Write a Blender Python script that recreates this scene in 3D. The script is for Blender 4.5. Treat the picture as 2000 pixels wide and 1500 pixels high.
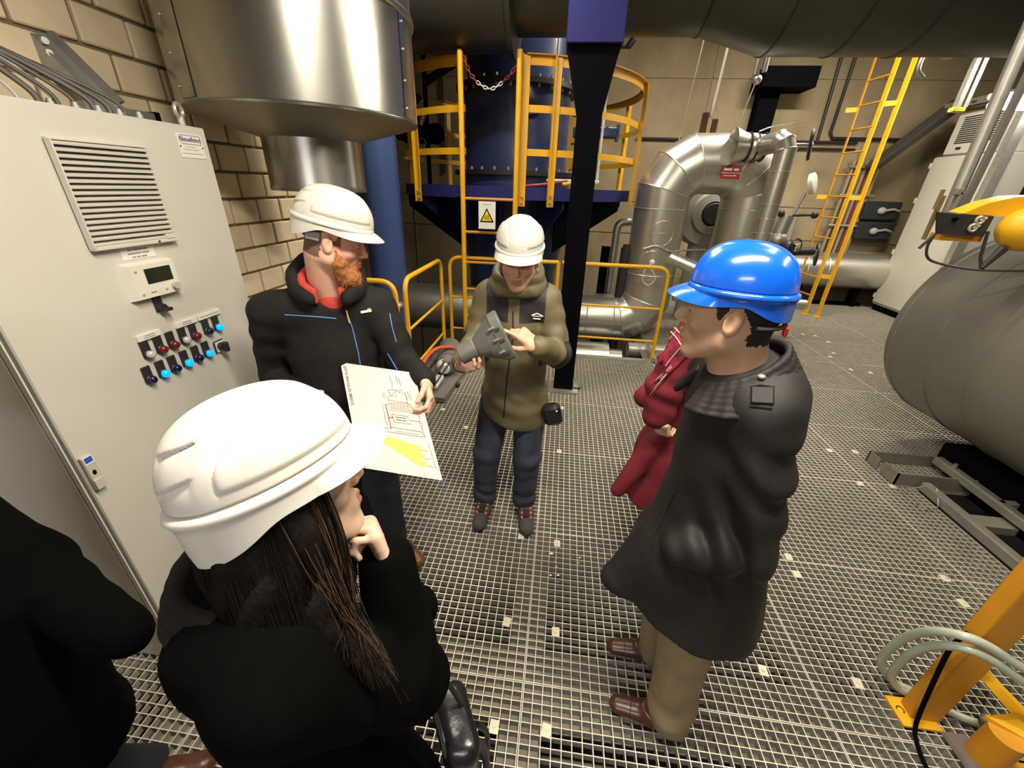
import bpy, bmesh, math, random
import numpy as np
from mathutils import Vector, Matrix
random.seed(7); RNG = np.random.default_rng(7)
S = bpy.context.scene; C = S.collection
for o in list(bpy.data.objects): bpy.data.objects.remove(o)
PI = math.pi
ORD = ['first', 'second', 'third', 'fourth', 'fifth', 'sixth', 'seventh', 'eighth', 'ninth']
# ------------------------------------------------------------------ camera
def cam_axes(p, r, yw):
    cp, sp = math.cos(p), math.sin(p)
    f = np.array([math.sin(yw)*cp, math.cos(yw)*cp, -sp]); rt = np.array([math.cos(yw), -math.sin(yw), 0.0]); up = np.cross(rt, f)
    c, s = math.cos(r), math.sin(r)
    return c*rt+s*up, -s*rt+c*up, f
CR, CU, CF = cam_axes(math.radians(26.308), math.radians(1.9697), math.radians(-6.163))
cd = bpy.data.cameras.new('camera'); cam = bpy.data.objects.new('camera', cd); C.objects.link(cam)
cd.sensor_fit = 'HORIZONTAL'; cd.sensor_width = 36; cd.lens = 778.45*36/2000; cd.clip_start = 0.02
cam.matrix_world = Matrix(((CR[0], CU[0], -CF[0], 0), (CR[1], CU[1], -CF[1], 0), (CR[2], CU[2], -CF[2], 1.8), (0, 0, 0, 1)))
S.camera = cam
# ------------------------------------------------------------------ world, light, exposure
w = bpy.data.worlds.new('hall_ambient'); S.world = w; w.use_nodes = True
w.node_tree.nodes['Background'].inputs[0].default_value = (1.0, 0.92, 0.80, 1)
w.node_tree.nodes['Background'].inputs[1].default_value = 0.085
S.view_settings.view_transform = 'Standard'; S.view_settings.look = 'None'
S.view_settings.gamma = 1.0; S.view_settings.use_curve_mapping = False
S.view_settings.exposure = 0.32
# lamps: (x, y, z, length along x, length along y, watts) ; each gets its fixture further down
LAMPS = [
    (0.20, 0.62, 3.00, 1.3, 0.12, 66),
    (-0.70, -1.70, 2.70, 1.4, 0.12, 46),
    (1.60, 2.30, 3.60, 0.12, 1.3, 42),
    (-0.75, 3.15, 3.60, 0.9, 0.12, 46),
    (3.2, 6.0, 4.4, 1.4, 0.14, 165),
    (0.40, 5.2, 4.9, 0.14, 1.3, 70),
    (3.2, 1.2, 4.0, 0.14, 1.3, 24),
    (5.0, 5.6, 3.4, 0.14, 1.2, 45),
]
WARM = (1.0, 0.92, 0.775); COOL = (0.95, 0.93, 1.0)
for (x, y, z, lx, ly, wt) in LAMPS:
    ld = bpy.data.lights.new('tube_light', 'AREA'); ld.shape = 'RECTANGLE'; ld.size = lx; ld.size_y = ly
    ld.energy = wt; ld.color = COOL if y < -1 else WARM
    lo = bpy.data.objects.new('tube_light', ld); C.objects.link(lo); lo.location = (x, y, z-0.07)

# ------------------------------------------------------------------ materials
MATS = {}
def mat(name, col, rough=0.5, metal=0.0, var=0.0, scale=8.0, bump=0.0, bscale=60.0, col2=None, emit=0.0, spec=0.5, coat=0.0, stretch=None, aniso=0.0, objvar=0.0, trans=0.0):
    if name in MATS: return MATS[name]
    m = bpy.data.materials.new(name); m.use_nodes = True; nt = m.node_tree; N = nt.nodes; L = nt.links
    b = N['Principled BSDF']
    b.inputs['Base Color'].default_value = (*col, 1); b.inputs['Roughness'].default_value = rough; b.inputs['Metallic'].default_value = metal
    b.inputs['Specular IOR Level'].default_value = spec
    if coat: b.inputs['Coat Weight'].default_value = coat; b.inputs['Coat Roughness'].default_value = 0.12
    if emit: b.inputs['Emission Color'].default_value = (*col, 1); b.inputs['Emission Strength'].default_value = emit
    if trans: b.inputs['Transmission Weight'].default_value = trans
    tc = N.new('ShaderNodeTexCoord'); mp = N.new('ShaderNodeMapping'); L.new(tc.outputs['Object'], mp.inputs[0])
    if stretch: mp.inputs['Scale'].default_value = stretch
    src = None
    if var or col2:
        c2 = col2 or tuple(max(0, c*(1-var)) for c in col)
        n = N.new('ShaderNodeTexNoise'); n.inputs['Scale'].default_value = scale; n.inputs['Detail'].default_value = 6; n.inputs['Roughness'].default_value = 0.62
        L.new(mp.outputs[0], n.inputs['Vector'])
        r = N.new('ShaderNodeValToRGB'); r.color_ramp.elements[0].position = 0.32; r.color_ramp.elements[1].position = 0.68
        r.color_ramp.elements[0].color = (*c2, 1); r.color_ramp.elements[1].color = (*col, 1)
        L.new(n.outputs['Fac'], r.inputs[0]); src = r.outputs[0]
    if objvar:
        oi = N.new('ShaderNodeObjectInfo'); mr = N.new('ShaderNodeMapRange')
        mr.inputs[3].default_value = 1-objvar; mr.inputs[4].default_value = 1+objvar*0.4
        L.new(oi.outputs['Random'], mr.inputs[0])
        mx = N.new('ShaderNodeMix'); mx.data_type = 'RGBA'; mx.blend_type = 'MULTIPLY'; mx.inputs[0].default_value = 1
        if src: L.new(src, mx.inputs[6])
        else: mx.inputs[6].default_value = (*col, 1)
        L.new(mr.outputs[0], mx.inputs[7]); src = mx.outputs[2]
    if src: L.new(src, b.inputs['Base Color'])
    if bump:
        n2 = N.new('ShaderNodeTexNoise'); n2.inputs['Scale'].default_value = bscale; n2.inputs['Detail'].default_value = 4
        L.new(mp.outputs[0], n2.inputs['Vector'])
        bp = N.new('ShaderNodeBump'); bp.inputs['Strength'].default_value = bump; bp.inputs['Distance'].default_value = 0.01
        L.new(n2.outputs['Fac'], bp.inputs['Height']); L.new(bp.outputs[0], b.inputs['Normal'])
    MATS[name] = m; return m

# ------------------------------------------------------------------ objects
ORG = {}
def tag(o, label=None, cat=None, group=None, kind=None):
    if label: o['label'] = label
    if cat: o['category'] = cat
    if group: o['group'] = group
    if kind: o['kind'] = kind
    return o
def thing(name, label, cat, base=(0, 0, 0), group=None, kind=None):
    o = bpy.data.objects.new(name, None); C.objects.link(o); o.location = base; o.empty_display_size = 0.1
    ORG[o.name] = np.array(base, float); return tag(o, label, cat, group, kind)
def link_mesh(name, me, parent=None, org=None):
    o = bpy.data.objects.new(name, me); C.objects.link(o)
    if parent is not None:
        o.parent = parent; ORG[o.name] = ORG[parent.name]
    else:
        o.location = org; ORG[o.name] = np.array(org, float)
    return o
def mkmesh(name, V, F, mats, parent=None, smooth=True, sharp=40, fmat=None):
    V = np.asarray(V, float)
    if parent is not None: org = ORG[parent.name]
    else:
        lo, hi = V.min(0), V.max(0); org = np.array([(lo[0]+hi[0])/2, (lo[1]+hi[1])/2, lo[2]])
    me = bpy.data.meshes.new(name); me.from_pydata((V-org).tolist(), [], F if isinstance(F, list) else F.tolist())
    for m in (mats if isinstance(mats, (list, tuple)) else [mats]): me.materials.append(m)
    if fmat is not None: me.polygons.foreach_set('material_index', np.asarray(fmat, np.int32))
    if smooth:
        me.polygons.foreach_set('use_smooth', np.ones(len(me.polygons), bool))
        if sharp: me.set_sharp_from_angle(angle=math.radians(sharp))
    me.update(); me.validate()
    return link_mesh(name, me, parent, org)
def nrm(v):
    v = np.asarray(v, float); n = np.linalg.norm(v); return v/n if n > 0 else v
def perp(d):
    d = nrm(d); a = np.array([0, 0, 1.0]) if abs(d[2]) < 0.9 else np.array([1.0, 0, 0])
    u = nrm(np.cross(a, d)); return u, np.cross(d, u)
class MB:
    def __init__(s): s.v = []; s.f = []
    def add(s, V, F):
        b = len(s.v); s.v += [tuple(map(float, q)) for q in V]; s.f += [tuple(i+b for i in q) for q in F]; return s
    def box(s, lo, hi, bev=0.0):
        lo = np.array(lo, float); hi = np.array(hi, float)
        return s.obox((lo+hi)/2, (hi-lo)/2, np.eye(3), bev)
    def obox(s, c, h, R=None, bev=0.0):
        """oriented box: centre, half sizes, columns = axes; optional chamfer"""
        R = np.eye(3) if R is None else np.asarray(R, float); c = np.asarray(c, float); h = np.asarray(h, float)
        if bev <= 0:
            V = [c+R@(h*np.array(q)) for q in ((-1,-1,-1),(1,-1,-1),(1,1,-1),(-1,1,-1),(-1,-1,1),(1,-1,1),(1,1,1),(-1,1,1))]
            return s.add(V, [(3,2,1,0),(4,5,6,7),(0,1,5,4),(1,2,6,5),(2,3,7,6),(3,0,4,7)])
        b = min(bev, h.min()*0.9); V = []; idx = {}
        for ax in range(3):
            for sx in (-1, 1):
                for sy in (-1, 1):
                    for sz in (-1, 1):
                        sg = np.array((sx, sy, sz)); q = sg*(h-b); q[ax] = sg[ax]*h[ax]
                        idx[(ax, sx, sy, sz)] = len(V); V.append(c+R@q)
        F = []
        for ax in range(3):
            o1, o2 = [a for a in range(3) if a != ax]
            for sg in (-1, 1):
                ring = []
                for (a, bb) in ((-1,-1),(1,-1),(1,1),(-1,1)):
                    k = [0,0,0]; k[ax] = sg; k[o1] = a; k[o2] = bb; ring.append(idx[(ax, *k)])
                fl = (sg > 0) == (ax != 1); F.append(tuple(ring if fl else ring[::-1]))
        for ax in range(3):
            o1, o2 = [a for a in range(3) if a != ax]
            for a in (-1, 1):
                for bb in (-1, 1):
                    k1 = [0,0,0]; k1[ax] = -1; k1[o1] = a; k1[o2] = bb; k2 = list(k1); k2[ax] = 1
                    F.append((idx[(o1, *k1)], idx[(o1, *k2)], idx[(o2, *k2)], idx[(o2, *k1)]))
        for sx in (-1, 1):
            for sy in (-1, 1):
                for sz in (-1, 1): F.append((idx[(0, sx, sy, sz)], idx[(1, sx, sy, sz)], idx[(2, sx, sy, sz)]))
        return s.add(V, F)
    def cyl(s, a, b, r, r2=None, n=16, caps=True):
        a = np.asarray(a, float); b = np.asarray(b, float); r2 = r if r2 is None else r2; u, v = perp(b-a); V = []; F = []
        for k in range(n):
            t = 2*PI*k/n; V.append(a+r*(math.cos(t)*u+math.sin(t)*v))
        for k in range(n):
            t = 2*PI*k/n; V.append(b+r2*(math.cos(t)*u+math.sin(t)*v))
        for k in range(n): j = (k+1) % n; F.append((k, j, n+j, n+k))
        if caps: F += [tuple(range(n-1, -1, -1)), tuple(range(n, 2*n))]
        return s.add(V, F)
    def tube(s, P, r, n=8, closed=False, caps=True):
        P = np.asarray(P, float); m = len(P); rr = np.broadcast_to(np.asarray(r, float), (m,))
        T = np.zeros_like(P)
        for i in range(m):
            a = P[(i-1) % m] if (closed or i > 0) else P[i]; b = P[(i+1) % m] if (closed or i < m-1) else P[i]
            T[i] = nrm(b-a)
        u, v = perp(T[0]); V = []; F = []
        for i in range(m):
            u = nrm(u-T[i]*np.dot(u, T[i])); v = np.cross(T[i], u)
            for k in range(n):
                t = 2*PI*k/n; V.append(P[i]+rr[i]*(math.cos(t)*u+math.sin(t)*v))
        for i in range(m if closed else m-1):
            for k in range(n):
                j = (k+1) % n; i2 = (i+1) % m
                F.append((i*n+k, i*n+j, i2*n+j, i2*n+k))
        if caps and not closed: F += [tuple(range(n-1, -1, -1)), tuple((m-1)*n+k for k in range(n))]
        return s.add(V, F)
    def lathe(s, a, d, prof, n=32, caps=False):
        """profile: (distance along axis d from a, radius)"""
        a = np.asarray(a, float); d = nrm(d); u, v = perp(d); V = []; F = []
        for (h, r) in prof:
            for k in range(n):
                t = 2*PI*k/n; V.append(a+d*h+r*(math.cos(t)*u+math.sin(t)*v))
        for i in range(len(prof)-1):
            for k in range(n):
                j = (k+1) % n; F.append((i*n+k, i*n+j, (i+1)*n+j, (i+1)*n+k))
        if caps: F += [tuple(range(n-1, -1, -1)), tuple((len(prof)-1)*n+k for k in range(n))]
        return s.add(V, F)
    def sphere(s, c, r, n=12, m=8, R=None):
        R = np.eye(3) if R is None else np.asarray(R); c = np.asarray(c, float); r = np.broadcast_to(np.asarray(r, float), (3,)); V = []; F = []
        for i in range(m+1):
            p = PI*i/m
            for k in range(n):
                t = 2*PI*k/n; V.append(c+R@(r*np.array((math.sin(p)*math.cos(t), math.sin(p)*math.sin(t), math.cos(p)))))
        for i in range(m):
            for k in range(n): j = (k+1) % n; F.append((i*n+k, (i+1)*n+k, (i+1)*n+j, i*n+j))
        return s.add(V, F)
    def prism(s, poly, d):
        """extrude a planar polygon (list of 3D points) by vector d"""
        P = [np.asarray(q, float) for q in poly]; n = len(P); d = np.asarray(d, float)
        V = P+[q+d for q in P]; F = [tuple(range(n-1, -1, -1)), tuple(range(n, 2*n))]
        for k in range(n): j = (k+1) % n; F.append((k, j, n+j, n+k))
        return s.add(V, F)
    def torus(s, c, d, R, r, n=32, m=8, a0=0, a1=2*PI):
        u, v = perp(d); full = abs(a1-a0) > 2*PI-1e-6; k = n if full else n+1
        P = [np.asarray(c)+R*(math.cos(a0+(a1-a0)*i/n)*u+math.sin(a0+(a1-a0)*i/n)*v) for i in range(k)]
        return s.tube(P, r, m, closed=full)
    def build(s, name, m, parent=None, smooth=True, sharp=40):
        return mkmesh(name, s.v, s.f, m, parent, smooth, sharp)
def bend(P, rad, n=6):
    """round the corners of a polyline"""
    P = [np.asarray(q, float) for q in P]; out = [P[0]]
    for i in range(1, len(P)-1):
        a, b, c = P[i-1], P[i], P[i+1]; r = min(rad, np.linalg.norm(a-b)*0.49, np.linalg.norm(c-b)*0.49)
        p0 = b+nrm(a-b)*r; p1 = b+nrm(c-b)*r
        for k in range(n+1):
            t = k/n; out.append((1-t)**2*p0+2*t*(1-t)*b+t*t*p1)
    out.append(P[-1]); return np.array(out)
def catmull(P, n=8):
    P = [np.asarray(q, float) for q in P]; Q = [2*P[0]-P[1]]+P+[2*P[-1]-P[-2]]; out = []
    for i in range(1, len(Q)-2):
        for k in range(n):
            t = k/n; a, b, c, d = Q[i-1:i+3]
            out.append(0.5*((2*b)+(c-a)*t+(2*a-5*b+4*c-d)*t*t+(3*b-a-3*c+d)*t**3))
    out.append(P[-1]); return np.array(out)
def text_mesh(name, txt, m, c, xdir, ydir, size, parent, depth=0.0008, bold=False, sx=1.0):
    """flat lettering: text centred at c, xdir = reading direction, ydir = up"""
    cu = bpy.data.curves.new(name, 'FONT'); cu.body = txt; cu.size = size; cu.align_x = 'CENTER'; cu.align_y = 'CENTER'; cu.extrude = depth
    cu.resolution_u = 2
    if bold: cu.offset = size*0.02
    to = bpy.data.objects.new(name, cu); C.objects.link(to)
    dg = bpy.context.evaluated_depsgraph_get(); me = bpy.data.meshes.new_from_object(to.evaluated_get(dg))
    bpy.data.objects.remove(to); bpy.data.curves.remove(cu)
    X = nrm(xdir); Yv = nrm(np.asarray(ydir)-X*np.dot(X, ydir)); Zv = np.cross(X, Yv)
    org = ORG[parent.name]; A = np.empty(len(me.vertices)*3); me.vertices.foreach_get('co', A); A = A.reshape(-1, 3)
    W = np.asarray(c)-org+A[:, :1]*sx*X+A[:, 1:2]*Yv+A[:, 2:3]*Zv
    me.vertices.foreach_set('co', W.ravel()); me.update(); me.name = name; me.materials.clear(); me.materials.append(m)
    return link_mesh(name, me, parent)

def dash(m_, c, xdir, ydir, words, h, parent, name='print_line'):
    """a line of print too small to read: one thin bar per word (word widths in metres)"""
    X = nrm(xdir); Yv = nrm(np.asarray(ydir)-X*np.dot(X, ydir)); R_ = np.stack([X, Yv, np.cross(X, Yv)], 1); gap = h*0.9; tot = sum(words)+gap*(len(words)-1); p = -tot/2
    for wd in words:
        MB().obox(np.asarray(c, float)+X*(p+wd/2), (wd/2, h/2, 0.0003), R_).build(name, m_, parent, False); p += wd+gap
# ------------------------------------------------------------------ sculpting: smooth distance fields -> continuous meshes
class Field:
    def __init__(s, lo, hi, h):
        s.lo = np.array(lo, float); s.h = h; s.n = np.ceil((np.array(hi)-s.lo)/h).astype(int)+1
        s.v = np.full(s.n, 1.0, np.float32)
    def _sl(s, lo, hi):
        a = np.clip(np.floor((np.asarray(lo)-s.lo)/s.h).astype(int), 0, s.n); b = np.clip(np.ceil((np.asarray(hi)-s.lo)/s.h).astype(int)+1, 0, s.n)
        if np.any(b <= a): return None
        sl = tuple(slice(a[i], b[i]) for i in range(3))
        g = [(s.lo[i]+s.h*np.arange(a[i], b[i])).astype(np.float32) for i in range(3)]
        return sl, g[0][:, None, None], g[1][None, :, None], g[2][None, None, :]
    def _op(s, sl, d, k, op):
        o = s.v[sl]
        if op == 'sub':
            d = -d
            if k > 0: hh = np.clip(0.5-0.5*(o-d)/k, 0, 1); r = o+(d-o)*hh+k*hh*(1-hh)
            else: r = np.maximum(o, d)
        elif op == 'int': r = np.maximum(o, d)
        else:
            if k > 0: hh = np.clip(0.5+0.5*(o-d)/k, 0, 1); r = o+(d-o)*hh-k*hh*(1-hh)
            else: r = np.minimum(o, d)
        s.v[sl] = r
    def cone(s, a, b, ra, rb=None, k=0.02, op='add', flat=None):
        """tapered capsule; flat=(direction, factor) squashes it along a direction"""
        rb = ra if rb is None else rb; a = np.asarray(a, float); b = np.asarray(b, float); m = max(ra, rb)*1.25+k+4*s.h
        q = s._sl(np.minimum(a, b)-m, np.maximum(a, b)+m)
        if q is None: return s
        sl, X, Y, Z = q; ba = b-a; L = float(ba@ba)+1e-12
        px, py, pz = X-a[0], Y-a[1], Z-a[2]
        t = np.clip((px*ba[0]+py*ba[1]+pz*ba[2])/L, 0, 1)
        dx, dy, dz = px-ba[0]*t, py-ba[1]*t, pz-ba[2]*t
        if flat is not None:
            f = nrm(flat[0]); e = dx*f[0]+dy*f[1]+dz*f[2]; g = (1/flat[1]-1)*e
            dx = dx+f[0]*g; dy = dy+f[1]*g; dz = dz+f[2]*g
        d = np.sqrt(dx*dx+dy*dy+dz*dz)-(ra+(rb-ra)*t)
        s._op(sl, d, k, op); return s
    def chain(s, P, R, k=0.02, op='add', flat=None):
        for i in range(len(P)-1): s.cone(P[i], P[i+1], R[i], R[i+1], k, op, flat)
        return s
    def ell(s, c, r, M=None, k=0.02, op='add'):
        c = np.asarray(c, float); r = np.broadcast_to(np.asarray(r, float), (3,)); M = np.eye(3) if M is None else np.asarray(M)
        m = np.sqrt(((M*r)**2).sum(1))+k+4*s.h; q = s._sl(c-m, c+m)
        if q is None: return s
        sl, X, Y, Z = q; px, py, pz = X-c[0], Y-c[1], Z-c[2]
        u = [px*M[0, i]+py*M[1, i]+pz*M[2, i] for i in range(3)]
        k0 = np.sqrt(sum((u[i]/r[i])**2 for i in range(3))); k1 = np.sqrt(sum((u[i]/r[i]**2)**2 for i in range(3)))+1e-9
        s._op(sl, k0*(k0-1)/k1, k, op); return s
    def box(s, c, hx, M=None, rad=0.01, k=0.02, op='add'):
        c = np.asarray(c, float); hx = np.asarray(hx, float); M = np.eye(3) if M is None else np.asarray(M)
        m = (np.abs(M)*hx).sum(1)+k+4*s.h; q = s._sl(c-m, c+m)
        if q is None: return s
        sl, X, Y, Z = q; px, py, pz = X-c[0], Y-c[1], Z-c[2]
        u = [np.abs(px*M[0, i]+py*M[1, i]+pz*M[2, i])-(hx[i]-rad) for i in range(3)]
        d = np.sqrt(sum(np.maximum(e, 0)**2 for e in u))+np.minimum(np.maximum(np.maximum(u[0], u[1]), u[2]), 0)-rad
        s._op(sl, d, k, op); return s
    def half(s, c, n):
        """keep only the side of the plane that n points away from"""
        n = nrm(n); sl, X, Y, Z = s._sl(s.lo, s.lo+s.h*s.n)
        s.v = np.maximum(s.v, ((X-c[0])*n[0]+(Y-c[1])*n[1]+(Z-c[2])*n[2]).astype(np.float32)); return s
    def warp(s, fn, band=0.03):
        i = np.nonzero(np.abs(s.v) < band)
        P = s.lo+s.h*np.stack(i, 1); s.v[i] += fn(P).astype(np.float32); return s
    def copy(s):
        o = Field.__new__(Field); o.lo = s.lo; o.h = s.h; o.n = s.n; o.v = s.v.copy(); return o
    def mesh(s):
        v = s.v; ins = v < 0; n = s.n
        cs = np.zeros(n-1, np.int8)
        for dx in (0, 1):
            for dy in (0, 1):
                for dz in (0, 1): cs += ins[dx:n[0]-1+dx, dy:n[1]-1+dy, dz:n[2]-1+dz]
        act = (cs > 0) & (cs < 8); idx = np.nonzero(act); m = len(idx[0])
        num = np.full(n-1, -1, np.int64); num[idx] = np.arange(m)
        I = np.stack(idx, 1); acc = np.zeros((m, 3)); cnt = np.zeros(m)
        cor = [(a, b, c) for a in (0, 1) for b in (0, 1) for c in (0, 1)]
        val = {q: v[idx[0]+q[0], idx[1]+q[1], idx[2]+q[2]] for q in cor}
        for p in cor:
            for ax in range(3):
                if p[ax]: continue
                q = list(p); q[ax] = 1; q = tuple(q); a, b = val[p], val[q]; cr = (a < 0) != (b < 0)
                t = np.where(cr, a/np.where(np.abs(a-b) < 1e-9, 1, a-b), 0)
                e = np.array(p, float)[None]+np.zeros((m, 3)); e[:, ax] += t
                acc += e*cr[:, None]; cnt += cr
        V = s.lo+s.h*(I+acc/cnt[:, None]); F = []
        for ax in range(3):
            o1, o2 = [(1, 2), (2, 0), (0, 1)][ax]
            a = [slice(None)]*3; b = [slice(None)]*3; a[ax] = slice(0, -1); b[ax] = slice(1, None)
            A = ins[tuple(a)]; B = ins[tuple(b)]; e = np.stack(np.nonzero(A != B), 1)
            ok = (e[:, o1] > 0) & (e[:, o2] > 0) & (e[:, o1] < n[o1]-1) & (e[:, o2] < n[o2]-1); e = e[ok]
            if not len(e): continue
            fl = A[e[:, 0], e[:, 1], e[:, 2]]
            def cell(d1, d2):
                q = e.copy(); q[:, o1] -= d1; q[:, o2] -= d2; return num[q[:, 0], q[:, 1], q[:, 2]]
            Q = np.stack([cell(1, 1), cell(0, 1), cell(0, 0), cell(1, 0)], 1)
            Q[~fl] = Q[~fl][:, ::-1]; F.append(Q)
        F = np.concatenate(F); F = F[(F >= 0).all(1)]
        return V, F
def relax(V, F, it=2, lam=0.5):
    n = len(V); a = np.concatenate([F[:, 0], F[:, 1], F[:, 2], F[:, 3]]); b = np.concatenate([F[:, 1], F[:, 2], F[:, 3], F[:, 0]])
    ii = np.concatenate([a, b]); jj = np.concatenate([b, a]); c = np.bincount(ii, minlength=n)[:, None]
    for _ in range(it):
        A = np.stack([np.bincount(ii, V[jj, k], n) for k in range(3)], 1)/np.maximum(c, 1); V = V+(A-V)*lam
    return V
def sculpt(name, F, mats, parent, it=2, fmat=None):
    """field -> mesh object; fmat(centroids) gives the material slot of each face"""
    V, Q = F.mesh(); V = relax(V, Q, it)
    fm = fmat(V[Q].mean(1)) if fmat else None
    return mkmesh(name, V, Q, mats, parent, True, 0, fm)
def join_sculpt(name, parts, mats, parent, it=2, fmat=None):
    Vs, Fs, b = [], [], 0
    for F in parts:
        V, Q = F.mesh(); V = relax(V, Q, it); Vs.append(V); Fs.append(Q+b); b += len(V)
    V = np.concatenate(Vs); Q = np.concatenate(Fs); fm = fmat(V[Q].mean(1)) if fmat else None
    return mkmesh(name, V, Q, mats, parent, True, 0, fm)
def wob(P, f, seed):
    """cheap smooth noise in [-1,1]"""
    r = np.random.default_rng(seed); o = 0
    for i in range(5):
        d = r.normal(size=3); d /= np.linalg.norm(d); ff = f*(0.7+0.25*i)
        o = o+np.sin(P@d*ff+r.uniform(0, 6.28)+1.3*np.sin(P@r.normal(size=3)*ff*0.4))
    return o/3.2
def folds(P, c, axis, n, amp, wid, seed=0):
    """ring folds across a limb around c along axis"""
    t = (P-np.asarray(c))@nrm(axis); g = np.exp(-(np.linalg.norm(P-np.asarray(c), axis=1)/wid)**2)
    return amp*g*np.sin(t*n+2.2*wob(P, 9, seed))
def frame(fwd, up=(0, 0, 1)):
    """columns: right-hand x, forward y, up z"""
    y = nrm(fwd); x = nrm(np.cross(y, up)); z = np.cross(x, y); return np.stack([x, y, z], 1)
CLIPS = [(0.118, 3.211), (0.106, 2.531), (-0.096, 1.666), (-0.111, 1.156), (0.114, 1.141), (-0.104, 0.755), (0.089, 0.77), (0.11, 1.645), (1.393, 1.746), (1.383, 1.632), (0.989, 1.102), (1.363, 1.105), (2.168, 1.723), (2.138, 1.577), (-0.935, 2.995), (3.596, 6.028), (3.745, 5.991), (3.788, 5.74), (3.596, 5.275), (3.471, 5.127), (3.483, 4.73), (3.661, 4.676), (2.241, 2.901), (2.437, 2.913), (2.222, 2.497), (2.436, 2.504), (2.455, 3.668), (-0.668, 2.741)]
# ------------------------------------------------------------------ palette
GALV = mat('galvanised_sheet', (0.42, 0.41, 0.37), 0.27, 0.92, var=0.14, scale=3.0, bump=0.02, bscale=14)
GALV2 = mat('insulation_jacket', (0.66, 0.64, 0.57), 0.33, 0.85, var=0.10, scale=4.0, bump=0.02, bscale=10)
SEAM = mat('sheet_seam', (0.72, 0.70, 0.62), 0.35, 0.85)
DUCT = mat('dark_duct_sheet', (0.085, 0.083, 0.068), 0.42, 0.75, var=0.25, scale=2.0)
STEEL = mat('zinc_steel', (0.58, 0.57, 0.52), 0.42, 0.8, var=0.2, scale=20)
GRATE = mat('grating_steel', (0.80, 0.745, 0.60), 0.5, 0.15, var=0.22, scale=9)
GRATEF = mat('grating_shaded', (0.36, 0.33, 0.27), 0.7, 0.1, var=0.3, scale=12)  # darker copy of the grating steel, shade put into the bar sides
BEAM = mat('dusty_beam', (0.30, 0.265, 0.20), 0.8, 0.0, var=0.35, scale=7)
BLUE = mat('blue_paint', (0.022, 0.040, 0.125), 0.38, 0.0, var=0.25, scale=3, coat=0.3)
BLUE2 = mat('blue_paint_light', (0.035, 0.065, 0.19), 0.42, 0.0, var=0.15, scale=3)
INDIGO = mat('indigo_paint', (0.020, 0.022, 0.125), 0.6, 0.0, var=0.12, scale=6, spec=0.2)
BLACK = mat('black_paint', (0.003, 0.003, 0.005), 0.7, spec=0.03)
DARK = mat('dark_iron', (0.025, 0.023, 0.021), 0.5, 0.2)
YEL = mat('yellow_paint', (0.80, 0.42, 0.012), 0.38, 0.0, var=0.12, scale=9, bump=0.02, bscale=40)
YEL2 = mat('yellow_paint_worn', (0.62, 0.27, 0.012), 0.45, 0.0, var=0.15, scale=9)
RED = mat('red_plastic', (0.55, 0.03, 0.02), 0.4)
WHITE = mat('white_plastic', (0.80, 0.78, 0.72), 0.35)
CONC = mat('raw_concrete', (0.38, 0.30, 0.18), 0.9, 0, col2=(0.21, 0.165, 0.095), scale=1.1, bump=0.25, bscale=25, stretch=(1, 1, 0.6))
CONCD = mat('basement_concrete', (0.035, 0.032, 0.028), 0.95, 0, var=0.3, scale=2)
MORTAR = mat('mortar', (0.21, 0.165, 0.10), 0.95, 0, var=0.2, scale=20, bump=0.3, bscale=80)
BRICK = mat('sand_lime_brick', (0.80, 0.655, 0.445), 0.85, 0, var=0.09, scale=9, bump=0.12, bscale=90, objvar=0.12)
LAMPM = mat('lamp_tube', (1.0, 0.9, 0.72), 0.4, emit=9.0)
def struct(o): o['kind'] = 'structure'; return o
# ------------------------------------------------------------------ floor: gratings on beams
floor = thing('floor', None, None, (0, 0, 0), kind='structure')
GM = {}
def panel_mesh(wx, wy):
    key = (round(wx, 3), round(wy, 3))
    if key in GM: return GM[key]
    m = MB(); t = 0.0016; d = 0.032; nx = max(1, round(wx/0.0379)); ny = max(1, round(wy/0.0333)); fm = []
    for j in range(ny+1):
        y = 0.003+(wy-0.006)*j/ny; m.box((0.001, y-t, -d), (wx-0.001, y+t, 0))
    for i in range(nx+1):
        x = 0.003+(wx-0.006)*i/nx; m.box((x-t, 0.001, -d), (x+t, wy-0.001, -0.0005 if 0 < i < nx else 0.0003))
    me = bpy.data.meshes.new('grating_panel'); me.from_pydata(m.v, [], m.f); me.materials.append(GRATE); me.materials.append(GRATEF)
    # bar tops coloured bright as if lit, bar sides dark as if shaded
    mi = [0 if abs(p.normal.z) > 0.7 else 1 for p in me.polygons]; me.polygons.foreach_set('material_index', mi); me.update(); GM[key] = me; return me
def panel(x0, x1, y0, y1):
    me = panel_mesh(x1-x0, y1-y0); o = bpy.data.objects.new('grating_panel', me); C.objects.link(o); o.parent = floor; o.location = (x0, y0, 0); ORG[o.name] = np.array([x0, y0, 0.0]); return o
XS = [-2.37, -1.19, -0.01, 1.17, 2.28]; YS = [-0.68, 0.12, 0.92, 1.72, 2.52, 3.32, 4.12]
PAN = []
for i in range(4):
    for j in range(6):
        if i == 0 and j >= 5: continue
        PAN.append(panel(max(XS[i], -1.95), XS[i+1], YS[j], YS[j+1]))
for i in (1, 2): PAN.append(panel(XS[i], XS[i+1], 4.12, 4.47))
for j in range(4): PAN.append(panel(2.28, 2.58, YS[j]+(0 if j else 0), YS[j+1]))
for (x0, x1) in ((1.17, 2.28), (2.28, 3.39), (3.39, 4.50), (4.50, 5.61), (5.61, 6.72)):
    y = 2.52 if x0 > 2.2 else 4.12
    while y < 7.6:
        PAN.append(panel(x0, x1, y, y+0.8)); y += 0.8
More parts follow.
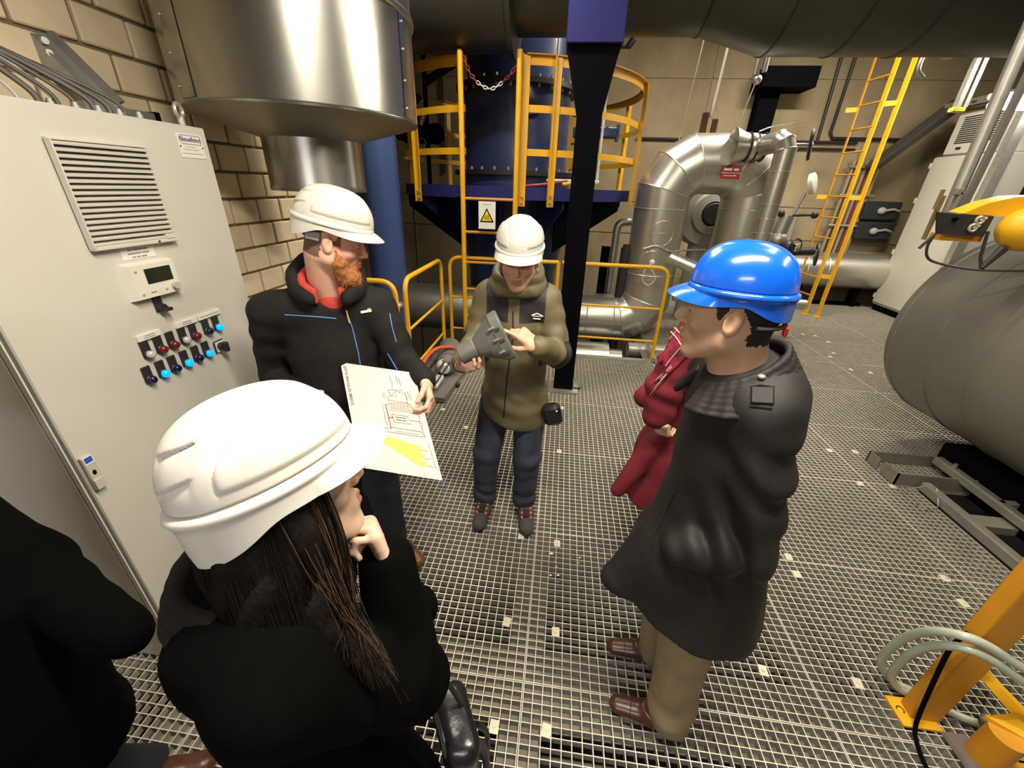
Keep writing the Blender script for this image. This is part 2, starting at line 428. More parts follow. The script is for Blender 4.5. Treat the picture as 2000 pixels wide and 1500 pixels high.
def beamx(x0, x1, y, w):
    m = MB(); m.box((x0, y-w/2, -0.046), (x1, y+w/2, -0.034)); m.box((x0, y-0.006, -0.25), (x1, y+0.006, -0.046)); m.box((x0, y-w/2, -0.262), (x1, y+w/2, -0.25)); m.build('support_beam', BEAM, floor, False)
def beamy(x, y0, y1, w):
    m = MB(); m.box((x-w/2, y0, -0.0465), (x+w/2, y1, -0.0345)); m.box((x-0.006, y0, -0.25), (x+0.006, y1, -0.0465)); m.build('support_beam', BEAM, floor, False)
for x in (-1.19, -0.01, 1.17, 2.28): beamy(x, -0.7, 4.5 if x < 1 else 7.7, 0.15 if x > -1 else 0.3)
for x in (3.39, 4.5): beamy(x, 2.6, 7.7, 0.14)
for y, w_ in ((-0.68, 0.2), (0.92, 0.28), (2.52, 0.16), (4.12, 0.14)): beamx(-1.95, 2.55, y, w_)
beamx(-1.95, 1.15, 0.45, 0.12)
for y in (5.72, 7.6): beamx(1.2, 6.7, y, 0.14)
# saddle clips that hold the gratings down
CM = None
def clip(x, y):
    global CM
    if CM is None:
        m = MB(); m.box((-0.017, -0.022, 0.0), (0.017, 0.022, 0.003)); m.box((-0.017, -0.022, -0.012), (-0.013, 0.022, 0)); m.box((0.013, -0.022, -0.012), (0.017, 0.022, 0)); m.cyl((0, 0, 0.003), (0, 0, 0.009), 0.007, n=6)
        CM = bpy.data.meshes.new('grating_clip'); CM.from_pydata(m.v, [], m.f); CM.materials.append(mat('clip_zinc', (0.78, 0.72, 0.55), 0.4, 0.3))
    o = bpy.data.objects.new('grating_clip', CM); C.objects.link(o); o.parent = floor; o.location = (x, y, 0.0006); o.rotation_euler = (0, 0, random.uniform(-0.15, 0.15))
for (x, y) in CLIPS: clip(x, y)
# toe plates and the sheet-metal edge of the platform
def toe(lo, hi): m = MB(); m.box(lo, hi); return struct(m.build('trim_1', STEEL, None, False))
toe((-1.19, 4.47, -0.06), (1.19, 4.56, 0.012)); toe((-1.33, 3.16, -0.05), (-1.27, 4.5, 0.10)); toe((1.16, 4.47, -0.05), (1.20, 7.6, 0.06))
# ------------------------------------------------------------------ shell
def slab(name, lo, hi, m): b = MB(); b.box(lo, hi); return struct(b.build(name, m, None, False))
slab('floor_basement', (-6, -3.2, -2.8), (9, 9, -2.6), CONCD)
slab('wall_back', (-6, 8.7, -2.6), (9, 9.0, 6), CONC)
slab('wall_right', (8.0, -3.2, -2.6), (8.3, 8.7, 6), CONC)
slab('wall_front', (-6, -3.5, -2.6), (9, -3.2, 6), CONC)
slab('wall_far_left', (-5.0, 3.3, -2.6), (-4.7, 8.7, 6), CONC)
slab('ceiling', (-6, -3.5, 5.8), (9, 9, 6.1), CONC)
wl = slab('wall_left', (-2.25, -3.2, -2.6), (-1.956, 3.42, 5.8), MORTAR)
slab('wall_left_return', (-4.7, 3.12, -2.6), (-2.25, 3.42, 5.8), CONC)
# formwork joints of the concrete back wall, as shallow battens
for z in (1.05, 1.62, 3.55): b = MB(); b.box((-4.6, 8.685, z), (8, 8.71, z+0.018)); struct(b.build('trim_2', CONC, None, False))
for x in (-3.1, -0.4, 2.3, 5.0): b = MB(); b.box((x, 8.685, -2.6), (x+0.016, 8.71, 5.8)); struct(b.build('trim_3', CONC, None, False))
# bricks: running bond, every one its own piece
bl, bh, jt = 0.222, 0.142, 0.015
def brick_mesh(L):
    m = MB(); m.obox((0, 0, 0), (0.012, (L-jt)/2, (bh-jt)/2), None, 0.005)
    me = bpy.data.meshes.new('brick'); me.from_pydata(m.v, [], m.f); me.materials.append(BRICK); return me
BMS = [brick_mesh(bl) for _ in range(1)]
nb = 0
for r in range(3, 23):
    z = 0.62+r*bh
    for c in range(-2, 16):
        y = 0.335+c*bl+(bl/2 if r % 2 else 0)
        if y > 3.36: continue
        if z < 1.9 and y < 1.4: continue
        if z > 2.45 and y > 2.3: continue
        o = bpy.data.objects.new('brick', BMS[0]); C.objects.link(o); o.parent = wl
        o.location = Vector((-1.953+random.uniform(-0.0025, 0.0025), y, z))-wl.location; o.rotation_euler = (random.uniform(-0.006, 0.006), random.uniform(-0.01, 0.01), random.uniform(-0.01, 0.01)); nb += 1
# ------------------------------------------------------------------ big galvanised duct by the brick wall
t = thing('exhaust_duct', 'large shiny galvanised duct narrowing to a short pipe beside the brick wall', 'duct', (-1.365, 2.33, 1.74))
gx, gy = -1.365, 2.33
MB().lathe((gx, gy, 0), (0, 0, 1), [(2.075, 0.552), (2.083, 0.555), (2.09, 0.55), (2.50, 0.55)], 72).build('barrel', GALV, t)
MB().lathe((gx, gy, 0), (0, 0, 1), [(1.985, 0.243), (1.99, 0.25), (2.075, 0.548), (2.082, 0.552)], 72).build('cone', mat('galv_cone', (0.42, 0.41, 0.36), 0.4, 0.9, var=0.2, scale=3), t)
MB().lathe((gx, gy, 0), (0, 0, 1), [(1.745, 0.23), (1.745, 0.243), (1.76, 0.246), (1.775, 0.243), (1.99, 0.243)], 48).build('outlet_pipe', GALV, t)
MB().lathe((gx, gy, 0), (0, 0, 1), [(2.488, 0.55), (2.494, 0.562), (2.506, 0.565), (2.518, 0.562), (2.524, 0.55)], 72).build('swage_ring', GALV, t)
MB().lathe((gx, gy, 0), (0, 0, 1), [(2.52, 0.55), (3.2, 0.55), (3.75, 0.55)], 72).build('upper_barrel', GALV, t)
am = math.atan2(-1.0, 0.10)   # overlap seam with rivets, facing the camera
for (a, z0, z1) in ((am-0.62, 2.09, 2.49), (am+1.35, 2.09, 2.49)):
    m = MB(); r = 0.5525; V = []
    for k in range(7):
        aa = a+0.035*k; V.append((gx+r*math.cos(aa), gy+r*math.sin(aa)))
    for k in range(6):
        m.add([(V[k][0], V[k][1], z0), (V[k+1][0], V[k+1][1], z0), (V[k+1][0], V[k+1][1], z1), (V[k][0], V[k][1], z1)], [(0, 1, 2, 3)])
    lap = m.build('lap_seam', GALV, t)
    for z in (z0+0.04, z0+0.15, z0+0.27, z0+0.37):
        MB().sphere((gx+0.555*math.cos(a+0.03), gy+0.555*math.sin(a+0.03), z), 0.006, 8, 5).build('rivet', STEEL, lap)
for k in range(9):
    a = am-1.3+k*0.32; MB().sphere((gx+0.553*math.cos(a), gy+0.553*math.sin(a), 2.55), 0.006, 8, 5).build('rivet', STEEL, t)
# ------------------------------------------------------------------ dark horizontal duct under the ceiling
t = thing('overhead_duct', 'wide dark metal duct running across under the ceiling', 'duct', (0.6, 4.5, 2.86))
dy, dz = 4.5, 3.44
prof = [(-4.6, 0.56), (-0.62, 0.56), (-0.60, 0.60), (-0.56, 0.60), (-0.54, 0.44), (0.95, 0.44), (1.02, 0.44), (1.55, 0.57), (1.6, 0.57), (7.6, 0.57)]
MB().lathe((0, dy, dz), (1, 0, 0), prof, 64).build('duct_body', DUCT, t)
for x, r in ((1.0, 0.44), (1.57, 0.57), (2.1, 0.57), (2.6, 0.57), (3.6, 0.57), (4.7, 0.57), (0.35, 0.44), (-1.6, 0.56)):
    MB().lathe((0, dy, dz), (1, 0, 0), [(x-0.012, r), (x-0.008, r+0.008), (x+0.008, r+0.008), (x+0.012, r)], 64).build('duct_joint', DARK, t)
# ------------------------------------------------------------------ steel column with blue head
t = thing('support_column', 'black steel column with flared top carrying a blue box beam', 'column', (0.12, 3.66, 0))
m = MB(); m.box((0.03, 3.56, 0.02), (0.215, 3.76, 2.33)); m.build('shaft', BLACK, t, False)
m = MB(); a = [(0.03, 3.56), (0.215, 3.56), (0.215, 3.76), (0.03, 3.76)]; b = [(-0.075, 3.54), (0.29, 3.54), (0.29, 3.80), (-0.075, 3.80)]
m.add([(x, y, 2.30) for x, y in a]+[(x, y, 2.70) for x, y in b], [(3, 2, 1, 0), (4, 5, 6, 7), (0, 1, 5, 4), (1, 2, 6, 5), (2, 3, 7, 6), (3, 0, 4, 7)]); m.build('haunch', BLACK, t, False)
m = MB(); m.obox((0.108, 3.66, 3.55), (0.195, 0.145, 0.85), None, 0.006); m.build('box_beam', INDIGO, t)
m = MB(); m.box((-0.02, 3.50, 0.0), (0.27, 3.82, 0.02)); m.build('base_plate', STEEL, t, False)
m = MB(); m.box((0.225, 3.60, 0.02), (0.30, 3.61, 0.12)); m.box((0.225, 3.60, 0.02), (0.30, 3.72, 0.03)); m.build('angle_bracket', STEEL, t, False)
m = MB(); m.cyl((0.30, 3.6, 2.70), (0.36, 3.6, 2.70), 0.012); m.cyl((0.345, 3.6, 2.70), (0.375, 3.6, 2.74), 0.022); m.build('bolt', DARK, t)
# ------------------------------------------------------------------ blue vessel on a ring platform
VX, VY = -0.70, 6.0
t = thing('blue_vessel', 'tall dark blue vessel with bolted flanges rising through a ring platform', 'vessel', (VX, VY, -2.6))
MB().lathe((VX, VY, 0), (0, 0, 1), [(-2.6, 0.62), (0.7, 0.62), (1.2, 0.72), (1.95, 0.72), (1.95, 0.66), (2.83, 0.66), (2.83, 0.62), (5.5, 0.62)], 48).build('shell', BLUE, t)
for z, r in ((1.95, 0.80), (2.85, 0.76)):
    MB().lathe((VX, VY, 0), (0, 0, 1), [(z-0.025, 0.6), (z-0.025, r), (z+0.025, r), (z+0.025, 0.6)], 48).build('flange', DARK, t)
    for k in range(28):
        a = 2*PI*k/28
        if math.sin(a) > 0.35: continue
        MB().cyl((VX+(r-0.05)*math.cos(a), VY+(r-0.05)*math.sin(a), z+0.02), (VX+(r-0.05)*math.cos(a), VY+(r-0.05)*math.sin(a), z+0.06), 0.016, n=6).build('bolt', STEEL, t, False)
        if z > 2.5: MB().cyl((VX+(r-0.05)*math.cos(a), VY+(r-0.05)*math.sin(a), z-0.06), (VX+(r-0.05)*math.cos(a), VY+(r-0.05)*math.sin(a), z-0.02), 0.014, n=6).build('bolt', STEEL, t, False)
m = MB(); m.obox((VX+0.2, VY-0.66, 2.55), (0.13, 0.06, 0.02), None, 0.005); m.build('lug', BLUE2, t)
for x in (-0.205, 0.335):
    m = MB(); m.tube([(x, 5.2, 1.86), (x, 5.2, 3.4)], 0.013, 8); m.build('sight_tube', WHITE, t)
m = MB(); m.tube([(-0.24, 5.2, 1.88), (0.36, 5.22, 1.88)], 0.016, 8); m.build('sight_tube', WHITE, t)
m = MB(); m.obox((0.28, 5.6, 2.40), (0.26, 0.05, 0.055), None, 0.01); m.box((0.52, 5.52, 2.32), (0.55, 5.68, 2.48)); m.cyl((0.40, 5.54, 2.40), (0.40, 5.48, 2.40), 0.05, n=8); m.build('hatch_arm', BLUE2, t)
# ring platform
PX, PY, PR = -0.66, 5.98, 1.47
t = thing('ring_platform', 'round dark platform with blue rim around the vessel', 'platform', (PX, PY, 1.35))
MB().lathe((PX, PY, 0), (0, 0, 1), [(1.68, 0.75), (1.68, PR), (1.80, PR), (1.80, PR-0.02), (1.74, PR-0.02), (1.74, 0.75)], 72).build('rim', INDIGO, t, True, 30)
for k in range(10):
    a = 2*PI*k/10+0.15; c, s_ = math.cos(a), math.sin(a)
    m = MB(); q = np.array([c, s_, 0]); p = np.array([PX, PY, 0.0]); n_ = np.array([-s_, c, 0])*0.012
    m.prism([p+q*0.72+(0, 0, 1.70)-n_, p+q*(PR-0.05)+(0, 0, 1.70)-n_, p+q*(PR-0.05)+(0, 0, 1.60)-n_, p+q*0.72+(0, 0, 1.10)-n_], n_*2); m.build('bracket', INDIGO, t, False)
m = MB(); m.box((-1.0, 4.56, 1.745), (-0.5, 4.75, 1.765)); m.build('step_grating', GRATE, t, False)
# side wings of the platform frame
m = MB(); m.prism([(-1.95, 5.3, 1.72), (-1.2, 4.95, 1.72), (-1.2, 4.95, 1.15), (-1.95, 5.3, 1.55)], (0.02, 0.05, 0)); m.build('wing_plate', BLACK, t, False)
m = MB(); m.prism([(-0.1, 4.95, 1.72), (0.62, 5.25, 1.72), (0.62, 5.25, 1.58), (-0.1, 4.95, 1.12)], (-0.02, 0.05, 0)); m.build('wing_plate', BLACK, t, False)
# yellow cage rail of the platform
t = thing('cage_railing', 'yellow curved guard railing around the ring platform', 'railing', (PX, PY, 1.62))
a0 = math.radians(-82); a1 = math.radians(-82+337)
def arc(r, z, h, w_, A0=a0, A1=a1, n=60):
    m = MB(); V = []; F = []
    for i in range(n+1):
        a = A0+(A1-A0)*i/n; c, s_ = math.cos(a), math.sin(a)
        for rr, zz in ((r, z), (r+w_, z), (r+w_, z+h), (r, z+h)): V.append((PX+rr*c, PY+rr*s_, zz))
    for i in range(n):
        for k in range(4): F.append((i*4+k, i*4+(k+1) % 4, i*4+4+(k+1) % 4, i*4+4+k))
    return m.add(V, F)
arc(PR, 2.80, 0.075, 0.008).add([], []).build('rail', YEL, t); arc(PR-0.03, 2.872, 0.008, 0.075).build('handrail', YEL2, t)
arc(PR, 2.44, 0.06, 0.008).build('rail', YEL, t); arc(PR, 2.08, 0.06, 0.008).build('rail', YEL, t)
for k, a in enumerate([-82, -70.5, -14, 22, 62, 102, 142, 178, -132]):
    aa = math.radians(a); c, s_ = math.cos(aa), math.sin(aa); p = np.array([PX+(PR+0.02)*c, PY+(PR+0.02)*s_, 0]); T = np.array([-s_, c, 0]); N_ = np.array([c, s_, 0])
    m = MB(); R_ = np.stack([T, N_, [0, 0, 1]], 1); m.obox(p+[0, 0, 2.245], (0.034, 0.004, 0.625), R_); m.obox(p-T*0.034+N_*0.02+[0, 0, 2.245], (0.004, 0.022, 0.625), R_)
    po = m.build('post', YEL, t, False)
    for z in (1.66, 1.72): MB().cyl(p+[0, 0, z], p+N_*0.035+[0, 0, z], 0.012, n=6).build('bolt', STEEL, po, False)
# vertical ladder up to the platform
t = thing('access_ladder', 'yellow vertical ladder up to the ring platform behind the man with the device', 'ladder', (-0.76, 4.42, 0))
for x in (-1.045, -0.505): MB().tube([(x, 4.40, 0.0), (x, 4.40, 2.88)], 0.026, 12).build('stile', YEL, t)
for z in (0.15, 0.45, 0.76, 1.05, 1.36, 1.68): MB().tube([(-1.04, 4.40, z), (-0.51, 4.40, z)], 0.014, 8).build('rung', YEL2, t)
t = thing('safety_chain', 'red and white plastic chain hung across the ladder top', 'chain', (-0.77, 4.42, 2.5))
pts = catmull([(-1.02, 4.42, 2.84), (-0.93, 4.42, 2.68), (-0.77, 4.42, 2.60), (-0.62, 4.42, 2.68), (-0.53, 4.42, 2.78)], 10)
acc_ = np.concatenate([[0], np.cumsum(np.linalg.norm(np.diff(pts, axis=0), axis=1))]); nl = 18
for i in range(nl):
    s0 = acc_[-1]*(i+0.5)/nl; c = np.array([np.interp(s0, acc_, pts[:, k]) for k in range(3)]); e = np.array([np.interp(s0+0.01, acc_, pts[:, k]) for k in range(3)]); T = nrm(e-c); u, v = perp(T); sd = u if i % 2 else v
    P_ = [c+T*0.024*math.cos(q)*1.0+sd*0.012*math.sin(q) for q in np.linspace(0, 2*PI, 11)[:-1]]
    MB().tube(P_, 0.004, 5, True).build('link', WHITE if 6 <= i <= 12 else mat('chain_red', (0.25, 0.02, 0.02), 0.4), t)
t = thing('hot_surface_sign', 'white placard with yellow hot surface warning triangle below the ladder top', 'sign', (-0.79, 4.33, 1.40))
sy = 4.36
m = MB(); m.box((-0.875, sy, 1.40), (-0.70, sy+0.004, 1.66)); m.build('placard', WHITE, t, False)
m = MB(); m.prism([(-0.862, sy-0.001, 1.465), (-0.717, sy-0.001, 1.465), (-0.79, sy-0.001, 1.60)], (0, -0.001, 0)); m.build('triangle_border', BLACK, t, False)
m = MB(); m.prism([(-0.843, sy-0.0025, 1.477), (-0.736, sy-0.0025, 1.477), (-0.79, sy-0.0025, 1.577)], (0, -0.001, 0)); m.build('triangle_field', mat('sign_yellow', (0.80, 0.60, 0.02), 0.5), t, False)
for dx in (-0.018, 0, 0.018):
    m = MB(); m.tube([(-0.79+dx+0.006*math.sin(k*1.3), sy-0.004, 1.488+k*0.0065) for k in range(8)], 0.0028, 5); m.build('heat_wave', BLACK, t)
dash(mat('print_faint', (0.4, 0.38, 0.34), 0.6), (-0.787, sy-0.001, 1.632), (1, 0, 0), (0, 0, 1), (0.03, 0.06), 0.005, t)
# red and yellow air hoses on the platform
tag(MB().tube(catmull([(-0.55, 4.72, 1.80), (-0.2, 4.75, 1.84), (0.0, 4.8, 1.87)], 8), 0.014, 8).build('air_hose', mat('hose_red', (0.35, 0.03, 0.03), 0.4)), 'red air hose lying on the ring platform', 'hose')
tag(MB().tube(catmull([(-0.05, 4.74, 1.84), (0.12, 4.78, 1.86), (0.25, 4.9, 1.86)], 8), 0.016, 8).build('air_hose', mat('hose_yellow', (0.7, 0.5, 0.02), 0.4)), 'short yellow hose on the ring platform edge', 'hose')
# black valve assembly left of the vessel
t = thing('control_valve', 'black motor valve on a thin pipe left of the blue vessel', 'valve', (-1.95, 6.3, 2.0))
MB().tube([(-1.98, 6.3, 1.7), (-1.98, 6.3, 3.3)], 0.03, 10).build('pipe', BLACK, t)
MB().tube([(-1.98, 6.3, 3.0), (-1.55, 6.2, 3.18)], 0.05, 10).build('pipe', DARK, t)
m = MB(); m.obox((-2.1, 6.25, 2.42), (0.2, 0.13, 0.12), None, 0.04); m.sphere((-1.85, 6.25, 2.42), (0.13, 0.12, 0.13), 14, 10); m.sphere((-2.35, 6.25, 2.42), (0.08, 0.09, 0.09), 14, 10); m.build('actuator', BLACK, t)
m = MB(); m.cyl((-2.05, 6.2, 2.52), (-2.12, 6.2, 2.78), 0.03); m.cyl((-2.16, 6.2, 2.72), (-2.02, 6.2, 2.84), 0.04); m.build('positioner', DARK, t)
MB().cyl((-2.0, 6.1, 2.5), (-1.95, 6.1, 2.64), 0.035).build('fitting', STEEL, t); MB().torus((-2.0, 6.1, 2.30), (0, 1, 0), 0.05, 0.008, 16, 6).build('cable_loop', STEEL, t)
# light blue column pipe left
t = thing('blue_pipe_column', 'smooth bright blue vertical pipe behind the bearded man', 'pipe', (-1.72, 3.95, -2.6))
MB().lathe((-1.72, 3.95, 0), (0, 0, 1), [(-2.6, 0.16), (0.78, 0.16), (0.95, 0.175), (2.8, 0.175), (2.82, 0.0)], 40).build('pipe_wall', BLUE2, t)
m = MB(); m.obox((-1.66, 3.72, 0.62), (0.05, 0.06, 0.10), None, 0.02); m.obox((-1.60, 3.70, 0.72), (0.09, 0.05, 0.03), None, 0.02); m.build('nozzle', STEEL, t)
# ------------------------------------------------------------------ insulated bend on the right (mitred sheet jacket)
def mitre_path(pts, rad, R_, name, m_, parent, n=36, rings=True, cap=True):
    """pipe through pts: each corner is cut into mitred segments"""
    P_ = [np.asarray(q, float) for q in pts]; Q = [P_[0]]
    for i in range(1, len(P_)-1):
        a, b, c = P_[i-1], P_[i], P_[i+1]; d0, d1 = nrm(a-b), nrm(c-b); ang = math.acos(np.clip(np.dot(-d0, d1), -1, 1)); L = rad*math.tan(ang/2)
        ctr = b+nrm(d0+d1)*rad/math.cos(ang/2); s0 = b+d0*L; e0 = s0-ctr; ax = nrm(np.cross(-d0, d1)); seg = max(2, round(ang/(PI/6)))
        for k in range(seg):
            th = ang*(k+0.5)/seg; rr = rad/math.cos(ang/seg/2)
            e = nrm(e0)*math.cos(th)+np.cross(ax, nrm(e0))*math.sin(th); Q.append(ctr+e*rr)
    Q.append(P_[-1]); Q = np.array(Q); V = []; F = []; lines = []
    u, v = perp(Q[1]-Q[0])
    for i in range(len(Q)):
        d0 = nrm(Q[i]-Q[i-1]) if i else nrm(Q[1]-Q[0]); d1 = nrm(Q[i+1]-Q[i]) if i < len(Q)-1 else d0
        nn = nrm(d0+d1)
        ring = []
        for k in range(n):
            th = 2*PI*k/n; q = Q[i]+R_*(math.cos(th)*u+math.sin(th)*v); q = q+d0*(np.dot(Q[i]-q, nn)/np.dot(d0, nn)); ring.append(q)
        lines.append(ring); ax = np.cross(d0, d1); s_ = np.linalg.norm(ax)
        if s_ > 1e-6:
            ang = math.atan2(s_, np.dot(d0, d1)); M_ = np.array(Matrix.Rotation(ang, 3, Vector(ax/s_))); u = M_@u; v = M_@v
    m = MB()
    for i in range(len(Q)-1):
        m.add(lines[i]+lines[i+1], [(k, (k+1) % n, n+(k+1) % n, n+k) for k in range(n)])
    if cap: m.add(lines[0], [tuple(range(n))[::-1]]); m.add(lines[-1], [tuple(range(n))])
    o = m.build(name, m_, parent, True, 60)
    if rings:
        for i in range(1, len(Q)-1): MB().tube([Q[i]+(q-Q[i])*1.006 for q in lines[i]], 0.006, 6, True).build('seam_bead', SEAM, o)
    return o
t = thing('insulated_pipe_bend', 'shiny insulated pipe arching over in a wide upside-down bend', 'pipe', (1.65, 5.5, -0.1))
mitre_path([(-2.6, 5.5, 0.22), (1.16, 5.5, 0.22), (1.16, 5.5, 2.09), (2.20, 5.62, 2.12), (2.20, 5.62, -0.6)], 0.40, 0.315, 'jacket', GALV2, t)
for z, x in ((0.86, 1.16), (1.62, 1.16), (1.02, 2.2), (1.64, 2.2)):
    MB().torus((x, 5.5 if x < 2 else 5.62, z), (0, 0, 1), 0.317, 0.006, 40, 6).build('clamp_band', SEAM, t)
for x in (-1.2, 0.05, 0.40, 0.75): MB().torus((x, 5.5, 0.22), (1, 0, 0), 0.317, 0.007, 40, 6).build('clamp_band', SEAM, t)
for (x, z) in ((1.17, 1.36), (1.10, 1.02)):    # round patches riveted on the left leg
    P_ = []
    for k in range(28):
        a = 2*PI*k/28; xx = 0.13*math.cos(a); yy = -math.sqrt(0.318**2-xx**2); P_.append((x+xx-0.01, 5.5+yy, z+0.14*math.sin(a)))
    MB().tube(P_, 0.004, 5, True).build('patch_edge', SEAM, t)
P_ = [(1.05+0.22*k/8, 5.5-math.sqrt(0.318**2-(1.05+0.22*k/8-1.16)**2)-0.001, 1.36) for k in range(9)]
MB().tube(P_, 0.004, 5).build('patch_seam', SEAM, t)
m = MB(); m.sphere((1.10, 5.16, 1.03), 0.035, 12, 8); m.build('sensor_head', WHITE, t)
MB().tube(catmull([(1.10, 5.15, 1.03), (1.03, 5.14, 0.95), (1.02, 5.14, 0.82), (1.10, 5.14, 0.76), (1.17, 5.15, 0.84), (1.12, 5.14, 0.93), (1.05, 5.13, 0.98)], 8), 0.006, 6).build('sensor_wire', WHITE, t)
MB().tube(catmull([(0.98, 5.2, 1.18), (1.12, 5.17, 1.22), (1.30, 5.2, 1.16), (1.45, 5.3, 1.17), (1.75, 5.4, 1.18)], 8), 0.012, 6).build('sensor_wire', STEEL, t)
m = MB(); sx, sz_ = 1.78, 2.02; m.obox((sx, 5.235, sz_), (0.10, 0.003, 0.07), np.array([[1, 0, 0], [0, 0.97, -0.1], [0, 0.1, 0.97]]).T); lab = m.build('flow_label', mat('label_red', (0.36, 0.012, 0.02), 0.5), t, False)
dash(WHITE, (sx, 5.230, sz_+0.025), (1, 0, 0), (0, 0, 1), (0.085, 0.05), 0.022, lab)
m = MB(); m.box((sx-0.07, 5.228, sz_-0.045), (sx+0.04, 5.2285, sz_-0.032)); m.prism([(sx+0.04, 5.228, sz_-0.055), (sx+0.07, 5.228, sz_-0.0385), (sx+0.04, 5.228, sz_-0.022)], (0, 0.0005, 0)); m.box((sx-0.10, 5.2275, sz_-0.012), (sx+0.10, 5.228, sz_-0.006)); m.build('flow_arrow', WHITE, lab, False)
m = MB(); m.box((1.47, 5.62, 2.41), (1.53, 5.68, 2.62)); m.cyl((1.62, 5.65, 2.40), (1.62, 5.65, 2.56), 0.035); m.box((1.38, 5.6, 2.38), (1.72, 5.7, 2.42)); m.build('hanger_clamp', mat('rusty', (0.10, 0.035, 0.02), 0.8, var=0.3), t)
MB().tube([(1.56, 5.65, 2.6), (1.60, 5.65, 3.6)], 0.012, 8).build('hanger_rod', WHITE, t)
m = MB(); m.tube([(1.55, 5.65, 2.68), (1.55, 5.65, 2.58), (1.58, 5.65, 2.56), (1.61, 5.65, 2.58), (1.61, 5.65, 2.68)], 0.008, 6); m.build('clevis', STEEL, t)
# slimmer pipe coming down in front of the bend with valve wheel
t = thing('insulated_branch_pipe', 'slim insulated pipe dropping from a valve in front of the wide bend', 'pipe', (2.05, 4.75, 0.2))
mitre_path([(1.98, 5.2, 2.26), (2.12, 4.86, 2.30), (2.12, 4.86, 0.3)], 0.12, 0.095, 'jacket', GALV2, t, 24)
for z in (2.02, 1.72, 1.58, 1.44, 1.2): MB().torus((2.12, 4.86, z), (0, 0, 1), 0.097, 0.004, 24, 5).build('clamp_band', SEAM, t)
m = MB(); m.lathe((1.72, 5.22, 2.26), (1, 0, 0), [(0, 0.18), (0.10, 0.14), (0.16, 0.12), (0.18, 0.13), (0.24, 0.13), (0.26, 0.12), (0.34, 0.12), (0.36, 0.10), (0.40, 0.0)], 28); m.build('valve_body', GALV2, t)
for x in (1.88, 1.95, 2.04): MB().torus((x, 5.22, 2.26), (1, 0, 0), 0.131, 0.009, 28, 6).build('strap', DARK, t)
m = MB(); m.box((2.18, 5.05, 2.06), (2.26, 5.08, 2.34)); m.build('bracket', GALV2, t, False)
MB().tube(catmull([(1.95, 5.18, 2.40), (2.06, 5.1, 2.44), (2.30, 5.05, 2.47)], 6), 0.006, 6).build('capillary', SEAM, t)
MB().tube([(2.12, 5.05, 2.27), (2.44, 5.08, 2.28)], 0.014, 8).build('spindle', STEEL, t)
def handwheel(c, d, R_, parent, m_=DARK):
    u, v = perp(d); o = MB().torus(c, d, R_, R_*0.12, 28, 8); o.build('wheel_rim', m_, parent)
    m = MB(); m.sphere(c, R_*0.2, 10, 8)
    for k in range(3):
        a = 2*PI*k/3+0.4; m.cyl(c, np.asarray(c)+R_*(math.cos(a)*u+math.sin(a)*v), R_*0.09, n=6)
    m.build('wheel_spokes', STEEL, parent)
handwheel((2.44, 5.08, 2.28), (0.85, -0.45, 0.1), 0.13, t)
# pump casing and pipes glimpsed through the bend
t = thing('pump_casing', 'round grey pump casing seen through the pipe bend', 'pump', (1.95, 6.6, -0.4))
m = MB(); m.lathe((2.02, 6.2, 1.55), (0, 1, 0), [(0, 0.16), (0.02, 0.26), (0.10, 0.28), (0.12, 0.42), (0.40, 0.46), (0.6, 0.3)], 40); m.build('volute', mat('grey_casting', (0.30, 0.29, 0.25), 0.6), t)
m = MB(); m.lathe((2.02, 6.2, 1.55), (0, 1, 0), [(-0.02, 0.0), (-0.02, 0.13), (0.03, 0.16)], 30); m.build('inlet', DARK, t)
m = MB(); m.cyl((2.02, 6.5, -0.4), (2.02, 6.5, 1.3), 0.16, n=20); m.build('stand', mat('grey_casting', (0.3, 0.29, 0.25), 0.6), t)
tag(MB().tube([(1.30, 5.2, 1.10), (2.3, 4.9, 0.75)], 0.075, 20).build('cross_pipe', GALV2), 'thin insulated pipe running between the bend legs behind the blue helmet', 'pipe')
tag(MB().tube([(1.45, 5.25, 0.62), (3.0, 5.2, 0.62)], 0.06, 16).build('cross_pipe', STEEL), 'low bare steel pipe crossing behind the blue helmet', 'pipe')
m = MB(); m.cyl((-0.2, 5.1, -0.22), (0.72, 5.1, -0.22), 0.20, n=24); m.cyl((0.72, 5.1, -0.22), (0.9, 5.1, -0.22), 0.12, n=20); tag(m.build('condensate_drum', GALV2), 'insulated drum lying below the guard rail', 'drum')
m = MB(); m.cyl((0.95, 5.0, -0.05), (2.0, 5.05, -0.05), 0.10, n=20); tag(m.build('floor_pipe', STEEL), 'steel pipe lying low behind the guard rail corner', 'pipe')
m = MB(); m.tube(bend([(0.72, 5.9, -0.6), (0.72, 5.9, 1.42), (1.1, 5.9, 1.44)], 0.1), 0.05, 12); tag(m.build('bent_pipe', STEEL), 'thin steel pipe with a bend left of the wide bend', 'pipe')
m = MB(); m.box((0.55, 5.85, -0.6), (0.66, 5.95, 1.1)); tag(m.build('dark_post', BLACK, None, False), 'dark square post behind the right guard rail', 'post')
m = MB(); m.cyl((0.82, 5.45, -0.6), (0.82, 5.45, 1.15), 0.07, n=16); m.cyl((0.82, 5.45, 1.15), (0.82, 5.45, 1.19), 0.05, n=16); tag(m.build('dark_pipe', DARK), 'dark upright pipe against the left leg of the wide bend', 'pipe')
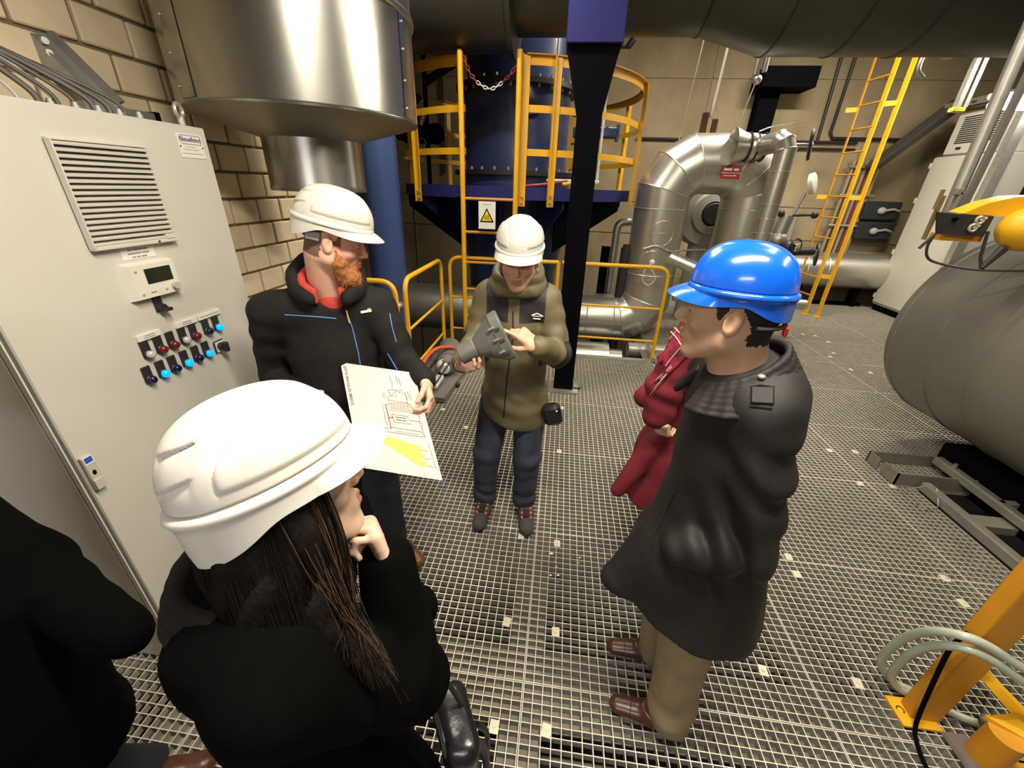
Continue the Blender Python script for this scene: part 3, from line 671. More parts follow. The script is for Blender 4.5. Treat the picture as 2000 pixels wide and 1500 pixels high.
# ------------------------------------------------------------------ guard rails
RT = 0.0215
def rail(name, label, pts, mids, posts):
    t = thing(name, label, 'guard rail', (float(np.mean([p[0] for p in pts])), float(np.mean([p[1] for p in pts])), 0.0))
    MB().tube(bend(pts, 0.13, 8), RT, 12).build('top_rail', YEL, t)
    for a, b in mids: MB().tube([a, b], 0.013, 8).build('mid_rail', YEL, t)
    for a, b in posts: MB().tube([a, b], RT, 12).build('post', YEL, t)
    return t
rail('guard_rail', 'yellow tube guard rail at the platform edge right of the black column', [(0.02, 4.56, 1.07), (1.165, 4.56, 1.07), (1.165, 4.56, 0.0)], [((0.02, 4.56, 0.62), (1.165, 4.56, 0.62)), ((0.02, 4.56, 0.235), (1.165, 4.56, 0.235))], [((0.06, 4.56, 1.07), (0.06, 4.56, 0))])
rail('guard_rail', 'yellow tube guard rail behind the man holding the device', [(-1.255, 4.56, 0.0), (-1.255, 4.56, 1.07), (-0.02, 4.56, 1.07)], [((-1.255, 4.56, 0.62), (-0.02, 4.56, 0.62)), ((-1.255, 4.56, 0.235), (-0.02, 4.56, 0.235))], [((-0.02, 4.56, 1.07), (-0.02, 4.56, 0))])
rail('guard_rail', 'yellow guard rail running away from the viewer along the pit', [(-1.30, 3.27, 0.0), (-1.30, 3.27, 1.07), (-1.30, 4.36, 1.07), (-1.30, 4.36, 0.0)], [((-1.30, 3.27, 0.62), (-1.30, 4.36, 0.62)), ((-1.30, 3.27, 0.235), (-1.30, 4.36, 0.235))], [])
rail('guard_rail', 'yellow guard rail beside the bearded man, next to the brick wall', [(-1.88, 3.17, 0.0), (-1.88, 3.17, 1.07), (-1.345, 3.17, 1.07), (-1.345, 3.17, 0.0)], [((-1.88, 3.17, 0.62), (-1.345, 3.17, 0.62))], [])
# floor drive beside the left guard rail
t = thing('valve_drive', 'grey floor drive with white flange and orange cable beside the left guard rail', 'drive', (-1.12, 3.55, 0))
gm = mat('grey_casting2', (0.16, 0.15, 0.135), 0.6, var=0.2)
m = MB(); m.prism([(-1.26, 3.1, 0.01), (-0.95, 3.1, 0.01), (-0.88, 4.2, 0.01), (-1.26, 4.2, 0.01)], (0, 0, 0.05)); m.build('bed_plate', gm, t, False)
m = MB(); m.cyl((-1.06, 3.62, 0.17), (-1.12, 3.98, 0.2), 0.12, n=24); m.sphere((-1.06, 3.62, 0.17), 0.115, 16, 10); m.build('motor', gm, t)
m = MB(); m.lathe((-1.07, 3.58, 0.17), (0.15, -1, -0.1), [(0, 0.075), (0.03, 0.085), (0.05, 0.06), (0.09, 0.05), (0.09, 0)], 20); m.obox((-1.08, 3.30, 0.12), (0.04, 0.12, 0.02), None, 0.008); m.build('white_flange', WHITE, t)
m = MB(); m.tube([(-1.05, 3.62, 0.24), (-1.12, 3.15, 0.14)], 0.012, 8); m.tube([(-1.0, 3.62, 0.24), (-1.06, 3.15, 0.14)], 0.008, 8); m.build('rod', DARK, t)
m = MB(); m.cyl((-1.19, 3.5, 0.08), (-1.22, 3.05, 0.08), 0.035, n=16); m.build('drain_pipe', DARK, t)
MB().tube(catmull([(-1.2, 3.12, 0.1), (-1.22, 3.3, 0.26), (-1.16, 3.55, 0.34), (-1.03, 3.72, 0.31), (-1.0, 3.74, 0.24)], 8), 0.020, 10).build('orange_cable', mat('cable_orange', (0.50, 0.085, 0.03), 0.5), t)
m = MB(); m.sphere((-0.92, 3.45, 0.03), 0.03, 10, 6); m.sphere((-0.98, 3.2, 0.03), 0.025, 10, 6); m.build('foot_bolt', DARK, t)
# ------------------------------------------------------------------ grey tank on the right, lying along the room
TX, TZ, TR = 3.34, 0.925, 0.74
TANK = mat('tank_sheet', (0.25, 0.24, 0.205), 0.46, 0.45, var=0.14, scale=1.6, bump=0.01, bscale=6)
t = thing('insulated_tank', 'big grey horizontal tank with ringed sheet jacket at the right', 'tank', (TX, 1.5, 0.18))
MB().lathe((TX, 0, TZ), (0, 1, 0), [(-1.2, TR), (3.30, TR)], 96).build('jacket', TANK, t)
MB().lathe((TX, 0, TZ), (0, 1, 0), [(3.30, TR), (3.335, TR-0.004), (3.40, TR-0.06), (3.46, TR-0.2), (3.50, TR-0.45), (3.51, 0.0)], 96).build('dished_end', TANK, t)
for y in (3.28, 2.93, 2.62, 1.9, 1.0): MB().lathe((TX, 0, TZ), (0, 1, 0), [(y-0.012, TR), (y-0.008, TR+0.007), (y+0.008, TR+0.007), (y+0.012, TR)], 96).build('ring_bead', TANK, t)
m = MB(); a0_ = 2.75
for y0, y1, aa in ((2.0, 2.6, 0.55), (1.2, 1.85, 0.9)):
    m2 = MB(); P_ = [(TX-(TR+0.003)*math.cos(aa), y0+(y1-y0)*k/6, TZ+(TR+0.003)*math.sin(aa)) for k in range(7)]; m2.tube(P_, 0.006, 6); m2.build('lap_seam', SEAM, t)
# cradle and channel rails under the tank
t = thing('tank_cradle', 'steel channel brackets and rails under the grey tank', 'cradle', (2.7, 2.2, 0))
ST2 = mat('dull_steel', (0.30, 0.28, 0.235), 0.6, 0.4, var=0.25, scale=10)
m = MB(); m.box((2.45, 2.70, 0.0), (2.456, 2.81, 0.09)); m.box((2.45, 2.80, 0.0), (2.95, 2.81, 0.09)); m.build('channel', ST2, t, False)
m = MB(); m.box((2.45, 2.52, 0.0), (2.458, 2.66, 0.10)); m.box((2.45, 2.52, 0.0), (2.95, 2.53, 0.10)); m.build('channel', ST2, t, False)
m = MB(); m.obox((2.62, 1.9, 0.035), (0.028, 0.60, 0.035), None, 0.008); m.build('rail', ST2, t)
m = MB(); m.obox((2.86, 2.05, 0.10), (0.03, 0.70, 0.03), None, 0.008); m.build('rail', ST2, t)
m = MB(); m.box((2.62, 2.12, 0.0), (2.86, 2.22, 0.05)); m.obox((2.94, 2.28, 0.10), (0.09, 0.02, 0.03), None, 0.006); m.build('tie_plate', ST2, t, False)
m = MB(); m.cyl((2.86, 2.62, 0.13), (2.86, 2.62, 0.16), 0.012, n=6); m.build('bolt', STEEL, t)
m = MB(); m.box((2.95, -1.0, -0.05), (3.7, 2.85, 0.19)); m.build('saddle', BLACK, t, False)
MB().tube(catmull([(2.62, 2.42, 0.08), (2.56, 2.30, 0.02), (2.47, 2.28, 0.01), (2.44, 2.40, 0.01), (2.50, 2.46, 0.02), (2.62, 2.46, 0.07)], 8), 0.002, 5).build('wire', STEEL, t)
# ------------------------------------------------------------------ far wall ladder
t = thing('wall_ladder', 'yellow ladder with double stringers leading up at the back right', 'ladder', (4.25, 7.35, 0))
for (x, y) in ((4.22, 7.22), (4.35, 7.10)):
    m = MB(); m.box((x-0.008, y-0.045, 0), (x+0.008, y+0.045, 3.75)); m.box((x-0.05, y-0.05, 0), (x+0.05, y+0.05, 0.012)); m.build('stringer', YEL, t, False)
m = MB(); m.box((4.16, 7.62, 0.2), (4.175, 7.66, 3.75)); m.build('stringer', YEL2, t, False)
for k in range(12):
    z = 0.32+0.3*k; MB().tube([(4.17, 7.64, z), (4.22, 7.22, z)], 0.012, 8).build('rung', YEL2, t)
for z in (0.62, 1.78, 2.95):
    m = MB(); m.prism([(4.22, 7.20, z), (4.35, 7.10, z), (4.35, 7.10, z+0.06), (4.22, 7.20, z+0.06)], (0.01, 0.015, 0)); m.build('stand_off', YEL, t, False); MB().prism([(4.17, 7.64, z+0.0), (4.05, 7.72, z), (4.05, 7.72, z+0.06), (4.17, 7.64, z+0.06)], (0.0, 0.012, 0)).build('stand_off', YEL, t, False)
# ------------------------------------------------------------------ far switch cabinet with cooling unit
CABW = mat('cabinet_light_grey', (0.60, 0.575, 0.50), 0.45, var=0.05, scale=3)
t = thing('far_switch_cabinet', 'tall pale grey switch cabinet standing behind the tank', 'cabinet', (5.95, 7.4, 0))
m = MB(); m.obox((5.95, 7.42, 1.26), (0.25, 0.53, 1.16), None, 0.01); m.build('body', CABW, t)
m = MB(); m.obox((5.693, 7.42, 1.27), (0.012, 0.51, 1.13), None, 0.006); d_ = m.build('door', CABW, t)
for z in (0.25, 1.0, 1.8, 2.3): m = MB(); m.obox((5.69, 7.945, z), (0.02, 0.02, 0.04), None, 0.006); m.build('hinge', CABW, d_)
m = MB(); m.box((5.72, 6.92, 0.0), (6.2, 7.92, 0.10)); m.build('plinth', BLACK, t, False)
m = MB(); m.torus((5.8, 7.85, 2.46), (1, 0, 0), 0.022, 0.006, 14, 6); m.build('lifting_eye', STEEL, t)
t = thing('cooling_unit', 'white cooling unit with louvres on top of the far cabinet', 'air conditioner', (5.93, 7.42, 2.425))
m = MB(); m.obox((5.93, 7.42, 2.70), (0.23, 0.42, 0.272), None, 0.02); m.build('housing', CABW, t)
for k in range(13): m = MB(); m.box((5.692, 7.12, 2.58+k*0.027), (5.70, 7.70, 2.592+k*0.027)); m.build('louvre', DARK, t, False)
m = MB(); m.box((5.69, 7.55, 2.50), (5.70, 7.63, 2.53)); m.build('badge', DARK, t, False)
# strut frame right of the far cabinet, tray, cables
tag(MB().box((5.62, 6.74, 0.0), (5.74, 6.84, 3.2)).build('strut_post', STEEL, None, False), 'grey strut post at the right edge of the far cabinet', 'post')
t = thing('cable_tray', 'grey perforated cable tray sloping up above the far cabinet', 'cable tray', (5.6, 8.2, 2.3))
m = MB(); m.prism([(5.05, 8.45, 2.28), (5.30, 8.45, 2.28), (5.92, 8.2, 3.05), (5.80, 8.2, 3.22)], (0, 0.02, 0.0)); m.prism([(5.05, 8.2, 2.30), (5.07, 8.2, 2.30), (5.82, 7.95, 3.22), (5.80, 7.95, 3.22)], (0, 0.3, 0)); m.build('sloping_section', mat('tray_dark', (0.10, 0.095, 0.08), 0.6, 0.4), t, False)
m = MB(); m.box((5.70, 4.8, 3.05), (5.712, 8.2, 3.15)); m.box((5.70, 4.8, 3.05), (6.0, 8.2, 3.06)); m.build('level_section', STEEL, t, False)
for k in range(14): MB().box((5.697, 5.0+k*0.22, 3.09), (5.70, 5.08+k*0.22, 3.11)).build('slot', DARK, t, False)
t = thing('cable_riser', 'bundle of red and tan cables clamped to the back wall', 'cable bundle', (5.1, 8.5, 0.3))
for k in range(7): MB().tube([(4.90+k*0.07, 8.6-0.02*(k % 2), 0.3), (4.93+k*0.07, 8.6, 2.40)], 0.028, 8).build('cable', [mat('cable_tan', (0.36, 0.28, 0.19), 0.7), mat('cable_maroon', (0.17, 0.055, 0.045), 0.6), mat('cable_tan', (0.3, 0.25, 0.2), 0.7)][k % 3], t)
for z in (0.75, 1.35, 1.85, 2.3): MB().tube([(4.84, 8.55, z), (5.42, 8.55, z)], 0.024, 8).build('clamp', STEEL, t)
for k, y in enumerate((6.4, 6.25, 6.1)): tag(MB().tube(catmull([(6.6, y, 3.0), (6.7, y+0.1, 2.2), (6.6, y-0.1, 1.6), (6.75, y, 0.3)], 6), 0.03, 8).build('hanging_cable', mat('cable_maroon', (0.17, 0.055, 0.045), 0.6)), 'dark red cable hanging right of the far cabinet, '+ORD[k]+' from the left', 'cable', 'dark red hanging cables')
m = MB(); m.box((6.4, 5.2, 0), (6.5, 8.3, 3.1)); struct(m.build('wall_partition', mat('dark_partition', (0.05, 0.035, 0.03), 0.8, var=0.4, scale=4), None, False))
# junction boxes with pale plugs
t = thing('socket_box', 'dark socket boxes with pale plugs beside the far cabinet', 'socket', (5.6, 8.55, 1.3))
for z in (1.28, 1.62):
    m = MB(); m.obox((5.62, 8.58, z), (0.30, 0.08, 0.15), None, 0.02); b_ = m.build('box', mat('box_slate', (0.03, 0.035, 0.045), 0.5), t)
    m = MB(); m.sphere((5.60, 8.48, z), (0.07, 0.05, 0.06), 12, 8); m.tube([(5.62, 8.46, z), (5.78, 8.47, z+0.03), (5.9, 8.5, z)], 0.02, 8); m.build('plug', mat('plug_grey', (0.5, 0.48, 0.44), 0.4), b_)
# big low pipe along the back wall
t = thing('back_wall_pipe', 'thick insulated pipe along the foot of the back wall', 'pipe', (4.6, 8.1, 0.2))
MB().lathe((2.6, 8.1, 0.62), (1, 0, 0), [(0, 0.30), (3.4, 0.30)], 40, True).build('jacket', GALV2, t)
for x in (3.2, 4.35, 4.7): MB().torus((x, 8.1, 0.62), (1, 0, 0), 0.302, 0.008, 40, 6).build('clamp_band', SEAM, t)
m = MB()
for x in (3.4, 4.4, 5.4): m.box((x, 8.0, 0.0), (x+0.06, 8.2, 0.34))
m.box((3.2, 8.05, 0.0), (5.6, 8.15, 0.06)); m.build('stand', BLACK, t, False)
m = MB(); m.obox((3.95, 8.57, 1.07), (0.30, 0.1, 0.42), None, 0.03); t2 = thing('gauge_cabinet', 'grey gauge panel with two round openings behind the yellow ladder', 'panel', (3.95, 8.57, 0.65)); m.build('housing', mat('warm_grey', (0.27, 0.24, 0.19), 0.6), t2)
for z in (0.86, 1.22): MB().lathe((3.95, 8.47, z), (0, -1, 0), [(0, 0.13), (0.02, 0.13), (0.03, 0.09), (0.0, 0.08), (0.0, 0.0)], 24).build('gauge', DARK, t2)
# valves and gauges right of the bend
t = thing('gauge_valve_group', 'pressure gauge with valves right of the wide pipe bend', 'valve', (3.0, 6.2, 0.8))
m = MB(); m.lathe((3.02, 5.95, 1.95), (0.75, -0.6, 0.25), [(-0.03, 0.0), (-0.03, 0.12), (0.02, 0.125), (0.03, 0.11), (0.02, 0.0)], 28); m.build('gauge', mat('gauge_pale', (0.6, 0.57, 0.5), 0.3), t)
MB().tube([(2.98, 5.97, 1.85), (2.93, 6.0, 1.6), (2.9, 6.0, 1.2)], 0.022, 8).build('stem', STEEL, t)
m = MB(); m.cyl((2.83, 6.0, 1.35), (2.86, 6.0, 1.58), 0.09, n=16); m.sphere((2.83, 6.0, 1.28), 0.12, 14, 10); m.build('pot', STEEL, t)
m = MB(); m.cyl((2.9, 5.95, 1.58), (3.12, 5.88, 1.60), 0.015, n=8); m.sphere((3.13, 5.88, 1.60), 0.045, 10, 8); m.sphere((2.76, 5.95, 1.60), 0.045, 10, 8); m.build('knob', DARK, t)
m = MB(); m.tube([(2.7, 5.9, 1.2), (2.95, 5.85, 1.15), (3.25, 5.85, 1.17)], 0.05, 10); m.sphere((2.92, 5.85, 1.2), 0.09, 12, 8); m.tube([(2.72, 5.85, 1.05), (2.74, 5.85, 0.86), (2.95, 5.85, 0.80)], 0.035, 8); m.build('manifold', DARK, t); MB().tube([(2.72, 5.9, 0.0), (2.72, 5.9, 1.2)], 0.03, 10).build('standpipe', DARK, t)
handwheel((2.98, 5.78, 1.24), (0.3, -0.9, 0.2), 0.08, t); handwheel((3.27, 5.8, 1.14), (0.9, -0.4, 0.1), 0.13, t)
# conduits on the back wall
for k, (P_, r_) in enumerate([([(1.2, 8.66, 2.66), (4.9, 8.66, 2.66)], 0.022), ([(3.6, 8.66, 2.56), (4.9, 8.66, 2.56)], 0.02), ([(4.25, 8.66, 2.66), (4.20, 8.66, 4.2)], 0.025), ([(4.42, 8.66, 4.2), (4.42, 8.66, 2.80), (4.48, 8.66, 2.72), (5.6, 8.66, 2.72)], 0.025), ([(-2.4, 8.66, 2.0), (-2.4, 8.66, 4.5)], 0.02), ([(3.1, 8.66, 2.62), (3.1, 8.66, 4.5)], 0.03)]):
    tag(MB().tube(P_, r_, 8).build('conduit', DARK), ['long dark conduit along the back wall above the bend', 'second conduit just below the long one on the back wall', 'vertical conduit on the back wall, left one of the pair by the ladder', 'bent conduit on the back wall, right one of the pair by the ladder', 'thin conduit on the back wall left of the vessel', 'vertical conduit on the back wall behind the hanging hook'][k], 'conduit')
# steel beam stub on the wall
m = MB(); m.box((2.95, 8.2, 3.35), (3.75, 8.7, 3.62)); m.box((3.05, 8.45, 2.3), (3.35, 8.7, 3.5)); tag(m.build('wall_bracket', BLACK, None, False), 'black steel bracket on the back wall under the overhead duct', 'bracket')
# hoist hook hanging from the duct
t = thing('chain_hoist_hook', 'small chrome hook block hanging above the pipe bend', 'hook', (1.98, 5.9, 2.6))
m = MB(); m.cyl((2.02, 5.9, 3.02), (2.02, 5.9, 3.30), 0.035, n=12); m.cyl((2.10, 5.9, 3.05), (2.10, 5.9, 3.32), 0.03, n=12); m.sphere((2.05, 5.9, 2.98), 0.05, 12, 8); m.build('block', STEEL, t)
MB().tube([(2.04, 5.9, 2.95), (1.96, 5.9, 2.55)], 0.006, 6).build('wire', STEEL, t); MB().tube([(2.06, 5.9, 3.3), (2.06, 5.9, 3.9)], 0.006, 6).build('wire', STEEL, t)
tag(MB().tube([(1.28, 5.75, 2.36), (1.36, 5.75, 3.5)], 0.005, 6).build('guy_wire', STEEL), 'thin guy wire left of the hanger rod', 'wire')
# hanging strut rail with yellow end cap, conduit post, ceiling lamp
t = thing('hanging_strut', 'pale strut rail hanging from above with a yellow end cap', 'strut', (4.33, 6.0, 2.72))
for dx in (-0.035, 0.035): m = MB(); m.box((4.33+dx-0.022, 5.97, 2.76), (4.33+dx+0.022, 6.03, 5.8)); m.build('channel', STEEL, t, False)
m = MB(); m.obox((4.31, 6.0, 2.735), (0.06, 0.045, 0.022), None, 0.006); m.build('end_cap', mat('cap_yellow', (0.75, 0.72, 0.05), 0.4), t)
m = MB(); m.torus((4.25, 5.95, 3.28), (0.2, 0.3, 1), 0.09, 0.02, 20, 8); m.tube(catmull([(4.2, 5.95, 3.28), (3.95, 5.95, 3.2), (3.75, 5.95, 3.25), (3.72, 5.95, 3.1), (3.8, 5.95, 3.02)], 6), 0.02, 8); m.build('cable_clamp', STEEL, t)
t = thing('conduit_post', 'grey upright conduit pipe hanging down over the tank', 'pipe', (2.50, 3.2, 1.69))
MB().tube([(2.475, 3.2, 3.0), (2.52, 3.2, 1.72)], 0.036, 20).build('pipe_wall', STEEL, t)
m = MB(); m.box((2.53, 3.13, 1.70), (2.56, 3.16, 3.0)); m.build('strut_rail', mat('strut_dark', (0.22, 0.21, 0.19), 0.5, 0.5), t, False)
m = MB(); m.obox((2.47, 3.12, 1.74), (0.012, 0.02, 0.12), None, 0.004); m.obox((2.455, 3.12, 1.86), (0.02, 0.02, 0.02), None, 0.004); m.build('clamp', ST2, t)
# yellow hoist body with black plate, cable loop
t = thing('yellow_hoist', 'yellow hoist body with black mounting plate above the grey tank', 'hoist', (2.42, 2.7, 1.5))
m = MB(); m.prism([(2.07, 2.70, 1.745), (2.345, 2.68, 1.735), (2.325, 2.66, 1.63), (2.10, 2.68, 1.635)], (0.0, 0.012, 0.004)); m.build('mounting_plate', mat('black_plate', (0.03, 0.026, 0.024), 0.4, 0.3), t, False)
m = MB(); m.prism([(2.20, 2.70, 1.745), (2.30, 2.70, 1.80), (2.42, 2.70, 1.835), (3.1, 2.70, 1.88), (3.1, 2.70, 1.735), (2.34, 2.69, 1.735)], (0.0, 0.10, 0.005)); m.build('cover', YEL, t, True)
m = MB(); m.sphere((2.50, 2.63, 1.68), (0.13, 0.12, 0.115), 24, 16); m.cyl((2.5, 2.63, 1.68), (3.2, 2.63, 1.70), 0.115, n=24); m.build('drum', YEL, t)
m = MB(); m.box((2.16, 2.70, 1.60), (2.36, 2.80, 1.635)); m.build('lower_frame', YEL2, t, False)
for (x, z) in ((2.27, 1.715), (2.255, 1.675)): m = MB(); m.torus((x, 2.665, z), (0, 1, 0), 0.018, 0.007, 18, 6); m.cyl((x, 2.67, z), (x+0.03, 2.667, z+0.012), 0.008, n=8); m.build('nut', mat('nut_zinc', (0.62, 0.58, 0.45), 0.35, 0.6), t)
m = MB(); m.cyl((2.16, 2.675, 1.715), (2.16, 2.69, 1.715), 0.012, n=12); m.build('hole', BLACK, t)
MB().tube(catmull([(2.09, 2.68, 1.62), (2.085, 2.68, 1.56), (2.12, 2.68, 1.50), (2.20, 2.66, 1.475), (2.35, 2.62, 1.46), (2.6, 2.6, 1.47)], 8), 0.007, 8).build('cable_loop', mat('cable_brown', (0.04, 0.03, 0.028), 0.4), t)
MB().tube([(2.095, 2.68, 1.635), (2.045, 2.68, 1.555)], 0.008, 8).build('hook_rod', DARK, t)
m = MB(); m.tube([(2.335, 2.66, 1.66), (2.345, 2.64, 1.53), (2.365, 2.62, 1.46)], 0.008, 8); m.tube([(2.42, 2.62, 1.58), (2.365, 2.62, 1.47)], [0.022, 0.012], 8); m.build('strap', DARK, t)
m = MB(); m.box((2.07, 2.71, 1.60), (2.085, 2.73, 1.83)); m.box((2.05, 2.70, 1.76), (2.06, 2.72, 1.86)); m.build('hanger', mat('brass', (0.35, 0.27, 0.12), 0.4, 0.6), t, False)
# ------------------------------------------------------------------ yellow stand at the bottom right with hoses
t = thing('yellow_stand', 'yellow steel stand bolted to the grating at the lower right', 'stand', (1.52, 1.01, 0))
m = MB(); m.obox((1.535, 1.025, 0.95), (0.052, 0.030, 0.94), None, 0.006); m.build('post', YEL2, t)
m = MB(); m.box((1.437, 0.965, 0.002), (1.575, 1.068, 0.012)); bp = m.build('base_plate', YEL, t, False)
m = MB(); m.torus((1.462, 1.02, 0.013), (0, 0, 1), 0.012, 0.002, 14, 5, 0.5, 4.6); m.build('bolt_hole', DARK, bp)
m = MB(); m.cyl((1.665, 0.905, 0.0), (1.665, 0.905, 0.16), 0.05, n=20); m.build('round_foot', YEL2, t)
m = MB(); m.prism([(1.63, 0.85, 0.001), (1.9, 0.82, 0.001), (1.9, 0.90, 0.001), (1.66, 0.90, 0.001)], (0, 0, 0.012)); m.build('foot_plate', YEL, t, False)
m = MB(); m.prism([(1.585, 1.03, 0.30), (1.62, 1.03, 0.30), (1.80, 0.93, 0.16), (1.76, 0.92, 0.14)], (0.0, 0.03, 0.012)); m.build('brace', YEL, t, False)
m = MB(); m.prism([(1.62, 0.95, 0.16), (1.70, 0.95, 0.20), (1.82, 0.92, 0.17), (1.78, 0.86, 0.14)], (0, 0, 0.015)); m.build('cap_plate', YEL, t, False)
m = MB(); m.box((1.57, 0.85, 0.001), (1.66, 0.97, 0.004)); tag(m.build('patch_plate', mat('patch_brown', (0.17, 0.14, 0.12), 0.7, var=0.2), None, False), 'small brownish plate on the grating beside the yellow stand', 'plate')
HOSE = mat('clear_hose', (0.42, 0.46, 0.36), 0.25, spec=0.6, var=0.12, scale=30)
tag(MB().tube(catmull([(2.0, 0.80, 0.20), (1.72, 0.88, 0.42), (1.54, 0.93, 0.494), (1.447, 0.95, 0.539), (1.386, 0.97, 0.546), (1.361, 1.02, 0.484), (1.377, 1.08, 0.356), (1.40, 1.12, 0.197), (1.431, 1.13, 0.10), (1.502, 1.12, 0.022), (1.566, 1.09, 0.02), (1.66, 1.03, 0.02), (1.76, 0.99, 0.03)], 10), 0.0145, 12).build('water_hose', HOSE), 'outer loop of the pale green hose around the yellow stand', 'hose')
tag(MB().tube(catmull([(2.0, 0.78, 0.14), (1.74, 0.87, 0.36), (1.557, 0.92, 0.446), (1.46, 0.94, 0.497), (1.406, 0.965, 0.496), (1.395, 1.02, 0.408), (1.402, 1.06, 0.286), (1.432, 1.09, 0.139), (1.461, 1.092, 0.068), (1.518, 1.085, 0.022), (1.60, 1.06, 0.02)], 10), 0.0145, 12).build('water_hose', HOSE), 'inner loop of the pale green hose around the yellow stand', 'hose')
m = MB(); m.lathe((1.70, 1.0, 0.06), (0.6, -0.3, 0.25), [(0, 0.014), (0.01, 0.022), (0.03, 0.022), (0.035, 0.016), (0.06, 0.016), (0.065, 0.024), (0.10, 0.024), (0.10, 0.0)], 16); tag(m.build('hose_coupling', mat('brass_dull', (0.20, 0.17, 0.11), 0.45, 0.6)), 'dull brass hose coupling behind the yellow stand foot', 'coupling')
tag(MB().tube(catmull([(1.42, 0.99, 0.54), (1.40, 0.982, 0.46), (1.424, 0.978, 0.299), (1.458, 0.972, 0.108), (1.462, 0.955, 0.03), (1.450, 0.92, 0.010), (1.43, 0.86, 0.009), (1.42, 0.78, 0.009)], 8), 0.007, 8).build('power_cable', BLACK), 'black power cable hanging down the yellow stand', 'cable')
m = MB()
for (x, y, r_) in ((0.08, 1.57, 0.011), (0.11, 1.488, 0.006), (0.08, 1.433, 0.007), (0.119, 1.439, 0.007), (0.234, 1.566, 0.006), (0.227, 1.531, 0.005), (0.099, 1.519, 0.004), (0.12, 1.40, 0.004)): m.sphere((x, y, 0.003), (r_, r_*0.8, 0.003), 8, 5)
tag(m.build('paint_flakes', WHITE), 'scattered white flakes on the grating in front of the man with the casting', 'debris', kind='stuff')
# ------------------------------------------------------------------ lamp fixtures (above the frame except one)
LB = ['above the camera', 'behind the camera', 'above the man in the blue helmet', 'over the ladder', 'over the back right of the hall', 'over the blue vessel', 'over the grey tank', 'over the far cabinet']
for k, (x, y, z, lx, ly, wt) in enumerate(LAMPS):
    t = thing('tube_lamp', 'fluorescent tube lamp '+LB[k], 'lamp', (x, y, z), 'ceiling tube lamps')
    m = MB(); m.obox((x, y, z+0.02), (lx/2+0.04, ly/2+0.04, 0.04), None, 0.01); m.build('housing', WHITE, t)
    m = MB(); m.obox((x, y, z-0.035), (lx/2, ly/2, 0.012), None, 0.005); m.build('diffuser', LAMPM, t)
    MB().tube([(x, y, z+0.05), (x, y, 5.8)], 0.006, 6).build('hanger', STEEL, t)
t = thing('wall_tube_lamp', 'bright fluorescent tube glowing above the far cabinet', 'lamp', (5.2, 6.5, 2.85))
MB().tube([(5.02, 6.5, 2.875), (5.9, 6.45, 2.875)], 0.06, 12).build('tube', mat('lamp_tube_white', (1.0, 0.97, 0.9), 0.4, emit=14.0), t)
m = MB(); m.obox((5.45, 6.5, 2.96), (0.46, 0.07, 0.03), None, 0.008); m.build('housing', CABW, t)
# ------------------------------------------------------------------ control cabinet at the left
CAB = mat('cabinet_grey', (0.56, 0.53, 0.465), 0.5, var=0.03, scale=4, bump=0.03, bscale=220)
FX = -1.422
t = thing('control_cabinet', 'tall light grey control cabinet with louvre and lamp buttons at the left', 'cabinet', (-1.68, 1.24, 0))
m = MB(); m.obox((-1.684, 1.24, 0.985), (0.240, 0.435, 0.985), None, 0.008); m.build('body', CAB, t)
m = MB(); m.obox((FX-0.010, 1.2445, 0.985), (0.010, 0.4265, 0.982), None, 0.004); door = m.build('door', CAB, t)
m = MB(); m.box((FX-0.024, 0.8062, 0.01), (FX-0.012, 0.8175, 1.965)); m.build('gasket', mat('gasket_grey', (0.12, 0.115, 0.11), 0.7), t, False)
m = MB(); m.box((FX-0.022, 0.8048, 0.003), (FX-0.004, 0.8085, 1.968)); m.build('edge_strip', mat('strip_light', (0.62, 0.60, 0.54), 0.4), t, False)
# louvre grille
lv = mat('louvre_cream', (0.56, 0.525, 0.455), 0.5)
m = MB(); m.obox((FX+0.003, 1.2415, 1.734), (0.003, 0.146, 0.146), None, 0.002); g = m.build('louvre_frame', mat('louvre_dark', (0.10, 0.085, 0.07), 0.7), door)
for k in range(18):
    z = 1.601+k*0.0158; m = MB()
    m.prism([(FX+0.004, 1.101, z), (FX+0.022, 1.101, z-0.003), (FX+0.023, 1.101, z+0.002), (FX+0.006, 1.101, z+0.0085)], (0, 0.281, 0)); m.build('louvre_slat', lv, g, False)
m = MB(); m.obox((FX+0.012, 1.0985, 1.735), (0.012, 0.0025, 0.146), None, 0.001); m.obox((FX+0.012, 1.2415, 1.591), (0.012, 0.145, 0.006), None, 0.002); m.obox((FX+0.008, 1.2415, 1.881), (0.008, 0.145, 0.003), None, 0.001); m.build('louvre_rim', lv, g)
m = MB(); m.obox((FX+0.016, 1.36, 1.604), (0.01, 0.018, 0.008), None, 0.002); m.build('latch', lv, g)
m = MB(); m.box((FX+0.022, 1.305, 1.588), (FX+0.0245, 1.314, 1.594)); m.build('latch_slot', DARK, g, False)
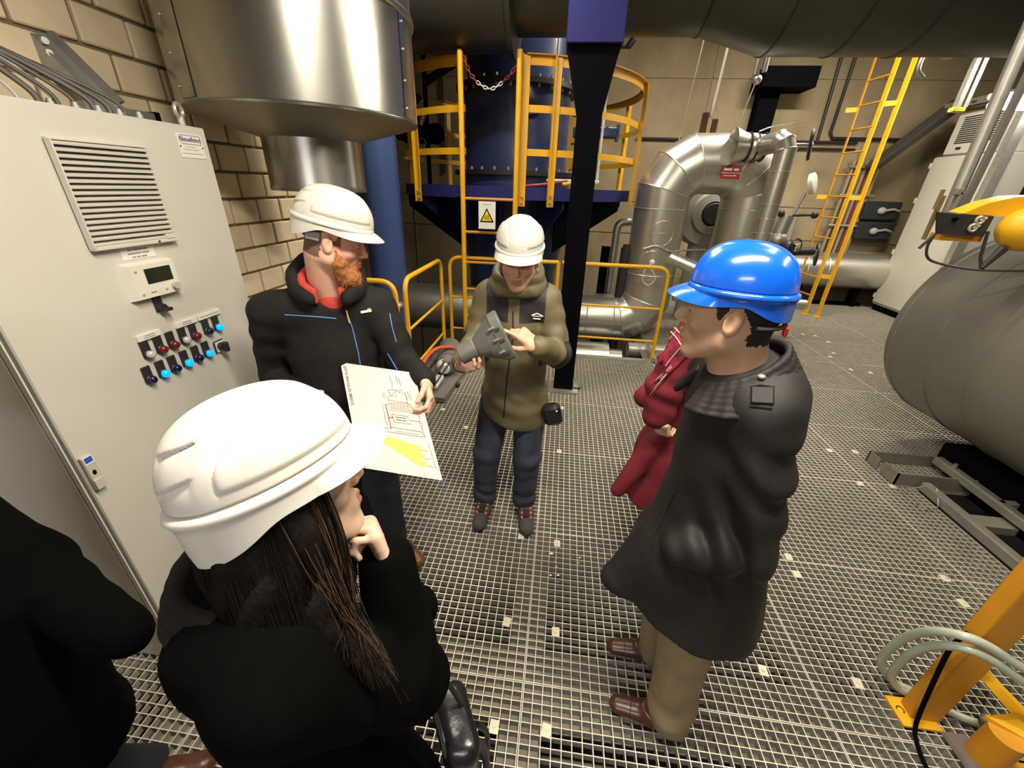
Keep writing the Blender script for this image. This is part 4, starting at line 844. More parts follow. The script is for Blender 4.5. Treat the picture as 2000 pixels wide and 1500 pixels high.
# maker plate, label, lettering (reading direction +y, up +z)
RY, UZ = (0, 1, 0), (0, 0, 1)
PL = mat('plate_white', (0.72, 0.69, 0.63), 0.35); PUR = mat('print_purple', (0.08, 0.03, 0.16), 0.5); INK = mat('print_grey', (0.13, 0.12, 0.12), 0.6)
m = MB(); m.obox((FX+0.001, 1.587, 1.900), (0.001, 0.056, 0.040), None, 0.0008); pl = m.build('maker_plate', PL, door)
text_mesh('lettering', 'Neuefeind', PUR, (FX+0.0022, 1.588, 1.921), RY, UZ, 0.023, pl, 0.0003, True)
m = MB(); y0, y1, z0, z1 = 1.548, 1.633, 1.906, 1.934
for a, b in (((y0, z0), (y1, z0)), ((y1, z0), (y1, z1)), ((y1, z1), (y0, z1)), ((y0, z1), (y0, z0))): m.tube([(FX+0.0022, *a), (FX+0.0022, *b)], 0.0009, 4)
m.build('logo_frame', PUR, pl)
INKL = mat('print_pale', (0.42, 0.40, 0.36), 0.6); dash(INKL, (FX+0.0022, 1.582, 1.897), RY, UZ, (0.02, 0.022), 0.003, pl)
dash(INKL, (FX+0.0022, 1.582, 1.888), RY, UZ, (0.036, 0.03), 0.003, pl)
m = MB(); m.box((FX+0.002, 1.540, 1.874), (FX+0.0024, 1.634, 1.8755)); m.build('rule', INK, pl, False)
for y in (1.537, 1.637): MB().cyl((FX+0.001, y, 1.897), (FX+0.004, y, 1.897), 0.0025, n=8).build('rivet', DARK, pl)
m = MB(); m.box((FX, 1.184, 1.543), (FX+0.0015, 1.30, 1.580)); lb = m.build('label_plate', PL, door, False)
for k, s_ in enumerate(((0.014, 0.052), (0.046, 0.024), (0.012, 0.012, 0.02))): dash(mat('print_mid', (0.25, 0.23, 0.21), 0.6), (FX+0.002, 1.242, 1.5725-0.0115*k), RY, UZ, s_, 0.0045, lb)
# room controller
th_ = mat('controller_cream', (0.66, 0.63, 0.53), 0.4)
m = MB(); V = [(FX, 1.155, 1.412), (FX, 1.337, 1.412), (FX, 1.337, 1.533), (FX, 1.155, 1.533)]; W_ = [(FX+0.028, 1.168, 1.418), (FX+0.028, 1.330, 1.418), (FX+0.028, 1.330, 1.527), (FX+0.028, 1.168, 1.527)]
m.add(V+W_, [(3, 2, 1, 0), (4, 5, 6, 7), (0, 1, 5, 4), (1, 2, 6, 5), (2, 3, 7, 6), (3, 0, 4, 7)]); th = m.build('room_controller', th_, door, False)
m = MB(); m.obox((FX+0.0285, 1.262, 1.487), (0.0012, 0.049, 0.025), None, 0.001); m.build('display', mat('lcd_dark', (0.012, 0.018, 0.008), 0.2), th)
m = MB(); m.cyl((FX+0.028, 1.306, 1.441), (FX+0.042, 1.306, 1.441), 0.0125, n=20); m.build('dial', mat('dial_grey', (0.42, 0.41, 0.40), 0.35), th)
for y, z in ((1.184, 1.508), (1.184, 1.432), (1.272, 1.434)): MB().sphere((FX+0.028, y, z), (0.002, 0.006, 0.005), 10, 6).build('button', mat('btn_olive', (0.35, 0.33, 0.22), 0.5), th)
dash(INK, (FX+0.0287, 1.222, 1.434), RY, UZ, (0.020,), 0.003, th)
# lamp buttons
CHIP = mat('button_black', (0.025, 0.02, 0.02), 0.45)
LIT = mat('lens_blue_lit', (0.0, 0.30, 1.0), 0.25, emit=1.1); DBL = mat('lens_blue_dark', (0.004, 0.008, 0.04), 0.2, coat=0.5)
RDL = mat('lens_red', (0.16, 0.008, 0.008), 0.25, coat=0.5); WHL = mat('lens_white', (0.50, 0.47, 0.43), 0.25, coat=0.5)
def lampbtn(y, z, lens):
    m = MB(); m.obox((FX+0.004, y-0.002, z+0.020), (0.004, 0.0155, 0.030), None, 0.002); p = m.build('pilot_lamp', CHIP, door)
    m = MB(); m.lathe((FX+0.006, y, z), (1, 0, 0), [(0, 0.0165), (0.004, 0.0165), (0.006, 0.0145)], 20); m.build('bezel', CHIP, p)
    m = MB(); m.lathe((FX+0.006, y, z), (1, 0, 0), [(0, 0.0135), (0.014, 0.0135), (0.018, 0.011), (0.020, 0.006), (0.0205, 0.0)], 20); m.build('lens', lens, p)
for y, L_ in zip((1.143, 1.193, 1.242, 1.293, 1.342, 1.404, 1.455), (WHL, RDL, RDL, WHL, RDL, DBL, LIT)): lampbtn(y, 1.231, L_)
for y, L_ in zip((1.116, 1.168, 1.217, 1.269, 1.321, 1.371), (DBL, LIT, DBL, LIT, DBL, LIT)): lampbtn(y, 1.145, L_)
m = MB(); m.obox((FX+0.004, 1.436, 1.152), (0.004, 0.026, 0.026), None, 0.003); p = m.build('rotary_switch', CHIP, door)
m = MB(); m.box((FX+0.008, 1.414, 1.130), (FX+0.0088, 1.458, 1.174)); m.build('scale_plate', PL, p, False)
m = MB(); m.cyl((FX+0.008, 1.436, 1.152), (FX+0.026, 1.436, 1.152), 0.017, n=18); m.obox((FX+0.034, 1.436, 1.152), (0.012, 0.0085, 0.021), None, 0.003); m.build('knob', CHIP, p)
m = MB(); m.obox((FX+0.004, 1.243, 1.388), (0.004, 0.0155, 0.030), None, 0.002); p = m.build('key_switch', CHIP, door)
m = MB(); m.cyl((FX+0.006, 1.245, 1.372), (FX+0.022, 1.245, 1.372), 0.014, n=16); m.obox((FX+0.028, 1.250, 1.366), (0.008, 0.014, 0.006), None, 0.002); m.build('lever', CHIP, p)
for a, b, s_ in ((1.124, 1.211, 2), (1.276, 1.368, 2), (1.375, 1.486, 1)):
    m = MB(); m.box((FX, a, 1.268+0.014), (FX+0.0095, b, 1.302)); q = m.build('legend_strip', PL, door, False)
    [dash(MATS['print_mid'], (FX+0.0099, (a+b)/2, z_), RY, UZ, (w_,), 0.0025, q) for z_, w_ in (((1.2955, 0.036), (1.2885, 0.042)) if s_ == 2 else ((1.292, 0.092),))]
# swing handle with key and blue sticker
hd = mat('handle_grey', (0.50, 0.47, 0.385), 0.45)
m = MB(); m.obox((FX+0.008, 0.839, 0.950), (0.008, 0.0155, 0.062), None, 0.003); h = m.build('lock_handle', hd, door)
m = MB(); m.obox((FX+0.0165, 0.839, 0.998), (0.0006, 0.013, 0.013), None, 0.0003); m.build('sticker_border', WHITE, h)
m = MB(); m.obox((FX+0.0172, 0.839, 1.000), (0.0006, 0.0105, 0.0095), None, 0.0003); m.build('sticker', mat('sticker_blue', (0.02, 0.10, 0.42), 0.4), h)
m = MB(); m.sphere((FX+0.0162, 0.839, 0.952), (0.002, 0.0055, 0.009), 12, 8); m.build('keyhole', BLACK, h)
m = MB(); m.obox((FX+0.0175, 0.839, 0.910), (0.002, 0.0145, 0.019), None, 0.0015); m.build('flap', hd, h)
# lifting eye
m = MB(); m.torus((-1.47, 1.628, 2.018), (1, 0.25, 0), 0.022, 0.0075, 24, 8); m.cyl((-1.47, 1.628, 1.97), (-1.47, 1.628, 1.998), 0.012, n=12); m.build('lifting_eye', mat('eye_zinc', (0.62, 0.60, 0.52), 0.35, 0.7), t)
# wall bracket and cables above the cabinet
t = thing('wall_console', 'grey steel angle bracket bolted to the brick wall above the cabinet', 'bracket', (-1.9, 1.7, 2.03))
bm_ = mat('bracket_zinc', (0.36, 0.36, 0.33), 0.45, 0.6, var=0.15, scale=12)
m = MB(); m.prism([(-1.945, 1.598, 2.245), (-1.945, 1.650, 2.250), (-1.80, 1.700, 2.045), (-1.80, 1.640, 2.03), (-1.945, 1.596, 2.13)], (0.004, 0.012, 0.0)); m.prism([(-1.945, 1.652, 2.25), (-1.945, 1.665, 2.25), (-1.80, 1.715, 2.045), (-1.80, 1.70, 2.045)], (0.03, 0, 0.01)); m.build('gusset', bm_, t, False)
for z in (2.22, 2.185): MB().cyl((-1.93, 1.618, z), (-1.905, 1.612, z), 0.012, n=6).build('bolt', STEEL, t)
MB().cyl((-1.915, 1.628, 2.15), (-1.905, 1.625, 2.15), 0.012, n=12).build('hole', WHITE, t)
m = MB(); m.box((-1.84, 1.56, 2.005), (-1.78, 1.84, 2.035)); m.build('arm', bm_, t, False)
m = MB(); m.box((-1.845, 1.84, 2.0), (-1.775, 1.862, 2.04)); m.build('arm_cap', BLACK, t, False)
rr = random.Random(3)
for k in range(9):
    y1 = 1.20+0.035*k; x1 = -1.62+0.02*(k % 3); y0 = 0.85+0.02*k
    tag(MB().tube(catmull([(-1.86, y0, 2.26-0.01*k), (-1.80, y0+0.10, 2.24-0.008*k), (-1.72, (y0+y1)/2+0.08, 2.17-0.006*k), (x1-0.02, y1+0.02, 2.03), (x1, y1+0.04, 1.965)], 8), 0.006+0.003*(k % 2), 7).build('control_cable', mat('cable_grey', (0.09, 0.075, 0.065), 0.5) if k % 3 else mat('cable_light', (0.45, 0.42, 0.36), 0.5)), ('pale' if k % 3 == 0 else 'dark')+' thin cable entering the control cabinet roof, '+ORD[k]+' from the left', 'cable', 'cables into the control cabinet')
m = MB(); m.cyl((-1.80, 1.08, 2.0), (-1.80, 1.08, 2.115), 0.055, 0.075, n=24); tag(m.build('cable_gland_box', mat('gland_grey', (0.12, 0.10, 0.09), 0.7, var=0.4, scale=40, stretch=(1, 1, 0.1)), None), 'ribbed dark conduit end standing on the control cabinet', 'conduit')
for k in range(5):
    y = 1.30+0.06*k; m = MB(); m.cyl((-1.60+0.012*k, y, 1.968), (-1.60+0.012*k, y, 1.992), 0.013, n=10); m.cyl((-1.60+0.012*k, y, 1.992), (-1.60+0.012*k, y, 2.0), 0.009, n=10)
    tag(m.build('cable_gland', STEEL), 'small cable gland on the control cabinet roof, '+ORD[k]+' from the left', 'cable gland', 'cable glands on the cabinet roof')
# ------------------------------------------------------------------ people: heads, hands, helmets, shoes
from mathutils.bvhtree import BVHTree
def skin(name, c): return mat(name, c, 0.5, var=0.12, scale=22, bump=0.03, bscale=180, spec=0.35)
SK_PINK = skin('skin_pink', (0.80, 0.44, 0.315)); SK_TAN = skin('skin_tan', (0.60, 0.37, 0.235)); SK_MID = skin('skin_mid', (0.72, 0.42, 0.29)); SK_LIGHT = skin('skin_light', (0.74, 0.50, 0.36))
LIP = mat('lips', (0.50, 0.215, 0.165), 0.5); BROWM = mat('brow_hair', (0.06, 0.04, 0.03), 0.8)
HAIRB = mat('hair_black', (0.012, 0.009, 0.008), 0.6, var=0.4, scale=90, bump=0.4, bscale=300); STUB = mat('stubble', (0.20, 0.115, 0.075), 0.75, var=0.35, scale=120, bump=0.3, bscale=400)
def head_field(O, R, neck_to, h=0.003, jaw=1.0, neck_r=0.056, wide=1.0):
    O = np.asarray(O, float); F = Field(O-0.24, O+0.24, h); w_ = wide
    L = lambda *p: O+R@(np.array(p, float)*np.array([w_, 1, 1]))
    F.ell(L(0, -0.012, 0.045), (0.077*w_, 0.097, 0.094), R, 0.0)
    F.ell(L(0, 0.028, -0.012), (0.061*w_, 0.064, 0.086), R, 0.035)
    for s in (-1, 1):
        F.cone(L(s*0.050*jaw, 0.0, -0.050), L(s*0.018, 0.060, -0.098), 0.024*jaw, 0.017, 0.03)
        F.ell(L(s*0.043, 0.058, -0.018), (0.024, 0.021, 0.020), R, 0.02)
        F.cone(L(s*0.046, 0.074, 0.034), L(s*0.012, 0.089, 0.036), 0.008, 0.009, 0.014)
    F.ell(L(0, 0.073, -0.096), (0.022*jaw, 0.018, 0.018), R, 0.02)
    F.ell(L(0, 0.078, -0.058), (0.028, 0.018, 0.022), R, 0.02)
    for s in (-1, 1): F.ell(L(s*0.032, 0.093, 0.014), (0.018, 0.012, 0.011), R, 0.012, 'sub')
    for s in (-1, 1): F.ell(L(s*0.031, 0.0765, 0.012), (0.0145, 0.0135, 0.0125), R, 0.004)
    F.cone(L(0, 0.090, 0.026), L(0, 0.112, -0.020), 0.0075, 0.0115, 0.012)
    for s in (-1, 1): F.ell(L(s*0.0115, 0.099, -0.026), (0.0085, 0.010, 0.008), R, 0.006)
    for s in (-1, 1):
        F.cone(L(0, 0.0975, -0.0525), L(s*0.022, 0.087, -0.057), 0.0050, 0.0030, 0.006)
        F.cone(L(0, 0.0955, -0.0660), L(s*0.019, 0.087, -0.0615), 0.0062, 0.0035, 0.006)
        F.cone(L(0, 0.1035, -0.0592), L(s*0.020, 0.0935, -0.0590), 0.0020, 0.0016, 0.003, 'sub')
    nk = np.asarray(neck_to, float)
    F.cone(L(0, -0.028, -0.045), nk, neck_r-0.002, neck_r+0.006, 0.03)
    for s in (-1, 1):
        F.ell(L(s*0.081, -0.012, 0.002), (0.0085, 0.019, 0.032), R@np.array(Matrix.Rotation(s*-0.25, 3, 'Z'))@np.array(Matrix.Rotation(0.18, 3, 'X')), 0.008)
        F.ell(L(s*0.092, -0.006, 0.005), (0.009, 0.011, 0.020), R, 0.004, 'sub')
    return F
def head_mats(O, R, stub=None, brow=True):
    O = np.asarray(O, float)
    def fm(c):
        p = (c-O)@R; m = np.zeros(len(p), np.int32); x, y, z = np.abs(p[:, 0]), p[:, 1], p[:, 2]
        m[(x < 0.023-0.1*np.abs(z+0.059)) & (y > 0.080) & (z > -0.072) & (z < -0.0485)] = 1
        if brow: m[(x > 0.013) & (x < 0.050) & (y > 0.066) & (np.abs(z-0.033-0.10*(x-0.03)) < 0.0042)] = 2
        m[(x > 0.018) & (x < 0.044) & (y > 0.078) & (np.abs(z-0.0065-0.004*np.sin((x-0.018)/0.026*3.1)*0) < 0.0019)] = 2
        if stub is not None: pj = p.copy(); pj += 0.003*wob(p, 420, 7)[:, None]*np.array([0, 1, 1]); m[stub(pj)] = 3
        return m
    return fm
def hand_field(wrist, f, n, s, curls, thumb=None, forearm=None, h=0.0025, sc=1.0, spread=1.0):
    """f: wrist->knuckles, n: the way the palm faces, s: towards the thumb"""
    w_ = np.asarray(wrist, float); f = nrm(f); n = nrm(np.asarray(n)-f*np.dot(f, n)); s = np.asarray(s, float); s = nrm(s-f*np.dot(s, f)-n*np.dot(s, n))
    F = Field(w_-0.21*sc, w_+0.21*sc, h); M = np.stack([s, f, n], 1)
    F.box(w_+f*0.048*sc, np.array([0.039, 0.046, 0.0135])*sc, M, 0.012*sc, 0.0); F.ell(w_+f*0.03*sc+s*0.024*sc+n*0.008*sc, np.array([0.018, 0.03, 0.014])*sc, M, 0.012)
    offs = (0.0285, 0.0095, -0.0095, -0.0275); lens = ((0.043, 0.026, 0.021), (0.047, 0.030, 0.022), (0.043, 0.027, 0.021), (0.034, 0.021, 0.018)); rad = (0.0092, 0.0095, 0.0090, 0.0080)
    for i in range(4):
        p = w_+(f*(0.089-(0.006 if i in (0, 3) else 0)-(0.005 if i == 3 else 0))+s*offs[i])*sc; a = 0.0; r = rad[i]*sc
        sp_ = s*(0.10 if i == 0 else 0.03 if i == 1 else -0.05 if i == 2 else -0.13)*spread
        F.cone(p-f*0.02*sc, p, r*1.05, r*1.05, 0.008)
        for j in range(3):
            a += curls[i][j]; d = nrm(f*math.cos(a)+n*math.sin(a)+sp_*max(0.0, math.cos(a))); q = p+d*lens[i][j]*sc
            F.cone(p, q, r, r*0.93, 0.0035); p = q; r *= 0.93
    th = thumb or ((0.55, 0.75, 0.35), (0.8, 0.45, 0.4), (0.9, 0.2, 0.4)); p = w_+(f*0.022+s*0.030+n*0.004)*sc; r = 0.0125*sc
    for (cf, cs, cn), ln in zip(th, (0.042, 0.033, 0.027)):
        d = nrm(f*cf+s*cs+n*cn); q = p+d*ln*sc; F.cone(p, q, r, r*0.88, 0.006); p = q; r *= 0.88
    if forearm is not None: F.cone(w_+f*0.01, np.asarray(forearm, float), 0.026*sc, 0.030*sc, 0.02)
    return F
CURL0 = ((0.15, 0.25, 0.15),)*4
# ---------------------------------------------------------------- hard hats
class Helmet:
    def __init__(s, O, R, rx=0.110, ry=0.140, H=0.128, zr=0.066, brim=0.048, back=0.040, crest=0.0035, style='euro', off=(0, 0.004, 0)):
        s.O = np.asarray(O, float)+R@np.asarray(off, float); s.R = R; s.rx, s.ry, s.H, s.zr, s.brim, s.back, s.crest, s.style = rx, ry, H, zr, brim, back, crest, style; s.bka, s.bkw = 2.15, 0.16
    def base(s, th):
        return np.stack([s.rx*np.sin(th)*(1+0.03*np.cos(th)*-1), s.ry*np.cos(th)-0.002, np.zeros_like(th)], -1)
    def emboss(s, th, f):
        a = np.abs((th+PI) % (2*PI)-PI); sm = lambda x, w_: 1/(1+np.exp(-np.clip(x/w_, -40, 40))); d = 0
        lx = np.sin(a)*np.cos(f*PI/2)      # lateral position on the dome
        if s.style == 'euro':
            top = 0.14+0.50*np.clip(np.sin(np.clip((a-0.30)/(2.15-0.30), 0, 1)*PI), 0, 1)**0.75
            ins = sm(f-0.115, 0.008)*sm(top-f, 0.009)*sm(a-0.40, 0.02)*sm(2.10-a, 0.02)
            d = d+0.0042*ins-0.010*ins*(1-ins)
            d = d+s.crest*sm(0.36-np.abs(lx), 0.03)*sm(f-0.45, 0.05)*sm(a-1.2+2*f, 0.1)
            for f0, a0 in ((0.50, 2.62), (0.22, 2.70)):      # rear scoops
                u = (a-a0)/0.36; fe = f0-0.05*u; g = sm(1-np.abs(u), 0.06); dd = fe-f
                d = d-0.0075*g*np.where(dd > 0, np.exp(-dd/0.07)*sm(dd, 0.006), 0)
        else:
            d = d+0.003*sm(0.30-np.abs(lx), 0.04)*sm(f-0.3, 0.1)
            for k in range(4):                                  # row of side vents, hooded
                c0 = 0.95+0.34*k; pass
        return d
    def local(s, th, f):
        """point of the dome: th angle from the front, f 0 rim .. 1 top"""
        th = np.asarray(th, float); f = np.asarray(f, float); e = 2/2.35; ph = f*PI/2
        b = s.base(th); r = np.maximum(np.cos(ph), 0)**e; z = np.sin(ph)**e
        P = b*r[..., None]; P[..., 2] = s.zr+s.H*z
        nv = np.stack([P[..., 0]/s.rx**2, P[..., 1]/s.ry**2, (P[..., 2]-s.zr+0.02)/s.H**2], -1); nv /= np.linalg.norm(nv, axis=-1, keepdims=True)
        return P+nv*s.emboss(th, f)[..., None], nv
    def world(s, th, f, lift=0.0):
        P, nv = s.local(th, f); return s.O+(P+nv*lift)@s.R.T, nv@s.R.T
    def build(s, parent, m_, n=176, rows=80):
        th = np.linspace(-PI, PI, n+1)[:-1]; a = np.abs(th); V = []
        bk = 1/(1+np.exp(-(a-s.bka)/s.bkw)); dep = 0.021+s.back*bk-0.006*np.exp(-((a-1.75)/0.25)**2)+0.006*np.exp(-((a-1.0)/0.4)**2)
        br = s.brim*np.clip(np.cos(np.clip(a*1.18, 0, PI/2)), 0, 1)**0.9
        b = s.base(th); bd = b/np.linalg.norm(b, axis=1, keepdims=True)
        for u in (1.0, 0.985, 0.85, 0.7, 0.55, 0.4, 0.25, 0.12):
            P = b+bd*(0.0030+0.001*u+br*u)[:, None]; P[:, 2] = s.zr-0.004-dep*u*(1-0.25*(br/s.brim)*(1-u)*2); V.append(P)
        for du, dz in ((0.0085, -0.0035), (0.0105, 0.0), (0.0085, 0.0035), (0.0045, 0.0048), (0.001, 0.005)):
            fr = 1-0.85*np.exp(-(a/0.75)**2); P = b+bd*(0.001+(du-0.001)*0.75*fr)[:, None]; P[:, 2] = s.zr+dz; V.append(P)
        for k in range(1, rows):
            f = (k/rows)**0.9; P, _ = s.local(th, np.full(n, max(f, 0.035*k if k < 2 else f))); V.append(P)
        P, _ = s.local(np.zeros(1), np.ones(1)); nr = len(V); V = np.concatenate(V+[P]); F = []
        for i in range(nr-1):
            for k in range(n): j = (k+1) % n; F.append((i*n+k, i*n+j, (i+1)*n+j, (i+1)*n+k))
        for k in range(n): F.append(((nr-1)*n+k, (nr-1)*n+(k+1) % n, nr*n))
        o = mkmesh('hard_hat', s.O+V@s.R.T, F, m_, parent, True, 0)
        md = o.modifiers.new('shell', 'SOLIDIFY'); md.thickness = 0.003; md.offset = -1
        return o
    def mark(s, name, pts, m_, parent, r=0.0009, closed=False):
        """line drawn on the dome: pts are (th, f)"""
        P = np.array([s.world(np.array([q[0]]), np.array([q[1]]), 0.0004)[0][0] for q in pts]); return MB().tube(P, r, 5, closed).build(name, m_, parent)
    def patch(s, name, th, f, m_, parent, wa=0.012, wf=0.004, rot=0.0, lift=0.0004):
        P = []
        for k in range(12):
            t_ = 2*PI*k/12; x, y = wa*math.cos(t_), wf*math.sin(t_); P.append((th+(x*math.cos(rot)-y*math.sin(rot))/0.12, f+(x*math.sin(rot)+y*math.cos(rot))/0.16))
        W = [s.world(np.array([q[0]]), np.array([q[1]]), lift)[0][0] for q in P]; return mkmesh(name, W, [tuple(range(12))], m_, parent)
HWHITE = mat('helmet_white', (0.63, 0.60, 0.53), 0.34, spec=0.5); HBLUE = mat('helmet_blue', (0.004, 0.10, 0.62), 0.22, spec=0.55, coat=0.4)
def wrap(a): return (a+PI) % (2*PI)-PI
# ---------------------------------------------------------------- shoes
def shoe(name, heel, toe, m_up, m_sole, parent, high=0.10, wid=1.0, pointy=False):
    heel = np.asarray(heel, float); toe = np.asarray(toe, float); d = nrm(toe-heel); L_ = np.linalg.norm(toe-heel); u = np.array([-d[1], d[0], 0]); z = np.array([0, 0, 1.0])
    F = Field(np.minimum(heel, toe)-0.08, np.maximum(heel, toe)+np.array([0.08, 0.08, 0.20]), 0.004)
    fl = (z, 0.85); tr = 0.033 if pointy else 0.041
    F.cone(heel+d*0.040+z*0.045, heel+d*L_*0.45+z*0.048, 0.036*wid, 0.042*wid, 0.0); F.cone(heel+d*L_*0.45+z*0.044, heel+d*(L_-tr*1.0)+z*0.030, 0.042*wid, tr*wid, 0.02, 'add', (z, 0.72 if pointy else 0.86))
    F.cone(heel+d*0.055+z*0.06, heel+d*0.060+z*(high+0.02), 0.037*wid, 0.040*wid, 0.02)
    F.half(heel+z*0.002, -z); F.half(heel+z*high, z)
    o = sculpt(name, F, [m_up, m_sole], parent, 2, lambda c: (c[:, 2] < 0.020).astype(np.int32))
    return o, d, u
def bvh(o):
    og = ORG[o.name]; me = o.data; A = np.empty(len(me.vertices)*3); me.vertices.foreach_get('co', A); A = A.reshape(-1, 3)+og
    return BVHTree.FromPolygons([Vector(v) for v in A], [tuple(p.vertices) for p in me.polygons])
def cray(x, y): return nrm(CR*(x-1000)/778.45-CU*(y-750)/778.45+CF)
def onto(tree, pts, lift=0.002, n=6, off=(0, 0, 0)):
    """trace a line over a garment: seen points -> points on its surface"""
    Q = []
    for i in range(len(pts)-1):
        for k in range(n): t_ = k/n; Q.append((pts[i][0]*(1-t_)+pts[i+1][0]*t_, pts[i][1]*(1-t_)+pts[i+1][1]*t_))
    Q.append(pts[-1]); out = []
    for q in Q:
        d = cray(*q); hit, nn, _, _ = tree.ray_cast(Vector((-off[0], -off[1], 1.8-off[2])), Vector(d))
        if hit is not None:
            nn = np.array(nn); nn = nn if np.dot(nn, d) < 0 else -nn; out.append(np.array(hit)+nn*lift)
    return np.array(out)
def strands(name, curves, r, m_, parent, n=3):
    m = MB()
    for P in curves:
        k = len(P); m.tube(P, [r*(1-0.75*i/(k-1)) for i in range(k)], n, caps=False)
    return m.build(name, m_, parent, True, 0)
BLACKCLOTH = mat('black_softshell', (0.016, 0.0135, 0.0125), 0.8, spec=0.2, var=0.3, scale=30, bump=0.10, bscale=400)
JEANS = mat('dark_denim', (0.040, 0.046, 0.075), 0.85, var=0.35, scale=14, bump=0.15, bscale=350); JEANS2 = mat('black_denim', (0.014, 0.016, 0.022), 0.85, var=0.3, scale=14, bump=0.15, bscale=350)
OLIVE = mat('olive_nylon', (0.150, 0.122, 0.058), 0.55, var=0.14, scale=10, bump=0.05, bscale=300); BLKNYL = mat('black_nylon', (0.022, 0.018, 0.019), 0.6, var=0.2, scale=12, bump=0.05, bscale=300)
SOLE = mat('rubber_sole', (0.03, 0.028, 0.026), 0.8)
def dist_seg(P, a, b):
    a = np.asarray(a, float); b = np.asarray(b, float); ba = b-a; t = np.clip(((P-a)@ba)/(ba@ba), 0, 1); return np.linalg.norm(P-a-t[:, None]*ba, axis=1), t
# =================================================================== man with the device
T = thing('person', 'man in olive and black jacket and white helmet holding a grey casting', 'person', (-0.20, 1.82, 0), 'people gathered around the grey casting')
xc = -0.190
O = np.array([-0.180, 1.785, 1.515]); R = frame((0.02, -0.97, -0.22), (0.03, 0, 1)); nb_ = np.array([xc, 1.885, 1.40])
hf = head_field(O, R, nb_, wide=0.98)
# hands: right hand (image left) under the casting, left hand (image right) pointing at it
wr = np.array([-0.405, 1.59, 1.085]); wl_ = np.array([-0.075, 1.60, 1.195])
ehR = np.array([-0.392, 1.82, 1.10]); ehL = np.array([0.022, 1.80, 1.085]); shR_ = np.array([-0.332, 1.875, 1.325]); shL_ = np.array([-0.048, 1.875, 1.325])
h1 = hand_field(wr, (0.80, -0.55, 0.12), (0.05, -0.10, 1.0), (-0.55, -0.8, 0.1), ((0.35, 0.75, 0.5), (0.40, 0.8, 0.5), (0.45, 0.85, 0.5), (0.5, 0.9, 0.5)), ((0.55, 0.35, 0.75), (0.5, 0.15, 0.85), (0.5, 0.0, 0.9)), wr+nrm(ehR-wr)*0.07)
h2 = hand_field(wl_, (-0.72, -0.12, 0.60), (-0.55, 0.40, -0.65), (-0.05, -0.75, 0.55), ((0.10, 0.25, 0.15), (0.75, 1.25, 0.7), (0.85, 1.3, 0.7), (0.95, 1.3, 0.7)), ((0.65, 0.30, 0.65), (0.7, 0.05, 0.7), (0.75, -0.1, 0.6)), wl_+nrm(ehL-wl_)*0.07)
torso = Field((-0.62, 1.55, 0.05), (0.30, 2.05, 1.5), 0.010)
torso.chain([nb_, (xc, 1.88, 1.15), (xc, 1.88, 0.88)], (0.06, 0.09, 0.09), 0.02)
for sx, e, w_ in ((shR_, ehR, wr), (shL_, ehL, wl_)): torso.chain([sx, e, w_], (0.045, 0.036, 0.026), 0.02)
for x in (-0.345, -0.105): torso.chain([(x*0.5-0.085, 1.87, 0.84), (x, 1.83, 0.46), (x, 1.88, 0.08)], (0.055, 0.045, 0.034), 0.03)
join_sculpt('body', [hf, h1, h2, torso], [SK_MID, LIP, BROWM, HAIRB], T, 1, head_mats(O, R, lambda p: (p[:, 2] > 0.055) | ((p[:, 1] < -0.035) & (p[:, 2] > -0.045) & (np.abs(p[:, 0]) < 0.076)) | ((np.abs(p[:, 0]) > 0.055) & (p[:, 2] > 0.020) & (np.abs(p[:, 1]-0.016) < 0.014) & (np.abs(p[:, 0]) < 0.074))))
# jacket
F = Field((-0.66, 1.52, 0.60), (0.32, 2.12, 1.60), 0.0065)
F.chain([(xc, 1.885, 1.33), (xc, 1.88, 1.18), (xc, 1.87, 0.98), (xc+0.005, 1.865, 0.80), (xc+0.01, 1.865, 0.73)], (0.120, 0.142, 0.152, 0.172, 0.178), 0.03, 'add', ((0, 1, 0), 0.82))
F.cone((-0.30, 1.88, 1.325), (-0.08, 1.88, 1.325), 0.082, 0.082, 0.05)
for sx, e, w_ in ((shR_, ehR, wr), (shL_, ehL, wl_)):
    d_ = nrm(w_-e); F.cone(sx, e, 0.070, 0.060, 0.03); F.cone(e, w_-d_*0.015, 0.060, 0.050, 0.02)
F.cone((-0.09, 1.91, 1.31), (-0.29, 1.91, 1.31), 0.075, 0.075, 0.04)
F.half((0, 0, 0.672+0.05), (0.0, 0.0, -1)) if False else None
F.warp(lambda P: 0.004*wob(P, 34, 5)+folds(P, ehR, wr-ehR, 85, 0.007, 0.10, 1)+folds(P, ehL, wl_-ehL, 85, 0.008, 0.11, 2)+folds(P, (xc, 1.73, 0.84), (0.3, 0, 1), 60, 0.005, 0.16, 3)+folds(P, shL_+np.array([0.03, -0.05, -0.12]), (0.2, 0, 1), 70, 0.005, 0.10, 4)+folds(P, shR_+np.array([-0.03, -0.05, -0.12]), (-0.2, 0, 1), 70, 0.005, 0.10, 6))
F.half((xc, 1.80, 0.700), (-0.30, 0.35, -1))
